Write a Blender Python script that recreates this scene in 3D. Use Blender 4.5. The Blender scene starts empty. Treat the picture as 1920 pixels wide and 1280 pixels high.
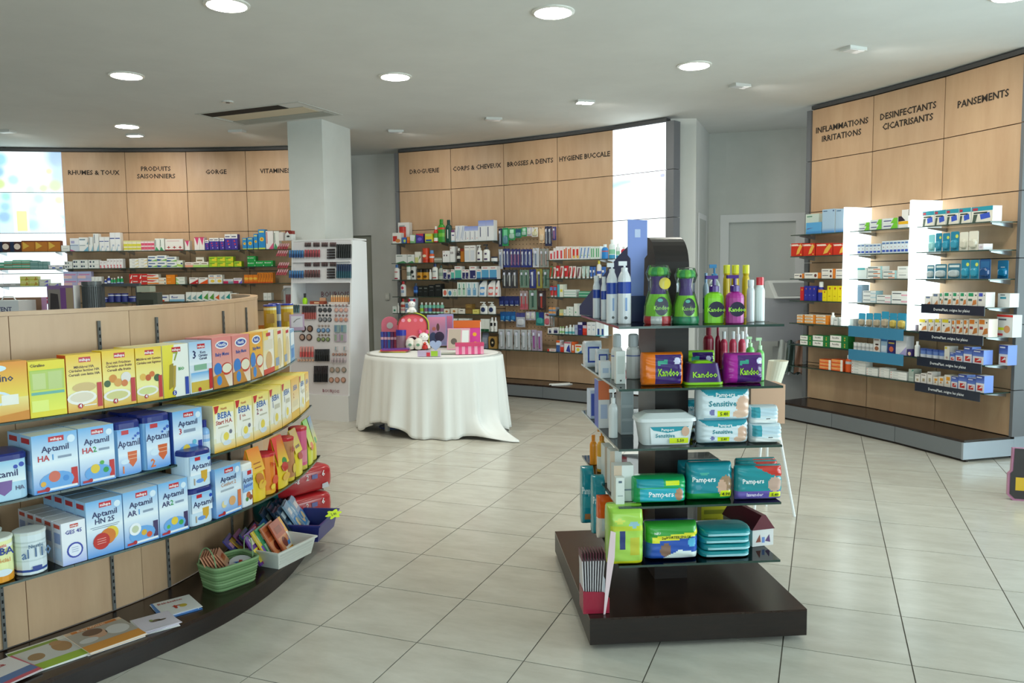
import bpy, math, random
import numpy as np
from mathutils import Matrix, Vector
rnd = random.Random(7)
scene = bpy.context.scene
COL = scene.collection

# ------------------------------------------------------------------ camera
FPX, PITCH, ROLL, CAMZ = 1505.0, 0.0845, -0.012, 1.46
_c, _s = math.cos(PITCH), math.sin(PITCH)
FW = np.array([0, _c, -_s]); _u0 = np.array([0, _s, _c]); _r0 = np.array([1.0, 0, 0])
RT = math.cos(ROLL) * _r0 + math.sin(ROLL) * _u0
UP = -math.sin(ROLL) * _r0 + math.cos(ROLL) * _u0
CAM = np.array([0, 0, CAMZ])
cd = bpy.data.cameras.new('camera'); cam = bpy.data.objects.new('camera', cd); COL.objects.link(cam)
cd.sensor_width = 36; cd.lens = 36 * FPX / 1920; cd.clip_start = 0.05
cam.matrix_world = Matrix(((RT[0], UP[0], -FW[0], 0), (RT[1], UP[1], -FW[1], 0), (RT[2], UP[2], -FW[2], CAMZ), (0, 0, 0, 1)))
scene.camera = cam

# ------------------------------------------------------------------ world, daylight, exposure
w = bpy.data.worlds.new('daylight'); scene.world = w; w.use_nodes = True
w.node_tree.nodes['Background'].inputs[0].default_value = (0.80, 0.90, 1.0, 1)
w.node_tree.nodes['Background'].inputs[1].default_value = 1.0
def area(name, loc, aim, sx, sy, power, col):
    l = bpy.data.lights.new(name, 'AREA'); l.shape = 'RECTANGLE'; l.size = sx; l.size_y = sy; l.energy = power; l.color = col
    o = bpy.data.objects.new(name, l); COL.objects.link(o); o.location = loc
    o.rotation_euler = (Vector(aim) - Vector(loc)).to_track_quat('-Z', 'Y').to_euler(); return o
area('daylight_shop_window', (-0.8, -2.72, 1.45), (0.6, 5, 3.6), 7.6, 2.3, 52, (0.80, 0.94, 1.0))
area('daylight_side_window', (5.78, 2.2, 1.45), (0, 3.4, 3.3), 5.6, 2.3, 165, (0.78, 0.93, 1.0))
vs = scene.view_settings
vs.view_transform = 'Standard'; vs.look = 'None'; vs.gamma = 1.0; vs.use_curve_mapping = False; vs.exposure = 0.86
scene.cycles.use_denoising = True
scene.cycles.max_bounces = 8; scene.cycles.diffuse_bounces = 4; scene.cycles.glossy_bounces = 3
scene.cycles.transparent_max_bounces = 24; scene.cycles.transmission_bounces = 4
scene.cycles.sample_clamp_indirect = 4.0; scene.cycles.caustics_reflective = False; scene.cycles.caustics_refractive = False

# ------------------------------------------------------------------ picture rays -> places in the room
def ray(u, v): return FW + RT * ((u - 960) / FPX) - UP * ((v - 640) / FPX)
def atz(u, v, z=0.0):
    d = ray(u, v); return CAM + d * ((z - CAMZ) / d[2])
def aty(u, v, y):
    d = ray(u, v); return CAM + d * (y / d[1])
def hit(u, v, c, R):                      # far crossing with an upright cylinder
    d = ray(u, v); c = np.array(c); q = d[:2]; a = q @ q; b = -2 * q @ c; k = c @ c - R * R
    return CAM + d * ((-b + math.sqrt(b * b - 4 * a * k)) / (2 * a))
def proj(p):
    q = np.array(p, float) - CAM; d = q @ FW; return 960 + FPX * (q @ RT) / d, 640 - FPX * (q @ UP) / d

# ------------------------------------------------------------------ colours and materials
def lin(h):
    if not isinstance(h, str): return tuple(h)
    if len(h) == 3: h = ''.join(x * 2 for x in h)
    o = []
    for i in (0, 2, 4):
        x = int(h[i:i + 2], 16) / 255
        o.append(x / 12.92 if x <= 0.04045 else ((x + 0.055) / 1.055) ** 2.4)
    return tuple(o)
def newmat(name):
    m = bpy.data.materials.new(name); m.use_nodes = True
    return m, m.node_tree.nodes, m.node_tree.links, m.node_tree.nodes['Principled BSDF']
def printed(name, rough, spec=0.5, coat=0.0):
    m, n, l, b = newmat(name)
    a = n.new('ShaderNodeVertexColor'); a.layer_name = 'Col'; l.new(a.outputs[0], b.inputs['Base Color'])
    b.inputs['Roughness'].default_value = rough; b.inputs['Specular IOR Level'].default_value = spec; b.inputs['Coat Weight'].default_value = coat
    return m
def plain(name, col, rough=0.5, metal=0.0, spec=0.5):
    m, n, l, b = newmat(name); b.inputs['Base Color'].default_value = (*lin(col), 1)
    b.inputs['Roughness'].default_value = rough; b.inputs['Metallic'].default_value = metal; b.inputs['Specular IOR Level'].default_value = spec
    return m
def glow(name, strength):
    m, n, l, b = newmat(name); a = n.new('ShaderNodeVertexColor'); a.layer_name = 'Col'
    l.new(a.outputs[0], b.inputs['Emission Color']); b.inputs['Emission Strength'].default_value = strength
    b.inputs['Base Color'].default_value = (.8, .8, .8, 1); b.inputs['Roughness'].default_value = .3
    return m
def clear(name, tint, refl=0.12, rough=0.03, body=0.0):
    m, n, l, b = newmat(name); n.remove(b)
    t = n.new('ShaderNodeBsdfTransparent'); t.inputs[0].default_value = (*lin(tint), 1)
    g = n.new('ShaderNodeBsdfGlossy'); g.inputs['Roughness'].default_value = rough
    f = n.new('ShaderNodeLayerWeight'); f.inputs[0].default_value = refl
    x = n.new('ShaderNodeMixShader'); l.new(f.outputs['Fresnel'], x.inputs[0]); l.new(t.outputs[0], x.inputs[1]); l.new(g.outputs[0], x.inputs[2])
    last = x
    if body:
        d = n.new('ShaderNodeBsdfDiffuse'); d.inputs[0].default_value = (.85, .87, .86, 1); y = n.new('ShaderNodeMixShader'); y.inputs[0].default_value = body
        l.new(x.outputs[0], y.inputs[1]); l.new(d.outputs[0], y.inputs[2]); last = y
    l.new(last.outputs[0], n['Material Output'].inputs[0]); return m
def streaky(name, c1, c2, scale, rough, bump=0.0, contrast=(0.35, 0.7), spec=.5, noise=2.0):
    m, n, l, b = newmat(name); tc = n.new('ShaderNodeTexCoord'); oi = n.new('ShaderNodeObjectInfo'); mp = n.new('ShaderNodeMapping')
    mp.inputs['Scale'].default_value = scale
    ad = n.new('ShaderNodeVectorMath'); ad.operation = 'ADD'; ml = n.new('ShaderNodeVectorMath'); ml.operation = 'SCALE'
    cx = n.new('ShaderNodeCombineXYZ'); [l.new(oi.outputs['Random'], cx.inputs[i]) for i in range(3)]
    l.new(cx.outputs[0], ml.inputs[0]); ml.inputs['Scale'].default_value = 37
    l.new(tc.outputs['Object'], mp.inputs[0]); l.new(mp.outputs[0], ad.inputs[0]); l.new(ml.outputs[0], ad.inputs[1])
    t = n.new('ShaderNodeTexNoise'); t.inputs['Scale'].default_value = noise; t.inputs['Detail'].default_value = 6; t.inputs['Roughness'].default_value = .6
    l.new(ad.outputs[0], t.inputs[0]); r = n.new('ShaderNodeValToRGB'); l.new(t.outputs[0], r.inputs[0])
    r.color_ramp.elements[0].position = contrast[0]; r.color_ramp.elements[1].position = contrast[1]
    r.color_ramp.elements[0].color = (*lin(c1), 1); r.color_ramp.elements[1].color = (*lin(c2), 1)
    l.new(r.outputs[0], b.inputs['Base Color']); b.inputs['Roughness'].default_value = rough; b.inputs['Specular IOR Level'].default_value = spec
    if bump:
        bp = n.new('ShaderNodeBump'); bp.inputs['Strength'].default_value = bump; bp.inputs['Distance'].default_value = .004
        l.new(t.outputs[0], bp.inputs['Height']); l.new(bp.outputs[0], b.inputs['Normal'])
    return m
MAT = dict(
    carton=printed('printed_carton', .42), plastic=printed('coloured_plastic', .3), film=printed('glossy_film', .2, .6), matte=printed('matte_paint', .75, .3),
    fabric=printed('woven_fabric', .9, .15), metal=plain('brushed_metal', 'b4bac0', .35, .9), steel=plain('dark_metal', '4a4a4a', .5, 0),
    beech=streaky('beech_veneer', 'c49f7d', 'd2b08c', (5, 5, .9), .42, contrast=(.3, .75)), wenge=streaky('dark_wenge', '22150f', '301f19', (3, 3, 3), .22, noise=5),
    wengefront=streaky('dark_wenge_matt', '1a1210', '261a16', (2, 2, 14), .38, noise=4),
    board=plain('dark_backing', '2b2320', .7), plinth=plain('grey_metal_plinth', '7f858a', .42, .35), endpanel=plain('silver_panel', 'a9b2bc', .38, .35),
    graphite=plain('graphite_metal', '707276', .45, 0), white=streaky('white_plaster', 'd3d5d0', 'dcddd9', (1, 1, 1), .85, spec=.2),
    ceiling=streaky('ceiling_paint', 'dcddda', 'e2e3e0', (1, 1, 1), .9, spec=.15), grout=plain('dark_grout', '59544b', .8),
    lacquer=plain('white_lacquer', 'e6e6e6', .35), glass=clear('clear_glass', 'eef6f2', .30), glassedge=plain('green_glass_edge', '27423a', .12, 0, .8),
    acrylic=clear('clear_acrylic', 'f2f6f6', .14, .05, .06), haze=clear('frosted_plastic', 'ffffff', .2, .2, .45), clearwrap=clear('clear_wrap', 'fafcfc', .2, .12, .03), glow=glow('lit_panel', 1.0), lamp=glow('lamp_diffuser', 1.0))
def tile_material():
    m, n, l, b = newmat('beige_stone_tile'); tc = n.new('ShaderNodeTexCoord'); oi = n.new('ShaderNodeObjectInfo')
    mp = n.new('ShaderNodeMapping'); mp.inputs['Scale'].default_value = (2.2, 5.5, 1); l.new(tc.outputs['Object'], mp.inputs[0])
    cx = n.new('ShaderNodeCombineXYZ'); l.new(oi.outputs['Random'], cx.inputs[0]); l.new(oi.outputs['Random'], cx.inputs[1])
    sc = n.new('ShaderNodeVectorMath'); sc.operation = 'SCALE'; sc.inputs['Scale'].default_value = 53; l.new(cx.outputs[0], sc.inputs[0])
    ad = n.new('ShaderNodeVectorMath'); l.new(mp.outputs[0], ad.inputs[0]); l.new(sc.outputs[0], ad.inputs[1])
    t = n.new('ShaderNodeTexNoise'); t.inputs['Scale'].default_value = 1.6; t.inputs['Detail'].default_value = 8; t.inputs['Roughness'].default_value = .65; l.new(ad.outputs[0], t.inputs[0])
    r = n.new('ShaderNodeValToRGB'); l.new(t.outputs[0], r.inputs[0]); e = r.color_ramp.elements
    e[0].position = .3; e[0].color = (*lin('b9b3a6'), 1); e[1].position = .7; e[1].color = (*lin('cbc7bb'), 1)
    hv = n.new('ShaderNodeHueSaturation'); mr = n.new('ShaderNodeMapRange'); l.new(oi.outputs['Random'], mr.inputs[0]); mr.inputs[3].default_value = .95; mr.inputs[4].default_value = 1.03
    l.new(mr.outputs[0], hv.inputs['Value']); l.new(r.outputs[0], hv.inputs['Color']); l.new(hv.outputs[0], b.inputs['Base Color'])
    b.inputs['Roughness'].default_value = .23; b.inputs['Specular IOR Level'].default_value = .5
    return m
MAT['tile'] = tile_material()

# ------------------------------------------------------------------ mesh builder
_glyphs = {}
def glyphs(s, bold=0.012):
    k = (s, bold)
    if k not in _glyphs:
        cu = bpy.data.curves.new('lettering', 'FONT'); cu.body = s; cu.size = 1; cu.resolution_u = 1; cu.offset = bold
        ob = bpy.data.objects.new('lettering', cu); me = bpy.data.meshes.new_from_object(ob)
        V = np.array([v.co[:2] for v in me.vertices]) if len(me.vertices) else np.zeros((1, 2))
        Fc = [tuple(p.vertices) for p in me.polygons]
        bpy.data.meshes.remove(me); bpy.data.objects.remove(ob); bpy.data.curves.remove(cu)
        mn, mx = V.min(0), V.max(0)
        _glyphs[k] = (V - [mn[0], 0], Fc, mx[0] - mn[0])
    return _glyphs[k]
CAPH = 0.70
class MB:
    def __init__(s): s.v = []; s.f = []; s.c = []; s.sm = []; s.mi = []
    def face(s, pts, col, smooth=False, mi=0):
        b = len(s.v); s.v += [tuple(map(float, p)) for p in pts]; n = len(pts); s.f.append(tuple(range(b, b + n)))
        if isinstance(col, list): s.c.append([lin(x) for x in col])
        else: s.c.append([lin(col)] * n)
        s.sm.append(smooth); s.mi.append(mi); return s
    def box(s, x0, y0, z0, x1, y1, z1, col='fff', front=None, top=None, left=None, right=None, back=None, bottom=None, mi=0):
        P = lambda x, y, z: (x, y, z)
        s.face([P(x0, y0, z0), P(x1, y0, z0), P(x1, y0, z1), P(x0, y0, z1)], front or col, mi=mi)
        s.face([P(x1, y1, z0), P(x0, y1, z0), P(x0, y1, z1), P(x1, y1, z1)], back or col, mi=mi)
        s.face([P(x0, y1, z0), P(x0, y0, z0), P(x0, y0, z1), P(x0, y1, z1)], left or col, mi=mi)
        s.face([P(x1, y0, z0), P(x1, y1, z0), P(x1, y1, z1), P(x1, y0, z1)], right or left or col, mi=mi)
        s.face([P(x0, y0, z1), P(x1, y0, z1), P(x1, y1, z1), P(x0, y1, z1)], top or col, mi=mi)
        s.face([P(x0, y1, z0), P(x1, y1, z0), P(x1, y0, z0), P(x0, y0, z0)], bottom or col, mi=mi); return s
    def grid(s, fn, nu, nv, colfn, smooth=True, closed=False, mi=0):       # fn(i/nu, j/nv) -> point
        b = len(s.v); nn = nu if closed else nu + 1
        for j in range(nv + 1):
            for i in range(nn): s.v.append(tuple(map(float, fn(i / nu, j / nv))))
        for j in range(nv):
            for i in range(nu):
                i2 = (i + 1) % nn
                s.f.append((b + j * nn + i, b + j * nn + i2, b + (j + 1) * nn + i2, b + (j + 1) * nn + i))
                s.c.append([lin(colfn((i + .5) / nu, (j + .5) / nv))] * 4); s.sm.append(smooth); s.mi.append(mi)
        return s
    def lathe(s, prof, n=16, cx=0, cy=0, sx=1, sy=1, cols='fff', cap0=True, cap1=True, smooth=True, sup=2.0, mi=0):
        # prof [(r, z)], cols one colour or one per band; sup > 2 squares the section
        def P(r, z, a):
            ca, sa = math.cos(a), math.sin(a); e = 2 / sup
            return (cx + sx * r * math.copysign(abs(ca) ** e, ca), cy + sy * r * math.copysign(abs(sa) ** e, sa), z)
        A = [2 * math.pi * (i + .5) / n for i in range(n)]
        for k in range(len(prof) - 1):
            (r0, z0), (r1, z1) = prof[k], prof[k + 1]; col = cols[k] if isinstance(cols, list) else cols
            for i in range(n):
                a, a2 = A[i], A[(i + 1) % n]
                if r0 < 1e-6: s.face([P(0, z0, a), P(r1, z1, a2), P(r1, z1, a)], col, smooth, mi)
                elif r1 < 1e-6: s.face([P(r0, z0, a), P(r0, z0, a2), P(0, z1, a)], col, smooth, mi)
                else: s.face([P(r0, z0, a), P(r0, z0, a2), P(r1, z1, a2), P(r1, z1, a)], col, smooth, mi)
        c0 = cols[0] if isinstance(cols, list) else cols
        c1 = cols[-1] if isinstance(cols, list) else cols
        if cap0 and prof[0][0] > 1e-6: s.face([P(prof[0][0], prof[0][1], a) for a in reversed(A)], c0, mi=mi)
        if cap1 and prof[-1][0] > 1e-6: s.face([P(prof[-1][0], prof[-1][1], a) for a in A], c1, mi=mi)
        return s
    def prism(s, poly, y0, y1, col, side=None, axis='y', mi=0):            # outline in x,z extruded along y (or x,y along z, or y,z along x)
        def P(p, t):
            return (p[0], t, p[1]) if axis == 'y' else ((p[0], p[1], t) if axis == 'z' else (t, p[0], p[1]))
        n = len(poly); s.face([P(p, y0) for p in poly], col, mi=mi); s.face([P(p, y1) for p in reversed(poly)], col, mi=mi)
        for i in range(n):
            a, b = poly[i], poly[(i + 1) % n]; s.face([P(a, y1), P(b, y1), P(b, y0), P(a, y0)], side or col, mi=mi)
        return s
    def tube(s, path, r, col, n=8, mi=0, caps=True):
        path = [np.array(p, float) for p in path]; rings = []
        for i, p in enumerate(path):
            t = path[min(i + 1, len(path) - 1)] - path[max(i - 1, 0)]; t = t / (np.linalg.norm(t) + 1e-12)
            a = np.cross(t, [0, 0, 1.0]); a = a if np.linalg.norm(a) > 1e-3 else np.cross(t, [1.0, 0, 0]); a = a / np.linalg.norm(a); b = np.cross(t, a)
            rr = r[i] if isinstance(r, (list, tuple)) else r
            rings.append([p + rr * (math.cos(k * 2 * math.pi / n) * a + math.sin(k * 2 * math.pi / n) * b) for k in range(n)])
        for i in range(len(path) - 1):
            for k in range(n):
                k2 = (k + 1) % n; s.face([rings[i][k], rings[i][k2], rings[i + 1][k2], rings[i + 1][k]], col, True, mi)
        if caps: s.face(list(reversed(rings[0])), col, mi=mi); s.face(rings[-1], col, mi=mi)
        return s
    def text(s, st, o, h, col, ux=(1, 0, 0), uz=(0, 0, 1), align='c', width=None, bold=0.02, mi=0):
        V, Fc, wd = glyphs(st, bold); k = h / CAPH; kx = k if width is None else min(k, width / max(wd, 1e-6)) if width > 0 else -width / max(wd, 1e-6)
        sh = {'c': -wd / 2, 'l': 0, 'r': -wd}[align]; o = np.array(o, float); ux = np.array(ux, float); uz = np.array(uz, float)
        b = len(s.v); s.v += [tuple(o + ux * ((p[0] + sh) * kx) + uz * (p[1] * k)) for p in V]; lc = lin(col)
        for f in Fc: s.f.append(tuple(b + i for i in f)); s.c.append([lc] * len(f)); s.sm.append(False); s.mi.append(mi)
        return s
    def mesh(s, name, mats):
        me = bpy.data.meshes.new(name); me.from_pydata(s.v, [], s.f); mats = mats if isinstance(mats, (list, tuple)) else [mats]
        for m in mats: me.materials.append(MAT[m] if isinstance(m, str) else m)
        a = me.color_attributes.new('Col', 'FLOAT_COLOR', 'CORNER')
        buf = np.ones((len(me.loops), 4), np.float32); buf[:, :3] = np.concatenate([np.array(c, np.float32) for c in s.c]); a.data.foreach_set('color', buf.ravel())
        me.polygons.foreach_set('use_smooth', s.sm); me.polygons.foreach_set('material_index', s.mi); me.update(); return me
    def build(s, name, mats, parent=None, loc=None, rz=0.0): return add(name, s.mesh(name, mats), parent, loc, rz)
def add(name, me, parent=None, loc=None, rz=0.0):
    o = bpy.data.objects.new(name, me); COL.objects.link(o)
    if parent is not None: o.parent = parent
    if loc is not None: o.location = tuple(map(float, loc))
    if rz: o.rotation_euler = (0, 0, rz)
    return o
def empty(name, loc=(0, 0, 0), rz=0.0):
    o = bpy.data.objects.new(name, None); COL.objects.link(o); o.location = tuple(map(float, loc)); o.rotation_euler = (0, 0, rz); o.empty_display_size = .05; return o
def tag(o, label=None, cat=None, group=None, kind=None):
    if label: o['label'] = label
    if cat: o['category'] = cat
    if group: o['group'] = group
    if kind: o['kind'] = kind
    return o
def facing(n): return math.atan2(n[0], -n[1])     # turn so that local -y looks along n
ORD = 'first second third fourth fifth sixth seventh eighth ninth tenth eleventh twelfth thirteenth fourteenth fifteenth sixteenth'.split()
NUM = 'one two three four five six seven eight nine ten eleven twelve thirteen fourteen fifteen sixteen'.split()
PENDING = []                                       # (object, description, place, order)
def note(o, desc, cat, place, order, group=None):
    o['category'] = cat; PENDING.append((o, desc, place, order, group)); return o
def settle():
    sets = {}
    for p in PENDING: sets.setdefault((p[1], p[2]), []).append(p)
    for (d, pl), L in sets.items():
        L.sort(key=lambda p: p[3])
        for i, p in enumerate(L):
            if len(L) == 1: t = f'{d}, {pl}'
            elif len(L) <= 16: t = f'{d}, {ORD[i]} of {NUM[len(L) - 1]}, {pl}'
            else: t = f'{d}, number {i + 1} of {len(L)}, {pl}'
            p[0]['label'] = t
            if p[4]: p[0]['group'] = p[4]

# ================================================================== the room
TY, TS, TO = -0.3704, 0.4538, (-1.827, 3.156)
floor = MB().box(-8.6, -2.9, -0.12, 6.1, 11.7, -0.0025).build('floor', 'grout'); tag(floor, kind='structure')
def tiles():
    t = TS - 0.0048; me = MB().box(-t / 2, -t / 2, -.009, t / 2, t / 2, 0).mesh('tile', 'tile')
    ce, se = math.cos(TY), math.sin(TY); near, rest = [], []
    for i in range(-30, 31):
        for j in range(-30, 31):
            x = TO[0] + TS * ((i + .5) * ce - (j + .5) * se); y = TO[1] + TS * ((i + .5) * se + (j + .5) * ce)
            if not (-8.3 < x < 5.7 and -2.5 < y < 11.3): continue
            inside = False
            if y > 1.9:
                u, v = proj((x, y, 0)); inside = -120 < u < 2040 and v < 1420
                if x < -1.35 and math.hypot(x + 2.9, y - 4.1) < 1.25: inside = False
                if x < -2.3 and y > 4.5 or y > 10.1 or (x > 3.6 and y > 6.6): inside = False
            (near if inside else rest).append((x, y))
    near.sort(key=lambda p: p[1]); rest += near[300:]
    for x, y in near[:300]: add('tile', me, floor, (x, y, 0), TY)
    mb = MB()
    for x, y in rest:
        q = [(x + a * ce - b * se, y + a * se + b * ce, 0) for a, b in ((-t / 2, -t / 2), (t / 2, -t / 2), (t / 2, t / 2), (-t / 2, t / 2))]; mb.face(q, 'fff')
    tag(mb.build('outer_tiles', 'tile', floor), kind='stuff')
tiles()
ceiling = MB().box(-8.6, -2.9, 3.08, 6.1, 11.7, 3.2).build('ceiling', 'ceiling'); tag(ceiling, kind='structure')
def slab(name, p, q, z0, z1, th, mat='white', parent=None):     # upright wall from p to q, thickness to the left of p->q
    p = np.array(p, float); q = np.array(q, float); d = q - p; L = np.linalg.norm(d); o = MB().box(0, 0, z0, L, th, z1).build(name, mat, parent, (p[0], p[1], 0), math.atan2(d[1], d[0]))
    return o
def swall(name, *a, **k): return tag(slab(name, *a, **k), kind='structure')
swall('wall_left', (-8.5, -2.8), (-8.5, 11.6), 0, 3.08, .1)
def window_wall(name, win, p, q, lo, hi, x0, x1, nbars):
    p = np.array(p, float); q = np.array(q, float); d = (q - p); L = np.linalg.norm(d); rz = math.atan2(d[1], d[0])
    m = MB(); m.box(0, 0, 0, L, .12, lo); m.box(0, 0, hi, L, .12, 3.08); m.box(0, 0, lo, x0, .12, hi); m.box(x1, 0, lo, L, .12, hi)
    tag(m.build(name, 'white', None, (p[0], p[1], 0), rz), kind='structure')
    e = empty(win, (p[0], p[1], 0), rz); tag(e, kind='structure'); f = MB()
    for k in range(nbars + 1):
        x = x0 + (x1 - x0) * k / nbars; f.box(x - .03, -.14, lo, x + .03, -.1, hi, '77797a')
    f.box(x0, -.14, lo, x1, -.1, lo + .06, '77797a'); f.box(x0, -.14, hi - .06, x1, -.1, hi, '77797a'); f.build('window_frame', 'matte', e)
    for k in range(nbars):
        a = x0 + (x1 - x0) * k / nbars + .03; b = x0 + (x1 - x0) * (k + 1) / nbars - .03
        MB().box(a, -.125, lo + .06, b, -.115, hi - .06).build('pane', 'glass', e)
window_wall('wall_front', 'window_1', (6.0, -2.75), (-8.5, -2.75), .3, 2.6, 2.9, 10.6, 5)
window_wall('wall_right', 'window_2', (6.0, 8.2), (6.0, -2.75), .3, 2.6, 3.1, 8.9, 4)
# far end of the shop
swall('wall_back', (-1.30, 10.86), (-1.90, 11.013), 0, 3.08, -.12)
m = MB(); L = 1.1; dz = 2.0
w1 = swall('wall_back_left', (-2.60, 11.19), (-8.5, 11.5), 0, 3.08, -.12)
o = slab('wall_back_middle', (-1.90, 11.013), (-2.60, 11.19), dz, 3.08, -.12); tag(o, kind='structure')
d1 = slab('door_1', (-1.89, 11.05), (-2.62, 11.24), 0, dz, -.05, plain('grey_door_paint', '9c9f93', .5)); tag(d1, kind='structure')
MB().tube([(0.09, -.02, 1.02), (0.09, -.07, 1.02), (0.2, -.07, 1.02)], .011, 'fff').build('door_handle', 'metal', d1)
swall('wall_back_right', (1.0, 10.2), (-1.32, 10.99), 0, 3.08, .1)
sw = MB().box(-.032, -.012, -.045, .032, 0, .045, 'dedfd8').box(-.018, -.018, -.025, .018, -.012, .025, 'eeefe9').build('light_switch', 'plastic', None, (-1.69, 10.945, 1.17), facing((-.25, -.97)))
tag(sw, 'small white light switch on the wall beside the white column', 'switch')
# right recess
pl = MB().prism([(1.62, 8.72), (1.99, 8.71), (2.37, 9.69), (2.30, 9.75), (1.62, 9.75)], 0, 3.08, 'fff', axis='z').build('column_recess', 'white'); tag(pl, kind='structure')
DWA = np.array((2.30, 9.712)); DWD = np.array((.9555, -.295))
P = lambda s: tuple(DWA + DWD * s)
swall('wall_recess_left', P(0.0), P(.27), 0, 3.08, .1); swall('wall_recess_right', P(1.10), P(2.2), 0, 3.08, .1); tag(slab('wall_recess_top', P(.27), P(1.10), 2.06, 3.08, .1), kind='structure')
rzD = math.atan2(DWD[1], DWD[0])
d2 = empty('door_2', (P(.27)[0], P(.27)[1], 0), rzD); tag(d2, kind='structure')
MB().box(-.06, -.03, 0, .04, .07, 2.12).box(.79, -.03, 0, .89, .07, 2.12).box(.04, -.03, 2.03, .79, .07, 2.12).build('door_frame', 'lacquer', d2)
MB().box(.04, .03, 0, .79, .07, 2.03).build('door_leaf', plain('pale_grey_door', 'cfd2cf', .45), d2)
h = MB().tube([(0.12, .03, 1.02), (0.12, -.02, 1.02), (0.24, -.02, 1.02)], .011, 'fff').build('door_handle', 'metal', d2)
d3 = MB().box(0, -.012, 0, .62, -.004, 2.1, 'fff').box(.06, -.014, 0, .56, -.012, 2.04, 'fff', mi=1).build('door_3', ['lacquer', plain('grey_green_door', 'b9bcb6', .5)], None, (2.05, 8.865, 0), math.atan2(.98, .38)); tag(d3, kind='structure')  # door face a duller grey green than its white surround
# white pillar by the cosmetics stand
pc = np.array((-1.95, 8.50)); a_ = np.array((-.955, .295)); b_ = np.array((.295, .955))
col = MB().prism([tuple(pc), tuple(pc + .61 * b_), tuple(pc + .61 * b_ + .41 * a_), tuple(pc + .41 * a_)], 0, 3.08, 'fff', axis='z').build('column', 'white'); tag(col, kind='structure')

# ================================================================== ceiling fittings
CG = 'round downlights in the ceiling'
def downlight(x, y, lab, r=.135, power=26):
    e = empty('ceiling_light', (x, y, 3.08)); tag(e, lab, 'lamp', CG)
    MB().lathe([(r, 0), (r, -.006), (r * .86, -.012), (r * .82, -.004)], 28, cols='e9e9e2', cap0=False, cap1=False).build('trim_ring', 'plastic', e)
    MB().lathe([(r * .84, -.004), (r * .5, -.009), (0, -.010)], 28, cols=(1, .985, .88), cap0=False).build('diffuser', DIFF, e)
DIFF = glow('downlight_diffuser', 78.0)
for x, y, lab in ((-1.678, 4.944, 'round glowing downlight at the top edge, above the baby food shelves'), (0.28, 5.153, 'large round glowing downlight nearest the top middle of the ceiling'),
                  (-3.066, 6.597, 'round glowing downlight above the boxes left of the white pillar'), (-0.931, 6.736, 'round glowing downlight over the white clothed table'),
                  (1.465, 6.493, 'round glowing downlight between display tower and plaster wall panels'), (-4.088, 8.749, 'round glowing downlight closest to the GORGE wall panels'),
                  (3.011, 4.93, 'round glowing downlight cut off at the top right corner')):
    downlight(x, y, lab)
WASH = 1.1
DIFF2 = glow('spot_diffuser', 25.0)
def washer(e, x, y, aim, power):
    l = bpy.data.lights.new('wall_washer_lamp', 'AREA'); l.shape = 'RECTANGLE'; l.size = .14; l.size_y = .06; l.energy = power; l.color = (1, .95, .86); l.spread = math.radians(95)
    o = bpy.data.objects.new('wall_washer_lamp', l); COL.objects.link(o); o.parent = e; d = Vector(aim) - Vector((x, y, 3.03)); o.location = (0, 0, -.05)
    o.rotation_euler = (Matrix.Rotation(-e.rotation_euler[2], 3, 'Z') @ d).to_track_quat('-Z', 'Y').to_euler()
def spot(x, y, rz, lit, lab, aim):
    e = empty('ceiling_spot', (x, y, 3.08), rz); tag(e, lab, 'lamp', 'small rectangular ceiling fittings')
    MB().box(-.085, -.05, -.022, .085, .05, 0, 'd9dad6').build('housing', 'plastic', e)
    washer(e, x, y, aim, WASH)
    MB().box(-.072, -.038, -.025, .072, .038, -.0215, (1, .97, .93) if lit else 'e8e8ea').build('lens', DIFF2 if lit else 'plastic', e)
for u, v, lit, lab in ((253, 255, 1, 'small lit square spotlight above GORGE panels'), (1097, 193, 1, 'small lit square spotlight left of the white light panel'), (1600, 95, 0, 'white rectangular fitting above the DESINFECTANTS panel'),
                       (1387, 163, 0, 'white rectangular fitting in front of the grey door'), (742, 248, 0, 'white rectangular fitting beside the pillar, above DROGUERIE'), (925, 225, 0, 'white rectangular fitting above BROSSES A DENTS'),
                       (445, 248, 0, 'white rectangular fitting behind the air vent'), (12, 248, 0, 'white rectangular fitting above the lit leaf picture')):
    q = atz(u, v, 3.06); 
    c_, R_ = ((-3.913, -1.327), 11.574) if u < 600 else ((-4.287, 2.587), 8.45) if u < 1300 else ((-4.618, 3.854), 8.713)
    dv = q[:2] - np.array(c_); dv = dv / np.linalg.norm(dv); am = np.array(c_) + dv * R_
    spot(q[0], q[1], math.radians(-12 if u < 600 else 12 if u < 1300 else 25), lit, lab, (am[0], am[1], 2.3))
e = empty('ceiling_vent', (-3.13, 8.15, 3.08), math.atan2(-.51, 1.17)); tag(e, 'square recessed air conditioning vent with dark slot beside the pillar', 'vent')
f = MB(); f.box(0, 0, -.004, 1.27, .03, 0, 'c9cbc6').box(0, .67, -.004, 1.27, .70, 0, 'c9cbc6').box(0, .03, -.004, .03, .67, 0, 'c9cbc6').box(1.24, .03, -.004, 1.27, .67, 0, 'c9cbc6'); f.build('frame', 'matte', e)
MB().box(.04, .035, -.0035, 1.0, .2, -.001, '23211f').build('slot', 'matte', e)
MB().box(.1, .2, -.005, 1.17, .45, -.002, 'd8ccb4').build('cover_plate', 'matte', e)
for k in range(9): MB().box(.06, .47 + k * .02, -.008, 1.21, .482 + k * .02, -.002, 'b5b5ac').build('grille_slat', 'matte', e)
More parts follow.
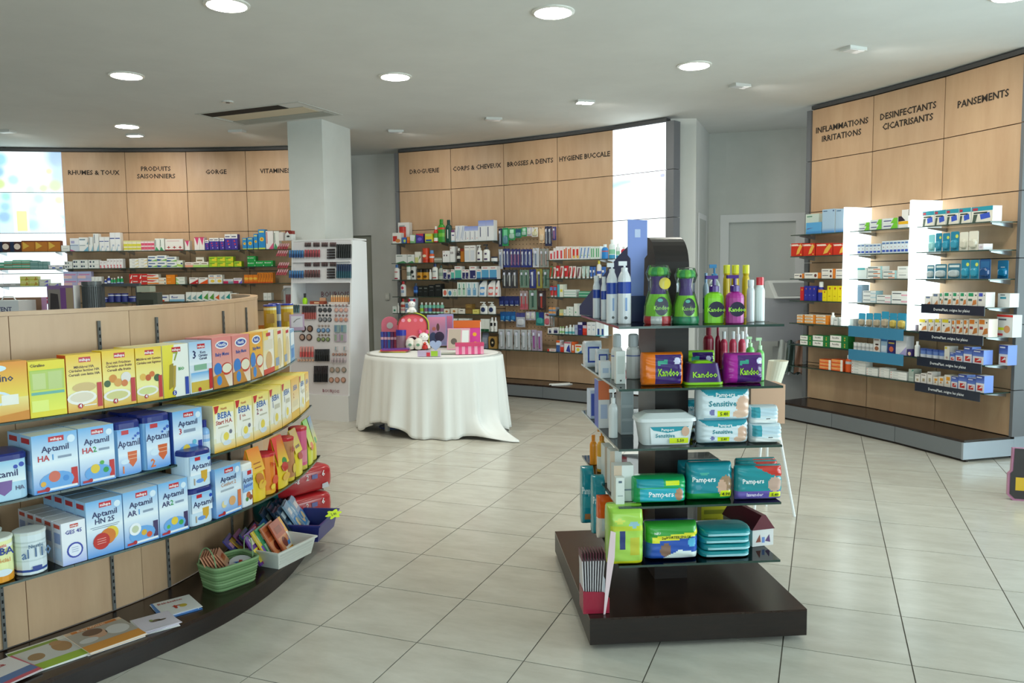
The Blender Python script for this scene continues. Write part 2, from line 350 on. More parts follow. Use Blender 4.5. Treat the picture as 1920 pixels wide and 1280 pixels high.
q = atz(427, 190, 3.08); e = MB().lathe([(.05, -.012), (.055, 0)], 16, cols='d0d0cb').lathe([(.018, -.016), (.02, -.012)], 10, cols='555').build('smoke_detector', 'plastic', None, q); tag(e, 'small ceiling sensor in front of the air vent', 'sensor')

# ================================================================== curved wall units
class Unit: pass
def panel_mesh(w, h, t=.018):
    k = (round(w, 3), round(h, 3)); 
    if k not in panel_mesh.c: panel_mesh.c[k] = MB().box(-w / 2, 0, -h / 2, w / 2, t, h / 2).mesh('panel', 'beech')
    return panel_mesh.c[k]
panel_mesh.c = {}
ROWS = [.17, .53, 1.03, 1.53, 2.03, 2.53, 3.03]
def picture(e, w, h, z0, n, face, mname, rows=None):
    nu, nv = n; m = MB()
    m.grid(lambda a, b: (-w / 2 + w * a, 0, -h / 2 + h * b), nu, nv, face, smooth=False)
    return m
def wall_unit(name, label, c, R, angs, shelves, dep, signs, lit=(), skip=(), plinth=.36, lpost=.05, rpost=.05, glowmat=None, pics=None):
    U = Unit(); U.c = np.array(c, float); U.R = R; U.z = shelves; U.dep = dep; U.e = empty(name, (*(U.c + R * np.array([math.cos(angs[len(angs) // 2]), math.sin(angs[len(angs) // 2])])), 0)); tag(U.e, label, 'wall unit')
    base = np.array(U.e.location)
    def pt(a, r=R): return U.c + r * np.array([math.cos(a), math.sin(a)])
    U.pt = pt; U.angs = angs; U.panels = {}
    shm = {}
    for i in range(len(angs) - 1):
        p, q = pt(angs[i]), pt(angs[i + 1]); mid = (p + q) / 2; w = np.linalg.norm(q - p); n = U.c - mid; n /= np.linalg.norm(n); rz = facing(n)
        L = lambda z, off=0.0: np.array([*(mid + n * off), z]) - base
        MB().box(-w / 2, .03, .15, w / 2, .07, 3.045).build('backing_board', 'board', U.e, L(0), rz)
        MB().box(-w / 2, -.012, 3.034, w / 2, .07, 3.066).build('top_rail', 'steel', U.e, L(0), rz)
        for r in range(len(ROWS) - 1):
            hh = ROWS[r + 1] - ROWS[r]; zc = (ROWS[r] + ROWS[r + 1]) / 2
            if i in lit:
                fn = pics.get(r) if pics else None
                fn = fn or (lambda a, b: (.86, 1.0, 1.0)); mm = picture(None, w - .008, hh - .008, 0, (64, 44) if pics and r in pics else (1, 1), fn, '')
                mm.box(-w / 2 + .004, .003, -hh / 2 + .004, w / 2 - .004, .02, hh / 2 - .004, '99a')
                mm.build('lit_panel', GLOW2 if pics and r in pics else GLOW1, U.e, L(zc), rz)
            else:
                po = add('panel', panel_mesh(w - .007, hh - .007), U.e, L(zc), rz); U.panels[(i, r)] = (po, w)
        sg = signs.get(i)
        if sg and (i, 5) in U.panels:
            po, w_ = U.panels[(i, 5)]; ls = sg.split('|'); m = MB()
            for k, s in enumerate(ls): m = MB(); m.text(s, (0, -.003, -.03 - (k - (len(ls) - 1) / 2) * .092), .055, '3a332e', bold=0.02); m.build('sign_lettering', 'matte', po)
        for k, z in enumerate(shelves):
            if (i, k) in skip: continue
            d = dep; key = round(w, 3)
            if key not in shm:
                m = MB(); x = w / 2 - .006
                m.face([(-x, -d, 0), (x, -d, 0), (x, -.012, 0), (-x, -.012, 0)], 'fff'); m.face([(-x, -.012, -.008), (x, -.012, -.008), (x, -d, -.008), (-x, -d, -.008)], 'fff')
                m.face([(-x, -d, -.008), (x, -d, -.008), (x, -d, 0), (-x, -d, 0)], 'fff', mi=1)
                m.face([(-x, -.012, -.008), (-x, -d, -.008), (-x, -d, 0), (-x, -.012, 0)], 'fff', mi=1); m.face([(x, -d, -.008), (x, -.012, -.008), (x, -.012, 0), (x, -d, 0)], 'fff', mi=1)
                b = MB().prism([(0, -.009), (-d * .75, -.009), (-d * .75, -.018), (0, -.045)], -.006, .006, 'fff', axis='x').mesh('bracket', 'metal')
                shm[key] = (m.mesh('glass_shelf', ['glass', 'glassedge']), b)
            so = add('glass_shelf', shm[key][0], U.e, L(z), rz); add('bracket', shm[key][1], so, (-w / 2 + .06, 0, 0)); add('bracket', shm[key][1], so, (w / 2 - .06, 0, 0))
        # plinth
        a0, a1 = angs[i], angs[i + 1]; rf = R - plinth
        f0, f1 = pt(a0, rf), pt(a1, rf); fm = (f0 + f1) / 2; fw = np.linalg.norm(f1 - f0)
        MB().box(-fw / 2 + .002, 0, .02, fw / 2 - .002, .02, .148).build('plinth_front', 'plinth', U.e, np.array([*fm, 0]) - base, rz)
        MB().box(-fw / 2, .02, 0, fw / 2, .04, .03).build('toe_kick', 'board', U.e, np.array([*fm, 0]) - base, rz)
        MB().prism([tuple(f0 - base[:2]), tuple(f1 - base[:2]), tuple(q - base[:2]), tuple(p - base[:2])], .149, .168, 'fff', axis='z').build('plinth_top', 'wenge', U.e)
    for a, wd, sgn in ((angs[0], lpost, -1), (angs[-1], rpost, 1)):
        p = pt(a); n = U.c - p; n /= np.linalg.norm(n); rz = facing(n); t = np.array([math.cos(rz), math.sin(rz)]); p = p + t * sgn * wd / 2
        for r in range(len(ROWS) - 1): MB().box(-wd / 2 + .001, -.02, ROWS[r] + .003, wd / 2 - .001, .1, ROWS[r + 1] - .003).build('end_post', 'graphite', U.e, np.array([*p, 0]) - base, rz)
    return U
def ang_of(u, v, c, R):
    p = hit(u, v, c, R); return math.atan2(p[1] - c[1], p[0] - c[0])
GLOW1 = glow('light_box_face', .7); GLOW2 = glow('light_box_picture', .55)
def leaf_pic(lower):
    blobs = ([(.06, .8, .16, '58b8d0'), (.02, .5, .14, '3a9cc8'), (.04, .2, .12, 'a8c848'), (1.0, .85, .34, '3a88b8'), (1.0, .4, .25, '68a8c0'), (.80, .52, .07, 'b0c860'), (.88, .16, .15, '88b060'), (.25, .3, .12, '80c4c8'), (.7, .1, .1, '98b870'), (.5, .05, .12, 'a0d0b0')] if not lower else
             [(.08, .40, .13, '3f9ad8'), (.1, .65, .1, '58b0e0'), (.12, .9, .09, '58c8b8'), (.93, .82, .10, 'a4d070'), (.5, .2, .12, '6ab4e4'), (.62, .85, .1, '7cc4e8'), (.98, .3, .13, '6ab0e0'), (.55, .55, .12, '9cd4f0')])
    def fn(a, b):
        col = np.array((.80, 1.0, 1.0) if not lower else (.45, .82, 1.0)); asp = 1.45
        for x, y, r, c in blobs:
            d = math.hypot((a - x) * asp, b - y) / (r * 1.5)
            if d < 1: k = min(1, (1 - d) * 1.8); col = col * (1 - k) + np.array(lin(c)) * k
        if lower:
            for x, y, r in ((.68, .52, .16), (.88, .28, .15)):
                d = math.hypot((a - x) * asp, b - y)
                if d < r: col = np.array((.93, 1, 1))
            if .26 < a < .42 and .05 < b < .75: col = np.array(lin('c9d94a')) if b < .55 else np.array((.9, 1, .9))
            if .22 < a < .46 and not (.26 < a < .42 and b < .6): col = col * .4 + np.array((.9, 1, 1)) * .6
        return tuple(col)
    return fn
def splash(a, b):
    col = np.array((.9, 1.0, 1.0)); y = .52 + .16 * math.sin(a * 3.1 + .5) + .12 * a
    k = max(0, 1 - abs(b - y - .18 * (1 - a)) / (.06 + .22 * max(0, .45 - a) * 1.6)); s = .95 if a < .35 else .6
    if (a - .93) ** 2 + (b - .9) ** 2 < .002: return lin('3a58c8')
    return tuple(col * (1 - k * s) + np.array(lin('1f9fdc')) * k * s)
Lc, LR = (-3.913, -1.327), 11.574
a1 = ang_of(233.3, 284.5, Lc, LR); st = .752 / LR
LU = wall_unit('shelving_unit', 'curved beech wall unit with glass shelves, RHUMES & TOUX to VITAMINES signs', Lc, LR, [a1 + st * 3, a1 + st * 2, a1 + st, a1, a1 - st, a1 - 2 * st, a1 - 3 * st], [1.163, 1.376, 1.583, 1.795], .25,
               {2: 'RHUMES & TOUX', 3: 'PRODUITS|SAISONNIERS', 4: 'GORGE', 5: 'VITAMINES'}, lit=(0, 1), glowmat=GLOW2, pics={5: leaf_pic(False), 4: leaf_pic(True)})
Mc, MR = (-4.287, 2.587), 8.45
mu = [(746.9, 286.3), (844.4, 279.4), (943.8, 269), (1044.7, 257.5), (1148.4, 244), (1250.6, 227.8)]
MA = [ang_of(u, v, Mc, MR) for u, v in mu]
MU = wall_unit('shelving_unit', 'curved beech wall unit with DROGUERIE to HYGIENE BUCCALE signs behind the white table', Mc, MR, MA, [.55, .757, .97, 1.183, 1.395, 1.607, 1.857], .25,
               {0: 'DROGUERIE', 1: 'CORPS & CHEVEUX', 2: 'BROSSES A DENTS', 3: 'HYGIENE BUCCALE'}, lit=(4,), skip=[(2, k) for k in range(1, 7)] + [(3, 6), (4, 6), (4, 0), (4, 1)], rpost=.1, glowmat=GLOW1, pics={4: splash})
Rc, RR = (-4.618, 3.854), 8.713
ra = [math.atan2(y - Rc[1], x - Rc[0]) for x, y in ((2.996, 8.091), (3.318, 7.455), (3.595, 6.761), (3.812, 6.062))]
RU = wall_unit('shelving_unit', 'curved beech wall unit with INFLAMMATIONS, DESINFECTANTS and PANSEMENTS signs', Rc, RR, ra, [.515, .728, .94, 1.162, 1.376, 1.594, 1.803], .27,
               {0: 'INFLAMMATIONS|IRRITATIONS', 1: 'DESINFECTANTS|CICATRISANTS', 2: 'PANSEMENTS'}, plinth=.43, rpost=.03)
# lit fins between the columns of the right unit
GLOW3 = glow('lit_fin_face', 1.3)
for a in (ra[1], ra[2]):
    p = RU.pt(a); n = RU.c - p; n /= np.linalg.norm(n)
    MB().box(-.012, -.325, .95, .012, -.005, 2.02, (.85, 1, 1)).build('lit_fin', GLOW3, RU.e, np.array([*p, 0]) - np.array(RU.e.location), facing(n))
# silver end cabinet that closes the right unit
pe = RU.pt(ra[3]); fe = RU.pt(ra[3], RR - .43); dirv = pe - fe; dirv /= np.linalg.norm(dirv); rze = math.atan2(dirv[1], dirv[0])
sp = pe + dirv * .035
ec = empty('end_cabinet', (*sp, 0), rze); tag(ec, 'silver metal end cabinet beside the PANSEMENTS panels', 'cabinet')
for r in range(len(ROWS) - 1): MB().box(.0, 0, ROWS[r] + .003 if r else .02, 1.3, .02, ROWS[r + 1] - .003).build('side_panel', 'endpanel', ec)
MB().box(.01, .02, 0, 1.3, .5, 3.03).build('carcass', 'board', ec)
pb = MB().box(-.475, -.004, .02, -.005, .014, .15).build('plinth_end', 'endpanel', RU.e, np.array([*sp, 0]) - np.array(RU.e.location), rze)

# ================================================================== goods
STY = {}
def sty(txt):
    for ln in txt.strip().split('\n'):
        if not ln.strip(): continue
        key, desc, kind, base, dec = [x.strip() for x in (ln + '||').split('|')[:5]]
        D = {'side': None, 'top': None, 'd': []}
        for t in dec.split(';'):
            t = t.split()
            if not t: continue
            if t[0] in ('side', 'top', 'cap', 'lid', 'cat', 'dep', 'mat', 'capf', 'capw', 'mark'): D[t[0]] = t[1]
            elif t[0] in 'rceg': D['d'].append((t[0], *map(float, t[1:-1]), t[-1]) if t[0] != 'g' else ('g', *map(float, t[1:5]), t[5], t[6]))
            elif t[0] == 'p': D['d'].append(('p', t[1], list(map(float, t[2:]))))
            elif t[0] == 'T': D['d'].append(('T', float(t[1]), float(t[2]), float(t[3]), float(t[4]), t[5], ' '.join(t[6:])))
            elif t[0] == 't': D['d'].append(('t', float(t[1]), float(t[2]), float(t[3]), t[4], ' '.join(t[5:])))
            elif t[0] == 'b': D['d'].append(('b', float(t[1]), float(t[2]), t[3]))
        STY[key] = (desc, kind, base, D)
def decals(m, D, w, h, y, mi=0):
    """flat print on the face that looks along -y; unit coordinates, later marks lie a hair prouder"""
    k = 0
    for q in D['d']:
        k += 1; yy = y - .0004 - .00018 * k; X = lambda x: -w / 2 + x * w; Z = lambda z: z * h
        if q[0] == 'r': m.face([(X(q[1]), yy, Z(q[2])), (X(q[3]), yy, Z(q[2])), (X(q[3]), yy, Z(q[4])), (X(q[1]), yy, Z(q[4]))], q[5], mi=mi)
        elif q[0] == 'g': m.face([(X(q[1]), yy, Z(q[2])), (X(q[3]), yy, Z(q[2])), (X(q[3]), yy, Z(q[4])), (X(q[1]), yy, Z(q[4]))], [q[5], q[5], q[6], q[6]], mi=mi)
        elif q[0] in 'ce':
            rx = q[3] * min(w, h); rz = rx if q[0] == 'c' else q[4] * min(w, h)
            m.face([(X(q[1]) + rx * math.cos(a), yy, Z(q[2]) + rz * math.sin(a)) for a in [2 * math.pi * i / 16 for i in range(16)]], q[-1], mi=mi)
        elif q[0] == 'p': P = q[2]; m.face([(X(P[i]), yy, Z(P[i + 1])) for i in range(0, len(P), 2)], q[1], mi=mi)
        elif q[0] == 'T': m.text(q[6], (X(q[1]), yy, Z(q[2])), q[3] * h, q[5], mi=mi, width=-q[4] * w)
        elif q[0] == 't': m.text(q[5], (X(q[1]), yy, Z(q[2])), q[3] * h, q[4], mi=mi, width=.94 * w)
_pm = {}
def product_meshes(key, w, d, h):
    k = (key, round(w, 3), round(d, 3), round(h, 3))
    if k in _pm: return _pm[k]
    desc, kind, base, D = STY[key]; kids = []; m = MB(); mat = D.get('mat')
    if kind == 'box':
        m.box(-w / 2, -d / 2, 0, w / 2, d / 2, h, base, left=D['side'] or base, top=D['top'] or base); decals(m, D, w, h, -d / 2); mat = mat or 'carton'
        if 'mark' in D:
            X = -w / 2 - .0006; m.face([(X, d * .35, h * .86), (X, -d * .35, h * .86), (X, -d * .35, h * .95), (X, d * .35, h * .95)], D['mark']); m.face([(X, d * .35, h * .5), (X, -d * .35, h * .5), (X, -d * .35, h * .75), (X, d * .35, h * .75)], '8a9ac0'); m.face([(X, d * .38, h * .1), (X, -d * .38, h * .1), (X, -d * .38, h * .4), (X, d * .38, h * .4)], 'c0d0e4')
    elif kind in ('bottle', 'pump', 'spray', 'can', 'tub', 'jar'):
        r = w / 2; sy = min(1.0, d / w); bands = [b for b in D['d'] if b[0] == 'b']
        capf = {'bottle': .80, 'pump': .72, 'spray': .74, 'can': .93, 'tub': .78, 'jar': .72}[kind]; capf = float(D.get('capf', capf)); hb = h * capf; cw = float(D.get('capw', .5))
        def colat(z):
            for b in reversed(bands):
                if b[1] <= z / hb <= b[2]: return b[3]
            return base
        zs = sorted({0.0, .02, *[x for b in bands for x in b[1:3]]}); zs = [z for z in zs if z <= (.8 if kind in ('bottle', 'pump', 'spray') else 1)]
        prof = [(r * (.94 if z == 0 else 1), z * hb) for z in zs]; top = .8 if kind in ('bottle', 'pump', 'spray') else 1.0
        if prof[-1][1] < top * hb - 1e-6: prof.append((r, top * hb))
        if kind in ('bottle', 'pump', 'spray'): prof += [(r * .94, .88 * hb), (r * .72, .95 * hb), (r * min(.9, cw * .95), .985 * hb), (r * min(.9, cw * .9), hb)]
        cols = [colat((prof[i][1] + prof[i + 1][1]) / 2) for i in range(len(prof) - 1)]
        m.lathe(prof, 14, sy=sy, cols=cols); mat = mat or 'plastic'
        c = MB(); cc = D.get('cap', 'eee')
        if kind == 'bottle': c.lathe([(r * cw, hb), (r * cw, h * .99), (r * cw * .88, h)], 12, sy=max(sy, .7), cols=cc); kids.append(('cap', c, 'plastic'))
        elif kind == 'pump':
            c.lathe([(r * .5, hb), (r * .5, hb + (h - hb) * .35), (r * .18, hb + (h - hb) * .4), (r * .18, h * .95)], 10, cols=cc).box(-r * .9, -r * .2, h * .93, r * .35, r * .2, h, cc); kids.append(('pump_head', c, 'plastic'))
        elif kind == 'spray': c.lathe([(r * .72, hb * .97), (r * .7, h * .97), (r * .5, h)], 12, sy=max(sy, .8), cols=cc); kids.append(('cap', c, 'plastic'))
        else: c.lathe([(r * 1.04, hb), (r * 1.04, h * .985), (r * .96, h)], 14, sy=sy, cols=cc); kids.append(('lid', c, 'plastic'))
        if any(q[0] in 'rcetT' for q in D['d']): decals(m, {'d': [q for q in D['d'] if q[0] != 'b']}, w, hb, -d / 2 - .001)
    elif kind == 'oval':                       # squared tub with a full-width lid
        hb = h * .86; m.lathe([(.49, 0), (.5, .02 * h), (.5, hb)], 24, sx=w, sy=d, sup=4.5, cols=base); decals(m, D, w * .88, hb, -d / 2 + .0005); mat = mat or 'plastic'
        c = MB().lathe([(.515, hb), (.515, h * .96), (.47, h)], 24, sx=w, sy=d, sup=4.5, cols=D.get('lid', '1c2a78')); kids.append(('lid', c, 'plastic'))
    elif kind == 'tube':                       # tube standing on its cap
        hc = h * .14; m.grid(lambda a, b: ((w * (.36 + .14 * b)) * math.cos(2 * math.pi * a), d * .5 * (1 - .92 * b) * math.sin(2 * math.pi * a), hc + (h - hc) * b), 12, 5, lambda a, b: base, closed=True)
        decals(m, D, w * .8, h, -d * .5 * .55 - .006); mat = mat or 'plastic'; c = MB().lathe([(w * .3, 0), (w * .3, hc)], 12, sy=min(1, d / w), cols=D.get('cap', 'eee')); kids.append(('cap', c, 'plastic'))
    elif kind == 'pouch':                      # soft wrapped block, print wraps with the film
        ed = lambda t, p: (1 - abs(2 * t - 1) ** p) ** .42 if 0 < t < 1 else 0.0
        sd = sum(map(ord, key)); wr = lambda a, b: .0022 * math.sin(23 * a + sd + 5 * math.sin(9 * b)) * (abs(2 * a - 1) ** 3) + .0012 * math.sin(31 * b + 7 * a + sd)
        px_ = lambda a, b: (-w / 2 + w * a) * (1 - .035 * (1 - ed(b, 6))); fy = lambda a, b: -d / 2 * ed(a, 9) * ed(b, 7) - wr(a, b)
        soft = [q for q in D['d'] if q[0] not in 'tT']
        def skin(a, b):
            col = lin(base)
            for q in soft:
                if q[0] in 'rg':
                    if q[1] <= a <= q[3] and q[2] <= b <= q[4]: k = (b - q[2]) / max(1e-6, q[4] - q[2]); col = lin(q[5]) if q[0] == 'r' else tuple(np.array(lin(q[5])) * (1 - k) + np.array(lin(q[6])) * k)
                elif q[0] in 'ce':
                    mn = min(w, h); rx = q[3] * mn / w; rz = (q[3] if q[0] == 'c' else q[4]) * mn / h
                    if ((a - q[1]) / rx) ** 2 + ((b - q[2]) / rz) ** 2 < 1: col = lin(q[-1])
                elif q[0] == 'p':
                    P_ = q[2]; n_ = len(P_) // 2; ins = False; j = n_ - 1
                    for i in range(n_):
                        xi, zi, xj, zj = P_[2 * i], P_[2 * i + 1], P_[2 * j], P_[2 * j + 1]
                        if (zi > b) != (zj > b) and a < (xj - xi) * (b - zi) / (zj - zi + 1e-9) + xi: ins = not ins
                        j = i
                    if ins: col = lin(q[1])
            return col
        warp = lambda t: .5 - .5 * math.copysign(abs(math.cos(math.pi * t)) ** .8, math.cos(math.pi * t))
        m.grid(lambda a, b: (px_(warp(a), warp(b)), fy(warp(a), warp(b)), h * warp(b)), 56, 40, lambda a, b: skin(warp(a), warp(b)))
        m.grid(lambda a, b: (px_(warp(1 - a), warp(b)), -fy(warp(1 - a), warp(b)), h * warp(b)), 14, 10, lambda a, b: base)
        m2 = MB(); decals(m2, {'d': [q for q in D['d'] if q[0] in 'tT']}, w, h, 0)
        for p in m2.v: aa, bb = min(.98, max(.02, p[0] / w + .5)), min(.98, max(.02, p[2] / h)); m.v.append((p[0], fy(aa, bb) - .0016, p[2]))
        b0 = len(m.v) - len(m2.v); m.f += [tuple(b0 + i for i in f) for f in m2.f]; m.c += m2.c; m.sm += m2.sm; m.mi += m2.mi; mat = mat or 'film'
    elif kind == 'gusset':                     # stand-up bag folded to a top seam
        P = lambda t: d / 2 * (1 - .97 * max(0, (t - .35) / .65))
        for sg in (-1, 1): m.grid(lambda a, b, sg=sg: ((-w / 2 + w * a) * (1 - .12 * max(0, b - .5)), sg * P(b) * (1 - .25 * abs(2 * a - 1) ** 3), h * b), 8, 8, lambda a, b: base)
        m.grid(lambda a, b: (-w / 2 * (1 - .12 * max(0, b - .5)), P(b) * .75 * (2 * a - 1), h * b), 4, 8, lambda a, b: D['side'] or base); m.grid(lambda a, b: (w / 2 * (1 - .12 * max(0, b - .5)), P(b) * .75 * (1 - 2 * a), h * b), 4, 8, lambda a, b: D['side'] or base)
        tl = math.atan2(d / 2 * .97, h * .65); 
        dd = []
        for q in D['d']: dd.append(q)
        m2 = MB(); decals(m2, {'d': dd}, w, h, -d / 2)
        for i, p in enumerate(m2.v):
            b = p[2] / h; m2.v[i] = (p[0] * (1 - .12 * max(0, b - .5)), p[1] + d / 2 - P(b) - .003, p[2])
        b0 = len(m.v); m.v += m2.v; m.f += [tuple(b0 + i for i in f) for f in m2.f]; m.c += m2.c; m.sm += m2.sm; m.mi += m2.mi; mat = mat or 'film'
    elif kind == 'card':                       # hang-sell card with a moulded bubble
        m.prism([(-w / 2, 0), (w / 2, 0), (w / 2, h * .96), (w * .4, h), (-w * .4, h), (-w / 2, h * .96)], -.0015, .0015, base); decals(m, D, w, h, -.0015); mat = mat or 'carton'
        c = MB().lathe([(.5, 0), (.44, d * .7), (.3, d)], 12, sx=w * .84, sy=h * .5, sup=3, cols=D.get('cap', '99a'), cap0=False)
        c.v = [(x, -.002 - z, y + h * .34) for x, y, z in c.v]; c.f = [tuple(reversed(f)) for f in c.f]; kids.append(('blister', c, 'film'))
    elif kind == 'brush':                      # toothbrush blister: card, clear bubble, brush inside
        m.box(-w / 2, 0, 0, w / 2, .002, h, base); decals(m, D, w, h, 0); mat = mat or 'carton'
        c = MB().box(-w * .09, -.012, h * .12, w * .09, -.004, h * .8, D.get('cap', '36a')).box(-w * .14, -.02, h * .72, w * .14, -.008, h * .86, 'eef'); kids.append(('brush', c, 'plastic'))
        b = MB().lathe([(.5, 0), (.46, d * .7), (.3, d)], 14, sx=w * .9, sy=h * .86, sup=3, cols='fff', cap0=False); b.v = [(x, -.003 - z, y + h * .5) for x, y, z in b.v]; b.f = [tuple(reversed(f)) for f in b.f]
        kids.append(('blister', b, 'clearwrap'))
    out = (m.mesh(key, mat), [(n, c.mesh(n, mt)) for n, c, mt in kids]); _pm[k] = out; return out
NAMES = dict(box='medicine_box', bottle='bottle', pump='pump_bottle', spray='spray_bottle', can='canister', tub='tub', jar='jar', oval='powder_tub', tube='tube', pouch='soft_pack', gusset='stand_up_bag', card='hanging_card_pack', brush='hanging_toothbrush_pack')
CATS = dict(box='box', bottle='bottle', pump='bottle', spray='bottle', can='canister', tub='tub', jar='jar', oval='tub', tube='tube', pouch='soft pack', gusset='bag', card='card pack', brush='toothbrush pack')
def product(key, w, d, h, loc, rz, place, order, group=None, name=None, tilt=0.0):
    desc, kind, base, D = STY[key]; me, kids = product_meshes(key, w, d, h)
    o = add(name or NAMES[kind], me, None, loc, rz)
    if tilt: o.rotation_euler = (tilt, 0, rz)
    for n, km in kids: add(n, km, o)
    return note(o, desc, D.get('cat', CATS[kind]).replace('_', ' '), place, order, group)
DEPTHS = dict(box=.085, bottle=.05, pump=.05, spray=.05, can=.09, tub=.1, jar=.07, oval=.11, tube=.035, pouch=.06, gusset=.08, card=.02, brush=.02)
def on_arc(U, u, z, R):
    v = 530.0
    for _ in range(3): p = hit(u, v, U.c, R); v = proj((p[0], p[1], z))[1]
    return p, v
BOXN = {}
def stock(U, k, place, items, z=None, back=.012):
    """items: (u0, u1, vtop, style[, n[, rows[, setback]]]) along shelf k of a wall unit"""
    z = U.z[k] if z is None else z
    for it in items:
        u0, u1, vt, key = it[:4]; n = it[4] if len(it) > 4 else 1; rows = it[5] if len(it) > 5 else 1; sb = it[6] if len(it) > 6 else 0.0
        D = STY[key][3]; kind = STY[key][1]
        dep = float(D.get('dep', DEPTHS[kind])); R = U.R - U.dep + back + sb
        pm, _ = on_arc(U, (u0 + u1) / 2, z, R); rg = math.hypot(pm[0], pm[1]); dd = ray((u0 + u1) / 2, vt); H = CAMZ + dd[2] * rg / math.hypot(dd[0], dd[1]) - z
        for i in range(n):
            pa, _ = on_arc(U, u0 + (u1 - u0) * i / n, z, R); pb, _ = on_arc(U, u0 + (u1 - u0) * (i + 1) / n, z, R)
            p = (pa[:2] + pb[:2]) / 2; w = max(.008, np.linalg.norm(pa[:2] - pb[:2]) - .0025); nn = U.c - p; nn = nn / np.linalg.norm(nn)
            d_ = min(dep, w) if kind in ('bottle', 'pump', 'spray', 'can', 'tub', 'jar') else dep
            q = p - nn * (d_ / 2 if kind not in ('card', 'brush') else .01)
            for r in range(rows):
                hh = H / rows; pl = place if rows == 1 else place
                o = product(key, w - (0 if r == 0 else .001), d_, hh - .001, (q[0], q[1], z + .0015 + r * hh), facing(nn), place, (u0 + i * (u1 - u0) / n, r), 'goods ' + place, name=BOXN.get(id(U)) if kind == 'box' else 'card_pack' if kind == 'card' else 'bubble_pack' if kind == 'brush' else None)
def sign_of(U, u, names, seams):
    for s, n in zip(seams, names):
        if u < s: return n
    return names[-1]
def stock_by_sign(U, k, row, seams, names, items, **kw):
    for it in items: stock(U, k, f'{row} {sign_of(U, (it[0] + it[1]) / 2, names, seams)}', [it], **kw)
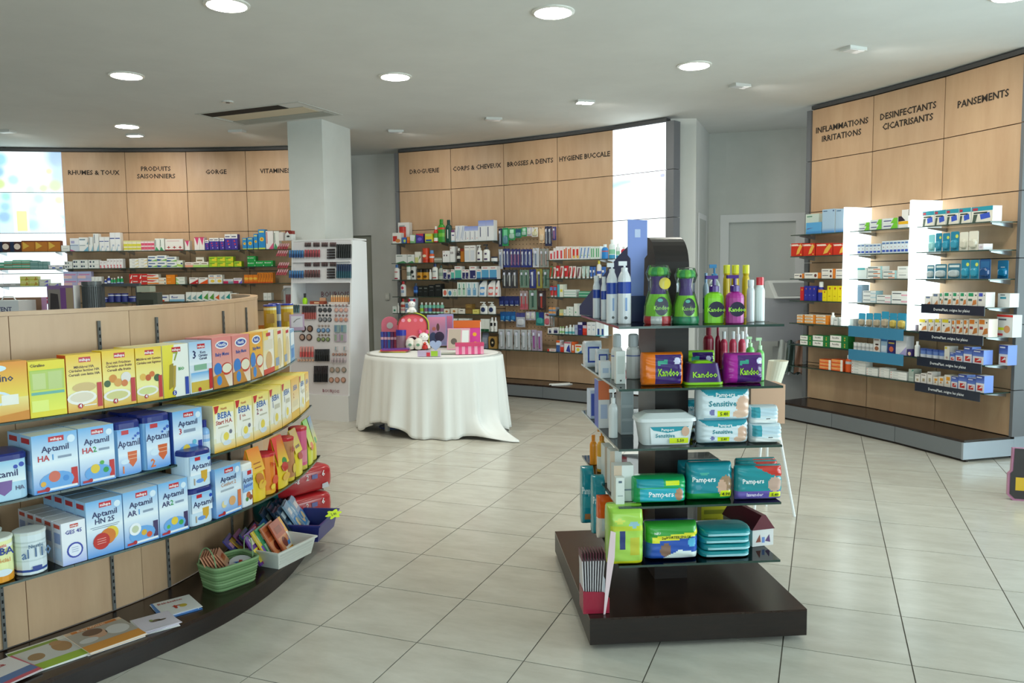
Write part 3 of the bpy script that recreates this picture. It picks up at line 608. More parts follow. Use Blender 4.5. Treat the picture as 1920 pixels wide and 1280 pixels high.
sty('''
brn|dark brown box with a pale dot|box|4a2a26|r 0 0 .35 1 22304e;c .62 .5 .3 e8d8c8
amb|amber yellow wide box|box|b8722a|p d9b24a .1 .2 .6 .5 .1 .9;r 0 .88 1 1 6a2f24;side 7a3a26
grn|flat green and grey box|box|58a88c|r 0 .55 1 .7 d8e4d8;r 0 0 1 .15 c86a4a
tea|flat teal grey box|box|6f9a98|r 0 .5 1 .62 a8c0c0
bws|flat white box with blue marks|box|e6e8ea|r .5 .1 .95 .4 3a5cc0;r .1 .6 .5 .8 aac
yel|flat lime and yellow box|box|c2c45a|r 0 .6 1 .75 e8e0a8;p b08a3a .55 .1 .75 .9 .95 .3
vio|small white and violet box|box|cfd2c8|p 6a62c8 .5 0 1 0 1 .8
gry|flat grey box|box|a8a8a8|r .2 .4 .6 .7 d8d8d8
bwp|white box with blue base and pink corner|box|cfdbe8|p c86a9a 0 0 .6 0 0 .28;r 0 .8 .9 .9 8aa0c0
wbl|white box with blue diagonal base|box|eef0f0|p 78b4d0 .45 0 1 0 1 .7;r .05 .8 .7 .88 6a8a9a
wsw|white box with blue curl print|box|f0f1f2|r 0 .66 .9 .71 2a4a98;c .6 .3 .2 b8c4d8;p 7ab0c8 .1 0 .3 0 .45 .3
wvt|tall white box with upright lettering|box|eef0ee|r .15 .45 .28 .95 5a7080;p 88b8cc .5 0 1 0 1 .4
lid|flat white box with dark dots|box|eceeea|c .2 .5 .22 33405e;c .5 .5 .2 4a6a6e;r 0 .8 1 .86 c8ccc8
pnk|white box with pink spots|box|f0eeee|c .25 .3 .22 d84a5a;p e0707a .1 0 .5 0 .3 .4;r .2 .7 .7 .8 c8b8b8
pastel|pastel blue and pink box|box|b8b4d8|r 0 0 .6 .4 e8c4c4;r .1 .5 .9 .6 d86a9a;r 0 .8 1 1 a8b8e0
wht|small plain white box|box|eaece8|r .2 .4 .8 .5 c0c8c4
bot|small blue bottle with white cap|bottle|2a3fa0|cap eee;b .3 .6 e8ecf4
gbt|green and blue bottle with white cap|bottle|1f9a58|cap f2f2f0;b 0 .35 2a6ac8;b .36 .42 e8f0e8
ycd|yellow and white striped box|box|f2ecd0|r 0 .1 1 .3 dcd44a;r 0 .42 1 .68 e0d84c;r 0 .86 1 1 e6e0a0
pcd|pink and white striped box|box|f6e2e4|r 0 .1 1 .38 e0607a;r 0 .5 1 .75 e05878;r 0 .9 1 1 d8c8b0
wgn|white box with green base and upright lettering|box|ecefe8|p 4aa06a 0 0 .8 0 .2 .35;r .1 .35 .22 .9 4a6a5e
cross|white box with red crosses and red lid|box|f0ece6|r 0 0 1 .07 a82430;r .1 .23 .28 .29 a81c28;r .165 .15 .215 .37 a81c28;r .42 .23 .6 .29 a81c28;r .485 .15 .535 .37 a81c28;r .74 .23 .92 .29 a81c28;r .805 .15 .855 .37 a81c28;r .1 .8 .8 .84 d8a0a0;top a82430
pk2|white box with a pink leaf print|box|f2ece8|p d8487a .1 .95 .9 .95 .6 .35;r 0 .93 1 1 c8486a
pan|white box with gradient blue and green stripe|box|f0f2ee|r .06 .62 .8 .78 2a5a9a;p 7ac04a .3 .1 1 .1 1 .4;p 2a5a9a 0 .1 .3 .1 .5 .3 0 .4;t .45 .62 .16 2a4a8a Pantozol
pyo|white box with yellow corner and dark name|box|f0f0ea|p e8d060 .5 0 1 .3 1 .6;t .45 .55 .18 3a4a5a Pretuval
lim|lime green and yellow box|box|a4cc30|p e8dc30 .35 .2 1 .1 1 .9 .4 .6;r .1 .6 .7 .72 4a8a2a
lmf|pale flat box with green stripe|box|f0ece2|r 0 0 1 .45 b8e078;r .1 .6 .8 .75 8a7a5a
lmo|pale flat box with orange stripe|box|f2e8e0|r 0 0 1 .45 f0a888;r .1 .6 .8 .75 b88a7a
grb|bright green box with white name|box|20a04a|t .4 .55 .22 f4fff4 Bronchol;c .9 .15 .08 e8ffe8
oval|white box with lime band|box|eef2e4|p b8dc6a 0 .2 1 0 1 .35 0 .5;c .8 .55 .16 2a3a6a
red|red box with white number|box|d0302c|r .35 .45 .95 .75 a0242a;p f6f0ea .08 .1 .25 .1 .3 .9 .2 .6;r .4 .5 .9 .68 e8d8d0
ory|white and orange banded box|box|f0ece2|r 0 .05 1 .35 e88a3a;p d8423a 0 .6 .5 .55 .9 .8 0 .9
tri|cream flat box with a small triangle|box|ece6d8|p 3a3a38 .72 .2 .95 .2 .84 .7;r 0 0 .7 .3 f0c8a0
orn|plain orange box|box|ec8a1c|r .1 .4 .5 .55 f8b860
gsl|white box with pale green slash|box|ecf0e6|p a8d488 0 0 .35 0 .1 .7 0 .7;r .4 .6 .9 .7 8aa890
rsl|white box with a red slash|box|f2f0ec|p c8242a 0 0 1 0 1 .7;c .85 .2 .08 f4f0f0;r .1 .75 .7 .84 7a6a6a
osl|white box with an orange slash|box|f2f0ec|p ee5a1e 0 0 1 0 1 .7;r .1 .75 .7 .84 7a6a6a
ylf|white box with yellow fruit print|box|f2f2ec|e .6 .3 .3 .22 f0d050;r .1 .62 .9 .7 d88a3a;r .2 .82 .8 .9 4a5a8a
mag|flat white box with magenta and grey base|box|efeff0|r 0 0 .5 .55 c8285a;r .5 0 1 .5 8aa0b0;r .1 .75 .9 .85 6a6a9a
mgv|flat white box with magenta and violet base|box|efeff0|r 0 0 .6 .5 c8306a;p 7a6ad8 .6 0 1 0 1 .6;r .1 .75 .9 .85 8a6a9a
vt1|orange box with yellow glow|box|e8801c|e .5 .55 .5 .3 f6c04a;r 0 0 1 .2 dc5a1c
vt2|tall orange box with brown lettering|box|ea8a20|r .3 .3 .45 .95 8a3a1a;r .6 .5 .75 .9 8a3a1a;r 0 0 1 .12 dc5a1c
pur|white topped purple box with red spots|box|4a3aa0|r 0 .72 1 1 f2f2f0;r .08 .8 .8 .88 6a6a8a;c .5 .55 .14 d83a4a;c .6 .35 .13 d83a4a;c .7 .16 .1 e8e0f0
sun|sky blue box with a yellow sunburst|box|2f8fd0|c .5 .5 .3 f2d63a;c .5 .5 .16 e07a2a;r .15 .84 .85 .92 e8e070;r 0 0 1 .07 d8e85a
rose|white box with pink flower print|box|f4f0ee|p e0608a .35 0 1 0 1 .35;r .1 .3 .2 .95 b83a4a
wgt|white box with a coloured triangle|box|f0f4f0|p 88b0b8 .15 .3 .95 .7 .95 .1;r .1 .03 .4 .08 4a7a6a
wg2|white box with a green triangle|box|f0f4f0|p 5aa040 .15 .3 .95 .8 .95 .1;r .1 .03 .4 .08 4a7a6a
wg3|white box with a teal triangle|box|f0f4f0|p 1f9a90 .15 .35 .95 .8 .95 .15;r .1 .03 .4 .08 4a7a6a
wg4|white box with an orange triangle|box|f0f4f0|p e0642a .15 .35 .95 .7 .95 .1;r .1 .03 .4 .08 4a7a6a
fss|flat white box with red lower corner|box|eceef0|r 0 0 .5 .25 d04a30;r .2 .55 .8 .75 4a5a9a
fbl|flat white box with blue base and lettering|box|f0f2f4|r 0 0 1 .3 8ac0e0;t .35 .45 .35 2a3a9a fluor
blb|deep blue bottle with silver band|can|26307e|cap 3a3c88;b .78 .9 d8dce8
''')
LS = (117, 239, 355, 467, 900); LN = ('by lit picture', 'under RHUMES & TOUX', 'under PRODUITS SAISONNIERS', 'under GORGE', 'under VITAMINES')
BOXN[id(MU)] = 'toiletry_box'; BOXN[id(RU)] = 'dressing_box'
def LL(k, row, items): stock_by_sign(LU, k, row, LS, LN, items)
LL(3, 'top shelf', [(-24, 41, 453, 'brn', 3), (41, 114, 451, 'amb', 3), (115, 131, 460, 'wht'), (132, 149, 458, 'bwp'), (149, 166, 458, 'wbl'), (132, 149, 446.5, 'bws', 1, 1, .09), (149, 166, 445, 'wbl', 1, 1, .09),
   (167, 175, 444, 'wvt'), (176, 186, 438, 'wvt'), (187, 206, 444, 'wsw', 2), (207, 227, 436, 'wsw', 2), (232, 265, 451, 'ycd', 4), (265, 290, 451, 'pcd', 4), (291, 309, 447, 'wgn', 2), (310, 344, 448, 'cross'), (347, 356, 451, 'pk2'),
   (365, 384, 444.5, 'pk2', 2), (385, 392, 450, 'pur'), (393, 411, 446, 'pur', 2), (412, 421, 446, 'pur'), (422, 446, 439, 'pur', 2), (455, 463, 446, 'sun'), (464, 475, 445, 'sun'), (476, 484, 438.5, 'sun'), (485, 498, 430, 'sun'), (499, 513, 433, 'rose'), (514, 524, 433, 'wgn')])
LL(2, 'second shelf', [(-8, 8, 492, 'grn'), (8, 24, 489.5, 'grn', 1, 2), (24, 41, 487.5, 'grn', 1, 2), (41, 57, 487.5, 'grn', 1, 2), (57, 72, 488.5, 'tea', 1, 2), (72, 90, 490, 'tea', 2, 2), (91, 118, 497, 'bws', 2), (121, 136, 490, 'lid', 1, 2), (137, 165, 487, 'lid', 2, 2), (166, 186, 487, 'lid', 1, 2),
   (187, 201, 489, 'pnk', 2), (201, 231, 485, 'pnk', 5), (243, 260, 485, 'pyo', 1, 3), (260, 277, 484, 'pyo', 1, 3), (278, 295, 479.5, 'pan', 1, 2), (295, 313, 478.5, 'pan', 1, 2), (313, 332, 481, 'pan', 1, 2), (332, 343, 488, 'oval'),
   (347, 362, 491.5, 'lmo'), (362, 391, 491, 'lmf', 2), (368, 383, 482, 'lmf', 1, 1, .06), (392, 438, 481, 'lim', 3, 2), (439, 453, 489.5, 'lim'), (464, 480, 480, 'grb', 1, 2), (480, 512, 488.5, 'grb', 2)])
LL(1, 'third shelf', [(-6, 38, 531.5, 'gry', 2), (38, 72, 518, 'yel', 2, 2), (74, 91, 523.5, 'vio', 1, 2), (94, 110, 530.5, 'vio'), (120, 172, 509, 'pastel', 2, 2), (172, 191, 518.5, 'wht', 3), (195, 200, 523.5, 'bot'), (200, 207, 517.5, 'bot'), (207, 217, 521, 'gbt', 2), (218, 231, 518.5, 'gbt', 2),
   (243, 278, 513.5, 'red', 2, 2), (276, 298, 514, 'ory', 1, 2), (298, 312, 520.5, 'tri', 1, 2), (312, 329, 515, 'orn', 1, 2), (330, 347, 519, 'gsl', 1, 2), (355, 372, 520, 'rsl'), (373, 390, 520, 'osl'), (391, 417, 515, 'ylf', 2), (419, 437, 523, 'mag'), (438, 454, 521, 'mgv'), (458, 483, 515, 'vt1', 3), (483, 512, 511, 'vt2', 6)])
LL(0, 'lowest visible shelf', [(188, 201, 557, 'blb'), (201, 239, 550, 'blb', 3), (239, 255, 555, 'blb'), (300, 317, 553, 'fss'), (318, 346, 552, 'fbl'), (349, 359, 547.5, 'wgt'), (359, 369, 547.5, 'wgt'), (369, 380, 547.5, 'wg3'), (380, 391, 545.5, 'wg2'), (391, 402, 546, 'wg2'), (402, 412, 547, 'wg4'), (412, 422, 547, 'wgt'), (422, 432, 546.5, 'wg3'), (432, 444, 549.5, 'wgt'), (79, 96, 557, 'red'), (494, 509, 549, 'wht', 2)])

# ------------------------------------------------------------------ middle wall unit
sty('''
mA|white salt box with red square|box|eceae4|r .05 .2 .55 .7 c8302c;e .65 .25 .3 .2 d88a4a
mB|tall white box with grey name|box|ebeae6|r .1 .8 .6 .86 9aa;r .6 .1 .9 .2 c44
mC|round red jar|jar|d8503a|cap c83a34;b .1 .5 e89a70
mD|orange and yellow box|box|e0903a|r 0 0 1 .5 d8682a
mE|small blue and lime box|box|3a6ac0|e .6 .4 .3 .35 b8d860
mF|white and green soft pack|box|8ac08a|p e8f0f0 0 .3 .7 .2 1 .9 0 1
mG|violet and red patterned pack|box|4a3a9a|p c83a4a 0 .9 1 .7 1 1 0 1;e .5 .4 .3 .2 7a6ad0
mH|yellow box with green roof print|box|e8d23a|r .1 .15 .9 .35 2a5a9a;r 0 0 1 .12 5aa040;r .1 .7 .9 .95 c8e070
mI|white and red spray bottle with green label|bottle|d83a34|b .1 .35 f0f0ea;b .35 .7 58a040;cap f0eee8
mJ|tall green bottle with red band|bottle|3a9a2c|b .7 .8 d8442c;b .3 .5 7ac040;cap 2f8a2a
mK|tall dark green bottle with upright lettering|bottle|16463a|cap 123a30;r .42 .2 .56 .7 e8efe8
mL|small white box with purple lid stripe|box|f0eef0|r 0 .8 1 1 7a4a7a;r .2 .5 .8 .6 5a5a8a;r 0 0 1 .1 a8d0e0
mM|white box with silver slanting stripes|box|e8eaee|p 9fb0cc .2 .2 .35 .2 .8 .95 .65 .95;p c0cce0 .45 .1 .6 .1 1 .8 .9 .9
mN|low violet banded white box|box|eef0f2|g 0 .7 1 1 b8c4ec 8a98dc;r .2 .1 .3 .65 6a6a88;c .7 .2 .08 e07a6a
mO|tall violet banded white box|box|eef0f2|g 0 .72 1 1 b8c4ec 8a98dc;r .2 .2 .32 .68 5a6080
nA|white box with green leaf base|box|eceeea|p 5aa06a 0 0 1 0 .7 .25 .3 .12;r .1 .78 .6 .86 6a8a7a
nB|white and pale yellow box|box|efece0|r 0 0 .6 .5 d8d890;p 6a8a4a .6 .2 1 .5 .9 .7
nC|orange red canister with green plant print|can|dc4a26|cap d8381e;b .1 .25 c83020;e .5 .5 .3 .2 f0e0c0
nD|orange and white sprayer|spray|e8602a|cap 6a9ad0;b .5 .7 e8e8f0
nE|flat grey green box|box|9a988a|r 0 .5 1 .75 c4c6bc
nF|white box with two dark squares|box|efeeec|r .15 .52 .3 .66 4a2a3a;r .5 .52 .65 .66 4a2a3a;r .1 .88 .3 .92 c66
nG|dark brown bottle with white cap|bottle|241c1a|cap f0f0ea;b .3 .55 d8d8d0
nH|amber box|box|b8701c|r 0 .8 1 1 8a2a1c
nI|tall white box with faded blue print|box|f0eeea|r .1 .08 .9 .7 d8dce2;r .1 .85 .9 .9 aaa0a0
nJ|white pump bottle with dark square|pump|f0f0ec|cap e8e8e4;r .35 .62 .65 .78 4a3a5a;r .25 .12 .75 .25 4a3a5a
nK|white pump bottle with black collar|pump|f2f2ee|cap 34343a;r .35 .55 .65 .7 5a4a6a;r .25 .12 .75 .26 5a4a70
nL|low white jar with navy lid|jar|f0f0ee|cap 1e2448;b .2 .5 e0e0e0
oA|white bottle with blue cap and red label|bottle|f0eeea|cap 4a78b8;r .2 .06 .8 .16 a82a4a;r .2 .6 .8 .68 c86a6a
oB|white tin with dark green lid|can|e8ece8|cap 2a8a4a;b .3 .6 8a9a90
oC|black and white patterned tin|can|d8d8d4|cap 1c2420;e .4 .6 .3 .3 22282a;e .6 .25 .2 .2 30383a
oD|amber jar with black lid|jar|d89a2a|cap 2a241f;e .5 .4 .3 .2 5a3a1a
oE|small white bottle|bottle|eeeee8|cap f0f0f0
oF|white bottle with navy cap and red line|bottle|eeeee8|cap 2a3a68;r .15 .1 .85 .18 a82a2a;r .2 .6 .8 .68 8a9aa0
oG|grey green bottle with dark cap|bottle|b8c0b4|cap 2f4a44;b .3 .6 8aa090
oH|white box with navy base|box|f0eeea|r .08 .05 .92 .68 2c2f68;c .7 .2 .12 d8d8e8;r .2 .85 .8 .91 c66
oI|white box with sea green base|box|f0eeea|r .06 .1 .94 .7 5ab8a8;r 0 0 1 .1 1f3a6a;r .1 .85 .8 .91 c66
oJ|white box with sky blue base|box|f0eeea|r .05 .12 .96 .72 58a4d0;r 0 0 1 .12 24406e;r .2 .83 .8 .9 c88
pA|white bottle with red cap|bottle|f0efec|cap c8262a;r .2 .3 .8 .5 9ab0d0;c .5 .7 .25 c83a5a
pB|blue bottle with black base|bottle|2a4a90|cap 3a4a5a;b 0 .3 1c2430;b .4 .6 4a8ae0
pC|black box with grey name|box|191d1c|r .2 .75 .8 .82 8a9088;r .2 .45 .7 .49 5a6060
pD|tall black box with grey name|box|161a1a|r .2 .8 .8 .86 8a8880;r .25 .5 .75 .54 5a6060
pE|small white box with coral oval|box|eef0ea|e .5 .5 .35 .5 e0705a
pF|small white box with blue oval|box|eef0ea|e .5 .45 .35 .5 4a90b8
pG|small white box with pale green oval|box|eef0ea|e .5 .4 .35 .5 bcd8c0;r .3 .8 .7 .86 6a7a70
pH|tall white box with green bottle print|box|e6efe6|r .25 .1 .75 .62 a8d4b8;r .4 .62 .6 .9 4aa890;r .25 .5 .75 .57 3a4a48
pI|tall white box with blue bottle print|box|e8f0f2|r .2 .08 .8 .6 78acd0;r .4 .6 .6 .9 7ac0d0;r .3 .5 .7 .55 e8f0f8
pJ|white stand-up pouch with blue bottle print|gusset|e8ecee|r .2 .1 .8 .6 5a9cd8;p 2a3a4a 0 .7 .5 1 0 1
pK|white stand-up pouch with coral bottle print|gusset|eeeae8|r .2 .1 .8 .6 e0706a;p 2a3a4a 0 .7 .5 1 0 1
qA|tiny white box with green mark|box|e8ece6|c .5 .4 .25 4a9a7a
qB|red and yellow bottle|bottle|e8e4d8|cap b8302a;b .5 .75 b84a3a;b .2 .4 d8a0a0
qC|blue and white box|box|d8e0ea|r .1 .5 .9 .9 6a94c4;r .1 .1 .6 .35 4a78b0
qD|mint bottle with white cap and lime label|bottle|8ad0b8|cap f2f4f0;b .2 .6 a8d848;b .0 .2 b8e8d0
qE|mint bottle with white cap and plum label|bottle|8ad0b8|cap f2f4f0;b .2 .6 9a6a8a;b .0 .2 b8e8d0
qF|mint bottle with white cap and blue label|bottle|8ad0b8|cap f2f4f0;b .2 .6 5a7ab8;b .0 .2 b8e8d0
qG|mint bottle with white cap and dark red label|bottle|7ac8b0|cap f2f4f0;b .2 .6 8a4a4a;b .0 .2 b8e8d0
qH|small cream box with a brown figure|box|efe6d4|e .5 .45 .3 .22 c8803a
qI|small cream box with dark name|box|f0ece0|r .3 .55 .7 .7 5a4a40
qJ|brown and gold box|box|8a6a34|r 0 .45 1 .55 6a4a24;r .2 .7 .8 .76 b8984a
qK|low lemon yellow box|box|e6dc7a|r .2 .5 .8 .65 c8b840
qL|white pump bottle with navy round label|pump|f0f2ee|cap e8eae6;c .5 .5 .28 2a3a68
rA|white box with dark green base|box|ecf0ea|r 0 0 1 .2 1f5a3a
rB|white bottle with black label|bottle|f0f0ec|cap f0f0f0;r .2 .5 .8 .78 1c1c20;r .3 .2 .6 .24 888
rC|grey blue pouch|gusset|7a8298|r .1 .3 .9 .7 98a0b0
rD|gold box with black oval|box|b08a4a|e .5 .5 .32 .5 1c1814;c .5 .5 .12 d8c8a0
kA|green card of floss picks|card|2a9a5a|r .2 .5 .8 .9 7ad0a0;cap 5a8a9a
kB|short green card|card|2fa05e|r .2 .6 .8 .9 c8f0d8;cap a8c8b8
kC|green and navy card|card|2a8a5a|r .1 .5 .9 .9 2a5a7a;cap 6a9aa0
kD|pale lilac card|card|c8c0d8|cap d0d0c8;r .2 .5 .8 .9 e8e8e0
kE|white card with yellow brush|card|e8e4dc|p c8b83a .2 .1 .5 .8 .7 .8;cap d8d4b0
kF|orange and white card|card|e8c8a0|r .1 .1 .9 .5 e08a3a;cap e0c8a8
kG|dark navy brush card|brush|2a3258|cap c8ccd8
kH|blue toothbrush card|brush|2a3a88|cap e0e4f0
kI|white toothbrush card|brush|d8dce4|cap 8a98b8
kJ|violet and blue toothbrush card|brush|3a3a8a|cap c87a9a
kK|grey toothbrush card|brush|a8aca8|cap c8a098
kL|slim black toothbrush card|brush|3a3a40|cap d8d8d4
kM|green toothbrush card|brush|7a9a88|cap 2a5a4a
kN|yellow and blue toothbrush card|brush|a8a04a|cap 3a4aa0
kO|navy card with white tag|card|222c6a|cap 2a3a80;r .2 .02 .8 .45 e8ece8
kP|red and white child toothbrush card|brush|b8a0a0|cap d83a4a;r 0 0 1 .3 c86a7a
kQ|black and red toothbrush card|brush|3a2428|cap c83a2a
kR|bright blue card with white tag|card|1f5a9a|cap 2a7ab8;r .1 .02 .6 .45 e8ece8
kS|clear bagged white brush head pack|card|b8bcc8|cap d8dae0;r 0 .7 1 1 4a4a8a
kT|teal and navy card|card|2a8a88|cap 4aa8a0;r .4 .5 1 1 2a3a8a
kU|white card with red heart|card|e8dcdc|cap d86a7a;r .2 .8 .8 .9 b84a5a
kV|clear bubble pack with a silver razor|brush|c4c8cc|cap e8e8f0
kW|clear bubble pack with a purple razor|brush|b8a8c0|cap a83a9a
tA|red and white paste box|box|f2ecec|r .25 .1 .75 .7 d8404a
tB|orange striped paste box|box|f2ece6|r .15 .1 .5 .8 e0701c;r .6 .1 .85 .9 d84a2a
tC|red and yellow paste box|box|f2e8e0|r .2 .2 .8 .8 d8342a;r .3 .1 .9 .3 e8b85a
tD|blue striped paste box|box|e6ecf2|p 5a88c8 .1 .1 .4 .1 .8 .9 .5 .9;c .7 .3 .15 a8d080
tE|green striped paste box|box|e6f0ea|r .2 .15 .4 .85 2fa060;r .6 .15 .8 .85 4ab070
tF|blue mouthwash bottle|bottle|2a8ad8|cap e8f4f8;b .6 .7 c05a6a
tG|white mouthwash bottle with green label|bottle|e4f0f0|cap f4f8f8;b .3 .6 8ac8a8;b 0 .25 3aa0d0
tH|red mouthwash bottle|bottle|d82a4a|cap f0f0f0;b .3 .6 f0c8d0
uA|standing toothpaste tube, red stripe|tube|ecdcd8|cap f2f2f0;p c8242a .1 .1 .5 .1 .9 .9 .5 .9
uB|standing red toothpaste tube|tube|c8262e|cap f2f2f0;r .2 .6 .8 .8 f0e0e0
uC|standing pale toothpaste tube with plum stripe|tube|d8d4d0|cap f2f2f0;p 7a4a5a .2 .1 .6 .1 .9 .9 .6 .9
uD|standing mint toothpaste tube|tube|b8d0c8|cap f0f4f2;r .3 .4 .7 .8 e8f0ec
uE|standing blue toothpaste tube|tube|3a6ab8|cap e8ecf4;r .2 .5 .8 .7 e8ecf8
uF|standing dark green and red toothpaste tube|tube|5a7a50|cap f2f2f0;p c8402a .1 .1 .5 .1 .9 .9 .5 .9
uG|slim white bottle with yellow cap|bottle|e8e6e0|cap e8d84a;b .3 .5 3a58b8
uH|small red tube with silver top|tube|c82a30|cap d8d8e0;r 0 .6 1 .9 6a8ac8
uI|pale box with teal corner|box|e8ead8|r 0 0 .4 1 4ab0c0;r .5 .4 .9 .6 e8d848
uJ|flat white box with thin green edge|box|e6ece8|r 0 0 1 .2 8ac0a8
uK|flat green box|box|4a9a78|r 0 .5 1 .7 c0dccc
uL|small orange and blue box|box|a8aab0|r 0 .5 1 1 e09a5a;r 0 0 1 .3 6a8ab0
uM|small black bottle|bottle|222830|cap 1c2024
uN|small pale yellow green box|box|c8d0a0|r 0 0 1 .4 e8c878
uO|small white box with green mark|box|e4e8e2|c .5 .3 .2 6ab08a
vA|white box with navy stripes|box|ececec|r .3 .1 .9 .6 2c2c5a;r .35 .7 .9 .8 4a4a6a
vB|green and white bottle|bottle|dfe6dc|cap a8d08a;b .2 .5 8ac07a
vC|teal and white bottle|bottle|dce8e8|cap f0f4f4;b .1 .4 5ab0b8
vD|grey blue box|box|b0b8d0|r .1 .5 .9 .7 8a98c0
vE|navy box|box|2a2870|r 0 .8 1 1 d8d8e8;r .2 .4 .8 .5 5a58a0
vF|red and blue box|box|d8402c|r 0 .7 1 1 c8c0d0;r 0 0 1 .3 c8301c
vG|white box with faint logo|box|e8ecee|c .5 .45 .18 b0c4d4;r .2 .75 .8 .8 9ab
vH|tall bright white box with blue base|box|eef6fa|r .35 .05 .85 .5 2a4a90;r 0 0 1 .06 6ad0e0
vI|low red and white box|box|e8dcd8|r 0 0 .25 1 c83a30;r .4 .4 .9 .7 c08a88
vJ|white and orange topped box|box|e8ecf0|r 0 .8 1 1 e0602a;r 0 0 1 .6 3a5a9a
vK|white box with navy figure print|box|e8eaee|p 34409a .3 .1 1 0 .8 .8 .5 .5;r 0 .85 1 1 c86a7a
vL|orange slim box|box|e0622a|r .2 .2 .8 .7 f0e0d0
vM|white box with orange name and yellow disc|box|eaeee4|c .45 .4 .22 e8d83a;r .1 .7 .9 .88 e0562a;p 3a78b8 .4 0 1 0 1 .35
''')
MSM = (850, 950, 1047, 1150, 1400); MN = ('under DROGUERIE', 'under CORPS & CHEVEUX', 'under BROSSES A DENTS', 'under HYGIENE BUCCALE', 'before lit panel')
def MM(k, row, items, **kw): stock_by_sign(MU, k, row, MSM, MN, items, **kw)
MM(6, 'top shelf', [(736, 752, 436.5, 'mA'), (747, 768, 417, 'mB', 1, 1, .13), (747, 759, 425, 'mC', 1, 1, .088), (754, 762, 445, 'mE'), (763, 768.5, 444, 'mD'), (769, 779, 440, 'mF'), (780, 794, 438, 'mG'), (797, 811, 438, 'mH'), (812, 820, 424, 'mI'), (820, 833, 411, 'mJ'), (834, 846, 412, 'mK'), (846, 853, 431, 'mL'),
   (854, 871, 423, 'mM', 2), (871, 897, 424, 'mN', 3), (897, 926, 413, 'mO', 2)])
MM(5, 'second shelf', [(742, 763, 477, 'nA'), (764, 777, 477, 'nA'), (778, 789, 472, 'nB'), (790, 802, 465, 'nC'), (803.5, 813, 469, 'nD'), (814, 829, 483, 'nE'), (830, 843.5, 470, 'nF'), (844, 853, 462, 'nF'), (855, 863, 465, 'nG'), (863.5, 870, 466, 'nH'), (871, 891, 460, 'nI', 2), (892.5, 903, 459, 'nJ'), (904.5, 917, 458, 'nK'), (918.5, 930, 481, 'nL'),
   (1030, 1037, 470, 'tA'), (1037.5, 1042, 465, 'tA'), (1042, 1056, 462, 'tA', 2), (1056, 1072, 462, 'tB', 2), (1072.5, 1086, 462, 'tC', 2), (1086.5, 1106, 462, 'tD', 3), (1106.5, 1125, 462, 'tE', 2), (1126, 1138, 458, 'tF'), (1139.5, 1151, 449, 'tG'), (1153, 1160, 456, 'tG'), (1162, 1173, 462, 'tH'), (1222, 1236, 451, 'tH')])
MM(4, 'third shelf', [(738, 748, 496, 'oA'), (761, 769, 498, 'oB'), (769, 779, 498, 'oC'), (780, 803, 505, 'oD', 2), (803.5, 808.5, 505, 'oE'), (809, 820, 494, 'oF'), (821, 830, 497, 'oG'), (830.5, 838, 505, 'oH'), (838.5, 845, 510, 'oH'), (845.5, 852, 505, 'oI'), (852.5, 866, 499, 'oI'), (866.5, 879, 505, 'oH', 2), (880, 893, 499, 'oH'), (893.5, 902, 504, 'oJ'), (902.5, 932, 499, 'oJ', 2),
   (1029, 1036, 499, 'uF'), (1036, 1041, 501, 'uA'), (1041, 1049, 498, 'uB'), (1049, 1056, 499, 'uA'), (1056, 1065, 498, 'uB'), (1065, 1079, 499, 'uA', 2), (1079, 1089, 500, 'uC'), (1089, 1104, 499, 'uD', 2), (1104, 1116, 500, 'uE', 2), (1117, 1125, 488, 'uG'), (1126, 1135, 500, 'uE')])
MM(3, 'fourth shelf', [(750, 760, 527, 'pA'), (774, 783, 531, 'pB'), (784, 803, 536, 'pC', 2), (803.5, 815, 534, 'pD'), (815.5, 828, 532, 'pD'), (830, 839, 542, 'pE'), (839.5, 848, 542, 'pF'), (848.5, 857, 542, 'pG'), (857.5, 874, 529, 'pH', 2), (874.5, 895, 529, 'pI', 2), (897, 911, 526, 'pJ'), (913, 927, 526, 'pK'), (927.5, 934, 526, 'pK'),
   (1030, 1044, 536, 'uH', 2), (1045, 1056, 533, 'uI'), (1057, 1080, 543, 'uJ', 1, 3), (1085, 1106, 546, 'uK', 1, 2)])
MM(2, 'fifth shelf', [(736, 744, 574, 'qA'), (745, 748, 568, 'oE'), (750, 759, 560, 'qB'), (760, 766, 567, 'qC'), (767, 779, 558, 'qC'), (786, 793, 567, 'qD'), (794, 801, 567, 'qE'), (801.5, 808.5, 567, 'qF'), (809, 816, 567, 'qG'), (816.5, 823.5, 567, 'qG'), (824, 831, 567, 'qE'), (832, 843, 579, 'qH'), (845, 858, 578, 'qH'), (859, 872, 579, 'qI'), (873, 885, 570, 'qJ'), (886, 897, 580, 'qK'), (898.5, 913, 566, 'qL', 1), (913.5, 928, 566, 'qL', 1),
   (1029, 1042, 576, 'uL', 2, 2), (1043, 1048, 580, 'uM'), (1048.5, 1056, 580, 'uN'), (1056.5, 1061.5, 580, 'uO'), (1062, 1075, 575, 'uO', 1, 3), (1076, 1083, 569, 'uO')])
MM(1, 'sixth shelf', [(846, 857, 597, 'rA'), (860, 880, 597, 'rA', 2), (901, 917, 598, 'rA', 2), (918, 925, 595, 'rB'), (925.5, 931, 595, 'rB'),
   (1027, 1034, 615, 'vA'), (1034.5, 1047, 614, 'vA'), (1047.5, 1057, 612, 'vB', 2), (1057.5, 1064, 611, 'vC'), (1064.5, 1071, 609, 'vC'), (1071.5, 1077, 609, 'vC'), (1077.5, 1083, 609, 'vD'), (1083.5, 1092, 604, 'vE'), (1092.5, 1100, 610, 'vF'), (1100.5, 1117, 604, 'vG', 2), (1117.5, 1133, 603, 'vH', 2)])
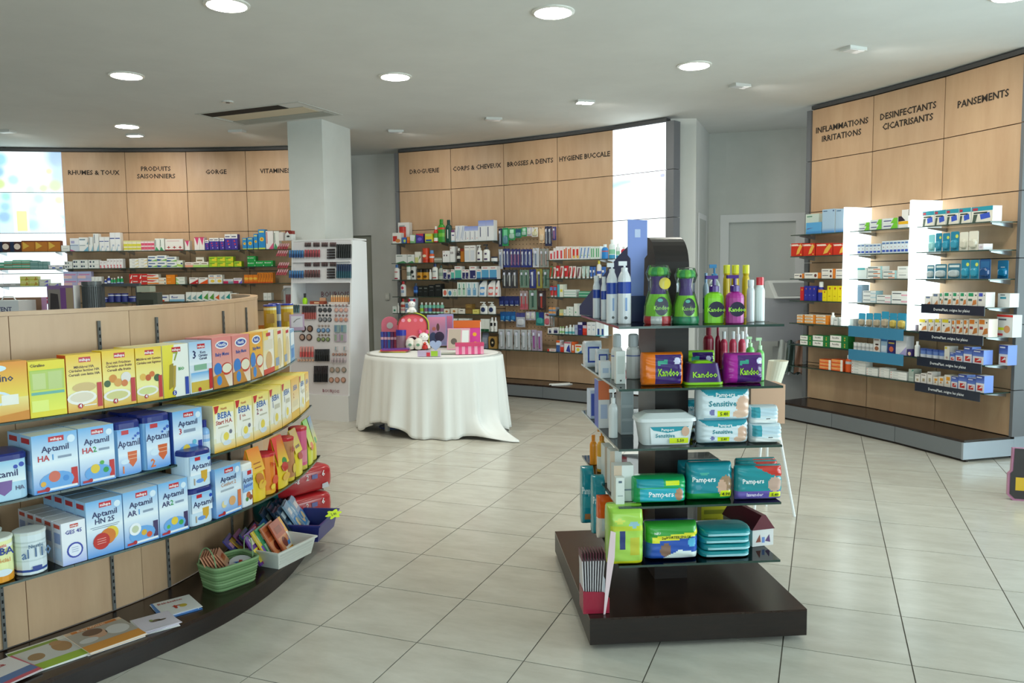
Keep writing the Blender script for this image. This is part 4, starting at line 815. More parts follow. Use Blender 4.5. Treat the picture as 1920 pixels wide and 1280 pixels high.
MM(0, 'bottom shelf', [(902, 914, 624, 'rC'), (916, 931, 631, 'rD'), (934, 946, 617, 'kV'), (947, 961, 617, 'kV'), (962, 975, 618, 'kV'), (976, 988, 618, 'kV'), (989, 995, 618, 'kV'), (996, 1006, 618, 'kW'), (1006.5, 1016, 620, 'kW'), (1026, 1042, 654, 'vI'), (1043, 1050, 638, 'vJ'), (1050.5, 1057, 646, 'vF'), (1057.5, 1070, 641, 'vK'), (1071.5, 1077, 641, 'vL'), (1078, 1091, 646, 'vM'), (1092, 1099, 641, 'vG')])
# pegboard with hooks
pp = (MU.pt(MA[2]) + MU.pt(MA[3])) / 2; nn = MU.c - pp; nn /= np.linalg.norm(nn); prz = facing(nn); pw = np.linalg.norm(MU.pt(MA[2]) - MU.pt(MA[3]))
pg = MB().box(-pw / 2 + .01, -.012, .60, pw / 2 - .01, -.002, 1.98).build('pegboard', 'beech', MU.e, np.array([*pp, 0]) - np.array(MU.e.location), prz)
hm = MB()
for r in range(26):
    for q in range(13): x, z = -.3 + q * .05, .66 + r * .05; hm.face([(x + .006 * math.cos(a), -.0125, z + .006 * math.sin(a)) for a in [k * math.pi / 3 for k in range(6)]], '2a1c14')
tag(hm.build('peg_hole', 'matte', pg), kind='stuff')
hook = MB().tube([(0, -.012, 0), (0, -.15, 0), (0, -.16, .012)], .003, 'ccc', 6).mesh('hook', 'metal')
def hang(u0, u1, vt, vb, key, n=1, row=''):
    for i in range(n):
        a, b = u0 + (u1 - u0) * i / n, u0 + (u1 - u0) * (i + 1) / n; R = MU.R - .13
        pa, pb = hit(a, vb, MU.c, R), hit(b, vb, MU.c, R); p = (pa[:2] + pb[:2]) / 2; w = np.linalg.norm(pa[:2] - pb[:2]) - .002; nv = MU.c - p; nv /= np.linalg.norm(nv)
        zt = hit((a + b) / 2, vt, MU.c, R)[2]; zb = hit((a + b) / 2, vb, MU.c, R)[2]; t = np.array([math.cos(facing(nv)), math.sin(facing(nv))])
        o = product(key, w, .018, zt - zb, (p[0], p[1], zb), facing(nv), row, (a, 0), 'card packs on the pegboard')
        lp = Matrix.Rotation(-prz, 3, 'Z') @ Vector((p[0] - pp[0], p[1] - pp[1], zt - .006)); add('hook', hook, pg, (lp.x, 0, lp.z))
for row, L in {'top row of hooks': [(935, 942, 428, 462, 'kG'), (942, 954, 427, 461, 'kA'), (954, 966, 428, 450, 'kB'), (966, 978, 428, 446, 'kC'), (978, 988, 426, 443, 'kB'), (988, 997, 426, 442, 'kD'), (997, 1009, 426, 444, 'kE'), (1011, 1021, 427, 455, 'kF'), (1022, 1035, 424, 461, 'kG', 2), (1036, 1043, 425, 450, 'kJ')],
               'second row of hooks': [(935, 943, 467, 504, 'kI'), (944, 956, 466, 501, 'kH', 2), (957, 976, 467, 501, 'kJ', 3), (977, 998, 467, 501, 'kH', 3), (999, 1011, 465, 501, 'kI', 1), (1012, 1029, 466, 501, 'kK', 2)],
               'third row of hooks': [(942, 971, 506, 540, 'kL', 3), (975, 992, 506, 539, 'kM', 2), (993, 1005, 505, 540, 'kH', 1), (1006, 1017, 504, 540, 'kN'), (1018, 1030, 505, 540, 'kM')],
               'fourth row of hooks': [(936, 974, 555, 573, 'kO', 4), (975, 990, 545, 580, 'kP', 2), (992, 1007, 544, 580, 'kM', 1), (1008, 1024, 545, 581, 'kQ', 1)],
               'lowest row of hooks': [(938, 967, 584, 602, 'kR', 3), (968, 985, 586, 613, 'kS'), (986, 1004, 584, 600, 'kD', 2), (1005, 1020, 585, 610, 'kT'), (1021, 1031, 586, 611, 'kU'), (1032, 1040, 590, 612, 'kK')]}.items():
    for it in L: hang(*it, row=row + ', BROSSES A DENTS')
q = MU.pt(ang_of(1070, 716, Mc, MR), MR - .22)
lf = MB().prism([(-.13, -.05), (.05, -.06), (.14, -.02), (.12, .05), (-.1, .06)], 0, .006, 'eeefec', axis='z').prism([(-.15, -.02), (.1, -.05), (.13, .04), (-.12, .05)], .0065, .012, 'f2f2f0', axis='z').build('paper_stack', 'matte', None, (q[0], q[1], .1692), .3)
tag(lf, 'loose white papers lying on the dark plinth under HYGIENE BUCCALE', 'papers')

# ------------------------------------------------------------------ right wall unit
sty('''
aA|pale green and white box|box|cfdcd0|r .1 .85 .5 .9 4a8a6a;r 0 0 1 .3 a8c8b8
aB|light blue box with a plum swoosh|box|5aa4d8|p 6a3a6a .05 .4 .5 .55 .1 .48;r 0 0 1 .2 4a90cc;side 8ac0e0
aC|tall pale blue box with a plum swoosh|box|a8c4dc|p 6a3a6a .1 .02 .7 .15 .3 .12;g .0 .0 1 .2 3a88d0 a8c4dc;r .08 .9 .4 .94 4a6a8a;c .88 .92 .05 3a4a7a;side e8f0f4
aD|white and lime box with grey name|box|e6ecec|p 78cc38 .55 0 1 0 1 1 .75 1;r .1 .4 .6 .6 5a5a90
aE|white box with yellow and black base|box|e8e8e4|r 0 .3 1 .55 f0b820;p 2a2030 0 .55 .7 .6 .3 1 0 1
aF|white carton with a black line|box|eae8e4|r .1 .35 .8 .42 4a4440
aG|white box with teal band and blue sachet|box|ece8da|r 0 .72 1 1 2a9ab0;p 3a5ac8 .45 .15 .9 .25 .85 .6 .4 .5;r .1 .55 .75 .64 2a3a3a;r .05 .75 .3 .92 b83a4a;p 4a5a50 .05 .0 .2 .0 .3 .5 .1 .5;side f0f4f4
bA|red box with a golden body print|box|d03018|p e8b850 .45 .1 .7 .2 .95 .75 .8 .95 .55 .5;r .08 .8 .6 .92 f4e0d0;c .85 .12 .06 f0c040;side a82418;t .35 .78 .14 f8e8d8 ThermaCare
bB|white box with blue base|box|e2ecf4|r .1 .1 .9 .28 3a5ac0;c .5 .5 .14 b09aa0;r .1 .75 .9 .88 5a80b8
bC|round topped teal card pack|card|1e86a8|cap 3a9ab8;c .75 .75 .18 d8e060
bD|pale glaring teal card pack|card|88d0d8|cap a8e0e0
bE|round topped white card pack with brown photo|card|ece8da|cap d8d4c4;r .2 .3 .9 .5 5a2a2a
bF|small white box with faint print|box|eae6ea|r .2 .3 .8 .6 c8b8c8
cA|flat white box with orange end and plum dot|box|f0ece4|r .82 0 1 1 e8842a;c .68 .5 .28 6a3a3a;r .06 .55 .5 .7 6a6a70;side e8842a
cB|white box with orange strip|box|eef0ec|r .4 .12 .95 .3 e87a3a;r .05 .5 .7 .72 5a7078;r .88 0 1 1 a8d8dc
cC|pale glaring white box|box|e8f4f4|r 0 .8 .8 1 5ab8c0
cD|white box with faint name|box|f2f4f0|r .15 .5 .8 .65 a8b0b0
cE|teal pack in clear holder|card|3a7890|cap b8c4c8;r .1 .75 .9 .9 d8e4e4
cF|dark blue gridded card pack|card|1c5088|cap 1a4a80;r .1 .5 .9 .9 2a6aa0
cG|lone round topped blue card pack|card|1878a8|cap 1a80b0;r .3 .6 .7 .65 d8e8f0
dA|red slim box|box|c8242a|c .5 .8 .2 e8a020
dB|blue box with golden crest|box|2a309a|p d8842a .35 .85 .65 .85 .5 .72;r .2 .35 .5 .4 8a90d0
dC|blue spray can with white cap|spray|28309a|cap f2f4f4;b .6 .8 d8902a
dD|yellow box with red crest|box|f0dc18|p b83a1c .3 .9 .7 .9 .5 .72;r .3 .3 .6 .36 c8a010
dE|white flat box with teal side|box|eef2f2|r .6 .2 1 .5 c0d8e4;r .06 .62 .6 .78 6a7a88;side a8d0dc
dF|white flat box with pink strip|box|f0f2f0|r .6 .25 1 .5 e8b0c0;r .06 .55 .6 .72 6a7278;side b8dce0
dG|slim pale blue box|box|a8c4dc|r .1 .1 .9 .9 8ab0d0
eA|plaster box with green band and finger photo|box|efe9e0|r .1 .72 .6 .95 2a9a6a;e .85 .8 .07 .07 3a3a4a;p d8884a .5 .1 .95 .2 .9 .5 .6 .45;r .1 .4 .5 .55 4a6a5a
eB|plaster box with blue band|box|ece9e4|r .1 .72 .6 .95 4a58c0;e .8 .8 .07 .07 3a3a4a;r .1 .42 .5 .55 5a5a7a
eC|slim white plaster box|box|ece8e2|r .2 .75 .8 .95 6a7a98;p c8885a .3 .05 .9 .1 .8 .45
eD|plaster box with yellow band and hand photo|box|f0e9df|r .05 .75 .7 .97 ecd830;e .8 .8 .07 .07 3a3a4a;p d0803a .3 .1 .9 .2 .85 .5 .5 .4;r .15 .5 .3 .6 3a3a3a
eE|plaster box with orange band and hand photo|box|f0e6da|r .05 .7 .6 .95 e8862a;e .8 .8 .07 .07 3a3a4a;p c87a3a .4 .1 .95 .2 .9 .5 .6 .45;r .1 .4 .45 .55 a8423a
eF|leaning flat box with lime sticker|box|dfe2e4|r .1 .3 .5 .42 d8e82a;e .65 .35 .2 .2 d89a6a;r 0 .9 1 1 d8342a;r .1 .75 .6 .82 5a5a6a;r .05 .05 .4 .15 d0404a
eG|leaning flat white box with teal mark|box|e6eaea|r .2 .6 .7 .75 3a98b0;r .2 .85 .6 .92 5a6a70
eH|small dark photo box|box|8a8290|e .5 .5 .35 .3 c8924a
fA|orange and white striped box|box|f2e4d0|r 0 .05 .75 .4 f0a040;r .78 0 1 1 ee8a1c;r .1 .55 .6 .7 a88a6a;side ee8a1c
fB|slim white bottle|bottle|eef0ee|cap f6f6f4
fC|low white box with grey end|box|e4e6e4|r .75 0 1 1 b0bab8;r .08 .6 .6 .72 9aa0a0
fD|round topped teal foot care pack|card|2a98c0|cap b8a890;r .05 .05 .95 .55 d8d4c8
fE|round topped teal pack with yellow print|card|2890b8|cap c8b058;r .05 .05 .95 .55 b8b890
gA|green and white box with fruit dots|box|1f7a3a|r 0 .08 .62 .94 f2f0ea;t .3 .45 .3 1c2018 Sucofris;c .82 .65 .12 d8b83a;c .82 .3 .12 e0c84a;side 1f7a3a
gB|small round white tin|can|ececea|cap f2f2f0;b .3 .6 c8c8c8
gC|white box with a portrait photo|box|eeeae6|e .5 .25 .3 .26 a86a4a;r .3 .45 .75 .55 4a2a20;r .1 .75 .8 .84 b89a94
gD|pale blue and white box|box|a8c8e4|r 0 .8 1 1 3a7ac0;r .1 .1 .9 .5 d8e4f0
gE|dark blue box with orange figure|box|2a2f78|e .5 .35 .3 .3 d86a4a;r .1 .75 .9 .85 e0c050
gF|large white box with violet corner|box|eaeaee|p b0a8d8 .3 0 1 0 1 .45;r .15 .8 .4 .86 c84a4a
gG|small dark box with floral print|box|3a2c6a|e .5 .35 .3 .3 e8d0b0
hA|white and blue ointment tub|tub|d8dce6|cap 3a58a8;b .5 1 6a88c8
hB|white box with yellow corner|box|ebe8e0|r .1 .8 .5 .95 e8d040;e .5 .2 .2 .2 c8a8a0
hC|blue and white box with red square|box|eceaf0|g 0 .55 1 1 6a88d8 2a3fa0;r .2 .12 .8 .42 d0322a;p ecece8 .3 .2 .8 .3 .7 .42;r .1 .85 .7 .92 e8ecf8;side 7a9ae8
iA|red to yellow gradient box|box|e8602a|g 0 .1 1 .9 e8602a f0b060;r .8 0 1 1 f2ece0;r .1 .4 .5 .5 f0c0a0
iB|orange bottle with white top|bottle|e05a20|cap e8ecec;b .6 .8 c8ccd0
iC|thin flat white box|box|f0f0ec|r .04 .4 .12 .6 d85a5a;r .2 .4 .5 .6 c0c4c4
iD|pale grey green box|box|a8b4ac|p 2a7a6a .5 .8 1 .9 .8 1;r .1 .3 .9 .4 c8d0c8
iE|small white box with taupe dot|box|efe9e4|r .3 .2 .7 .5 b8a888;r .1 .8 .8 .88 7a6a6a
iF|small white box with amber corner|box|efe6da|r .3 .55 .9 .85 e8a02a;p d8903a .3 .3 .7 .3 .5 .55
''')
RS = (1628, 1762, 2000); RN = ('under INFLAMMATIONS', 'under DESINFECTANTS', 'under PANSEMENTS')
def RRr(k, row, items, **kw): stock_by_sign(RU, k, row, RS, RN, items, **kw)
RRr(6, 'top shelf', [(1511, 1540, 417, 'aB'), (1510, 1535, 401, 'aA', 1, 1, .1), (1541, 1565, 392, 'aC'), (1566, 1592, 391, 'aC'), (1609, 1630, 417, 'aD', 1, 2), (1630.5, 1653, 412, 'aD', 1, 2), (1653.5, 1683, 409, 'aD', 1, 2), (1684, 1703, 405, 'aE'), (1690, 1702, 393, 'aF', 1, 1, .1), (1704, 1722, 382, 'aF', 1, 1, .1),
    (1729, 1751, 396, 'aG'), (1751.5, 1773, 394, 'aG'), (1773.5, 1797, 392, 'aG'), (1797.5, 1820, 390, 'aG'), (1821, 1861, 387, 'aG')])
RRr(5, 'second shelf', [(1483, 1505, 456, 'bA'), (1505.5, 1528, 456, 'bA'), (1529, 1561, 456, 'bA'), (1561.5, 1588, 456, 'bA'), (1607, 1621, 457, 'bB', 2), (1622, 1651, 457, 'bB', 4), (1653, 1703, 451, 'bB', 7), (1739, 1751, 440, 'bD'), (1752, 1764, 437, 'bC'), (1765, 1779, 437, 'bC'), (1780, 1796, 434, 'bC'), (1797, 1813, 435, 'bE'), (1814, 1832, 433, 'bE'), (1834, 1844, 457, 'bF')])
RRr(4, 'third shelf', [(1489, 1507, 513, 'cA'), (1508, 1539, 511, 'cA'), (1540, 1566, 504, 'cA', 1, 2), (1566.5, 1592, 504, 'cA', 1, 2), (1607, 1625, 502, 'cC'), (1626, 1654, 499, 'cB', 1, 3), (1655, 1681, 507, 'cB', 1, 2), (1682, 1703, 499, 'cD', 1, 2),
    (1736, 1750, 497, 'cE'), (1751, 1773, 495, 'cE'), (1775, 1799, 494, 'cE'), (1800, 1816, 487, 'bC'), (1817, 1833, 487, 'bC'), (1834, 1855, 486, 'cF'), (1868, 1888, 488, 'cG', 1, 1, .16)])
RRr(3, 'fourth shelf', [(1500, 1507, 538, 'dA'), (1507.5, 1530, 536, 'dB', 3), (1531, 1541, 528, 'dC'), (1541.5, 1550, 544, 'dD'), (1550.5, 1580, 536, 'dD', 3), (1607, 1616, 534, 'dG'), (1617, 1642, 545, 'dE', 1, 3), (1643, 1670, 553, 'dF', 1, 2), (1671, 1702, 546, 'dF', 1, 2),
    (1733, 1746, 555, 'eC'), (1747, 1760, 550, 'eC'), (1761, 1768, 549, 'eA'), (1769, 1784, 548, 'eA'), (1785, 1798, 548, 'eA'), (1799, 1812, 548, 'eA'), (1813, 1832, 548, 'eA'), (1833, 1848, 548, 'eB'), (1870, 1893, 550, 'eG', 1, 1, .13)])
RRr(2, 'fifth shelf', [(1494, 1508, 590, 'fA', 1, 3), (1508.5, 1529, 590, 'fA', 1, 3), (1529.5, 1553, 591, 'fA', 1, 3), (1555, 1562, 586, 'fB'), (1563, 1573, 595, 'fC'), (1574, 1600, 597, 'fC'), (1608, 1621, 587, 'fD'), (1622, 1635, 587, 'fD'), (1636, 1650, 587, 'fD'), (1651, 1665, 584, 'fD'), (1666, 1680, 587, 'fE'), (1681, 1697, 587, 'fE'), (1700, 1718, 608, 'eH'),
    (1722, 1739, 598, 'eD'), (1740, 1751, 598, 'eD'), (1752, 1764, 598, 'eD'), (1765, 1783, 598, 'eD'), (1784, 1791, 600, 'eE'), (1792, 1805, 599, 'eE'), (1806, 1815, 599, 'eE'), (1816, 1833, 598, 'eE'), (1834, 1853, 598, 'eE'), (1868, 1898, 590, 'eF', 1, 1, .13)])
RRr(1, 'sixth shelf', [(1500, 1523, 629, 'gA', 1, 2), (1523.5, 1555, 629, 'gA', 1, 2), (1556, 1590, 629, 'gA', 1, 2), (1598, 1636, 643, 'gB', 5), (1637, 1650, 631, 'gC'), (1651, 1663, 634, 'gD'), (1664, 1678, 638, 'gE'), (1679, 1699, 630, 'gF'), (1700, 1710, 655, 'gG'), (1712, 1720, 640, 'fB'),
    (1722, 1769, 655, 'hA', 4), (1770, 1780, 649, 'hB'), (1781, 1790, 661, 'hC'), (1791, 1805, 657, 'hC'), (1806, 1822, 650, 'hC'), (1823, 1844, 656, 'hC'), (1872, 1889, 647, 'hC', 1, 1, .13)])
RRr(0, 'bottom shelf', [(1536, 1558, 674, 'iA', 1, 3), (1558.5, 1580, 674, 'iA', 1, 3), (1582, 1593, 666, 'iB'), (1596, 1623, 675, 'iC', 1, 5), (1624, 1646, 690, 'iC', 1, 3), (1648, 1667, 690, 'iC', 1, 4), (1668, 1700, 697, 'iC', 1, 3), (1703, 1713, 692, 'iD'),
    (1715, 1725, 702, 'iE'), (1726, 1737, 700, 'iE'), (1738, 1748, 697, 'iE'), (1749, 1758, 707, 'iF'), (1759, 1769, 706, 'iF'), (1770, 1782, 703, 'iF'), (1783, 1795, 706, 'hC'), (1796, 1812, 702, 'hC'), (1813, 1828, 709, 'hC'), (1829, 1845, 704, 'hC')])
def strip(k, u0, u1, drop, colr, txt, tc):
    z = RU.z[k]; pa, _ = on_arc(RU, u0, z, RU.R - RU.dep - .012); pb, _ = on_arc(RU, u1, z, RU.R - RU.dep - .012); p = (pa[:2] + pb[:2]) / 2; w = np.linalg.norm(pa[:2] - pb[:2]); n = RU.c - p; n /= np.linalg.norm(n)
    p = p + n * .018
    s = MB().box(-w / 2, -.002, -drop, w / 2, .002, .012, colr).build('edge_strip', 'film', RU.e, np.array([p[0], p[1], z]) - np.array(RU.e.location), facing(n))
    if txt: MB().text(txt, (0, -.0026, -drop * .62), drop * .34, tc, bold=.02).build('lettering', 'matte', s)
    return s
for k in (3, 2, 1, 0): strip(k, 1731 - (3 - k) * 4, 1850 - (3 - k) * 3, .062, '1f2738', 'DermaPlast. soigne les plaies', 'd8dce0')
for k in (2, 1): strip(k, 1594, 1697, .085, '3f86ac', '', 'fff')

# ================================================================== curved baby food gondola
GP = np.array([(-2.35, 2.05), (-2.02, 2.26), (-1.74, 2.52), (-1.52, 2.80), (-1.365, 3.03), (-1.22, 3.30), (-1.125, 3.62), (-1.094, 3.955), (-1.11, 4.40), (-1.17, 4.85), (-1.33, 5.35), (-1.62, 5.8), (-2.0, 6.1), (-2.4, 6.25)])
def catmull(P, n=14):
    o = []
    for i in range(1, len(P) - 2):
        p0, p1, p2, p3 = P[i - 1:i + 3]
        for t in np.arange(n) / n: o.append(.5 * ((2 * p1) + (-p0 + p2) * t + (2 * p0 - 5 * p1 + 4 * p2 - p3) * t * t + (-p0 + 3 * p1 - 3 * p2 + p3) * t ** 3))
    o.append(P[-2]); return np.array(o)
GC = catmull(GP); GT = np.gradient(GC, axis=0); GT /= np.linalg.norm(GT, axis=1)[:, None]; GN = np.c_[-GT[:, 1], GT[:, 0]]
def goff(e): return GC + GN * e
def gfind(u, z, e):                      # point of the offset curve seen at picture column u
    P = goff(e); uu = np.array([proj((p[0], p[1], z))[0] for p in P]); last = int(np.argmax(uu))
    if u >= uu[last]: i = last - 1; t = 1.0
    else: i = max(0, int(np.searchsorted(uu[:last + 1], u)) - 1); t = (u - uu[i]) / (uu[i + 1] - uu[i])
    return P[i] * (1 - t) + P[i + 1] * t, i + t
def gseg(i0, i1, e):                     # sub-polyline of the offset curve between two parameters
    P = goff(e); ii = [i0] + [k for k in range(int(math.floor(i0)) + 1, int(math.ceil(i1)))] + [i1]
    return [P[int(t)] * (1 - (t - int(t))) + P[min(int(t) + 1, len(P) - 1)] * (t - int(t)) for t in ii]
G = empty('gondola_shelf', (-1.9, 4.1, 0)); tag(G, 'low curved beech gondola with three glass shelves of baby food', 'gondola'); GB = np.array((-1.9, 4.1))
def ribbon(i0, i1, e0, e1, z0, z1, mats, face_mi=(0, 0, 0)):     # curved slab; front, top/bottom, ends
    A = [p - GB for p in gseg(i0, i1, e0)]; B = [p - GB for p in gseg(i0, i1, e1)]; m = MB()
    for k in range(len(A) - 1):
        a, b, c, d = A[k], A[k + 1], B[k + 1], B[k]
        m.face([(*a, z0), (*b, z0), (*b, z1), (*a, z1)], 'fff', mi=face_mi[0]); m.face([(*c, z0), (*d, z0), (*d, z1), (*c, z1)], 'fff', mi=face_mi[0])
        m.face([(*a, z1), (*b, z1), (*c, z1), (*d, z1)], 'fff', mi=face_mi[1]); m.face([(*d, z0), (*c, z0), (*b, z0), (*a, z0)], 'fff', mi=face_mi[1])
    m.face([(*B[0], z0), (*A[0], z0), (*A[0], z1), (*B[0], z1)], 'fff', mi=face_mi[2]); m.face([(*A[-1], z0), (*B[-1], z0), (*B[-1], z1), (*A[-1], z1)], 'fff', mi=face_mi[2])
    return m
NG = len(GC) - 1.001
def gback(u, z, e):                      # the same on the far side of the bend
    P = goff(e); uu = [proj((p[0], p[1], z))[0] for p in P]; k = int(np.argmax(uu))
    while k < len(uu) - 1 and uu[k] > u: k += 1
    return float(k)
GE = gback(444, 1.34, .37)
seams = [2.0, gfind(18, 1.25, .36)[1], gfind(243, 1.25, .36)[1], gfind(441, 1.25, .36)[1]]; seams.append(seams[-1] + (seams[-1] - seams[-2]) * .9); seams.append(GE)
for a, b in zip(seams[:-1], seams[1:]):
    ribbon(a + .06, b - .06, .36, .378, .09, 1.325, 'beech').build('back_panel', 'beech', G)
    for k, (z, e) in enumerate(((.97, .13), (.72, .03), (.47, -.04))):
        b2 = min(b, gfind((557, 585, 601)[k], z, e)[1])
        if b2 > a + 1: ribbon(a + .03, b2 - .03, e, .352, z - .008, z, None, (1, 0, 1)).build('glass_shelf', ['glass', 'glassedge'], G)
ribbon(1.0, GE, .379, .398, .085, 1.325, None).build('inner_panel', 'beech', G)
ribbon(1.0, GE, .357, .40, 1.326, 1.342, None).build('top_edge', 'beech', G)
ribbon(1.0, GE, .0, .44, .0, .068, None).build('plinth', 'wengefront', G); ribbon(1.0, GE, -.004, .36, .069, .085, None).build('plinth_top', 'wenge', G)
for u in (-30, 185, 293, 418, 461):
    p, t = gfind(u, 1.25, .358); n = -GN[int(t)]; m = MB().box(-.006, -.004, .09, .006, .004, 1.29, '6a6a68')
    for k in range(40): m.box(-.003, -.0046, .12 + k * .029, .003, -.0042, .133 + k * .029, '1a1a1a')
    m.build('slotted_rail', 'metal', G, (p[0] - GB[0] + n[0] * .003, p[1] - GB[1] + n[1] * .003, 0), facing(n)).data.materials[0] = MAT['matte']
gt_ = gfind(3000, 1.12, .1)[1]; gsl = ribbon(gt_ + 1.0, GE - 3, .1, .352, 1.112, 1.12, None, (1, 0, 1)).build('glass_shelf', ['glass', 'glassedge'], G)
MIL = 'r .36 .86 .70 .95 c4202c;t .53 .88 .05 fff milupa;'
APT = 'g 0 .5 1 1 eaf4fa 6fb0e4;g 0 0 1 .5 5898de eaf4fa;' + MIL + 'c .86 .87 .09 dcecf8;'
BAND = 'r .06 .03 .95 .07 e8eef4;r .06 .03 .3 .07 b82a34;c .28 .06 .055 b0202c;'
def apt(n, bandc='c42a2c', blobs=''): return APT + 't .5 .70 .10 1f2a5e Aptamil;' + n + f'r .83 .05 .97 .36 {bandc};e .5 .18 .38 .22 6aa8e4;' + blobs + BAND
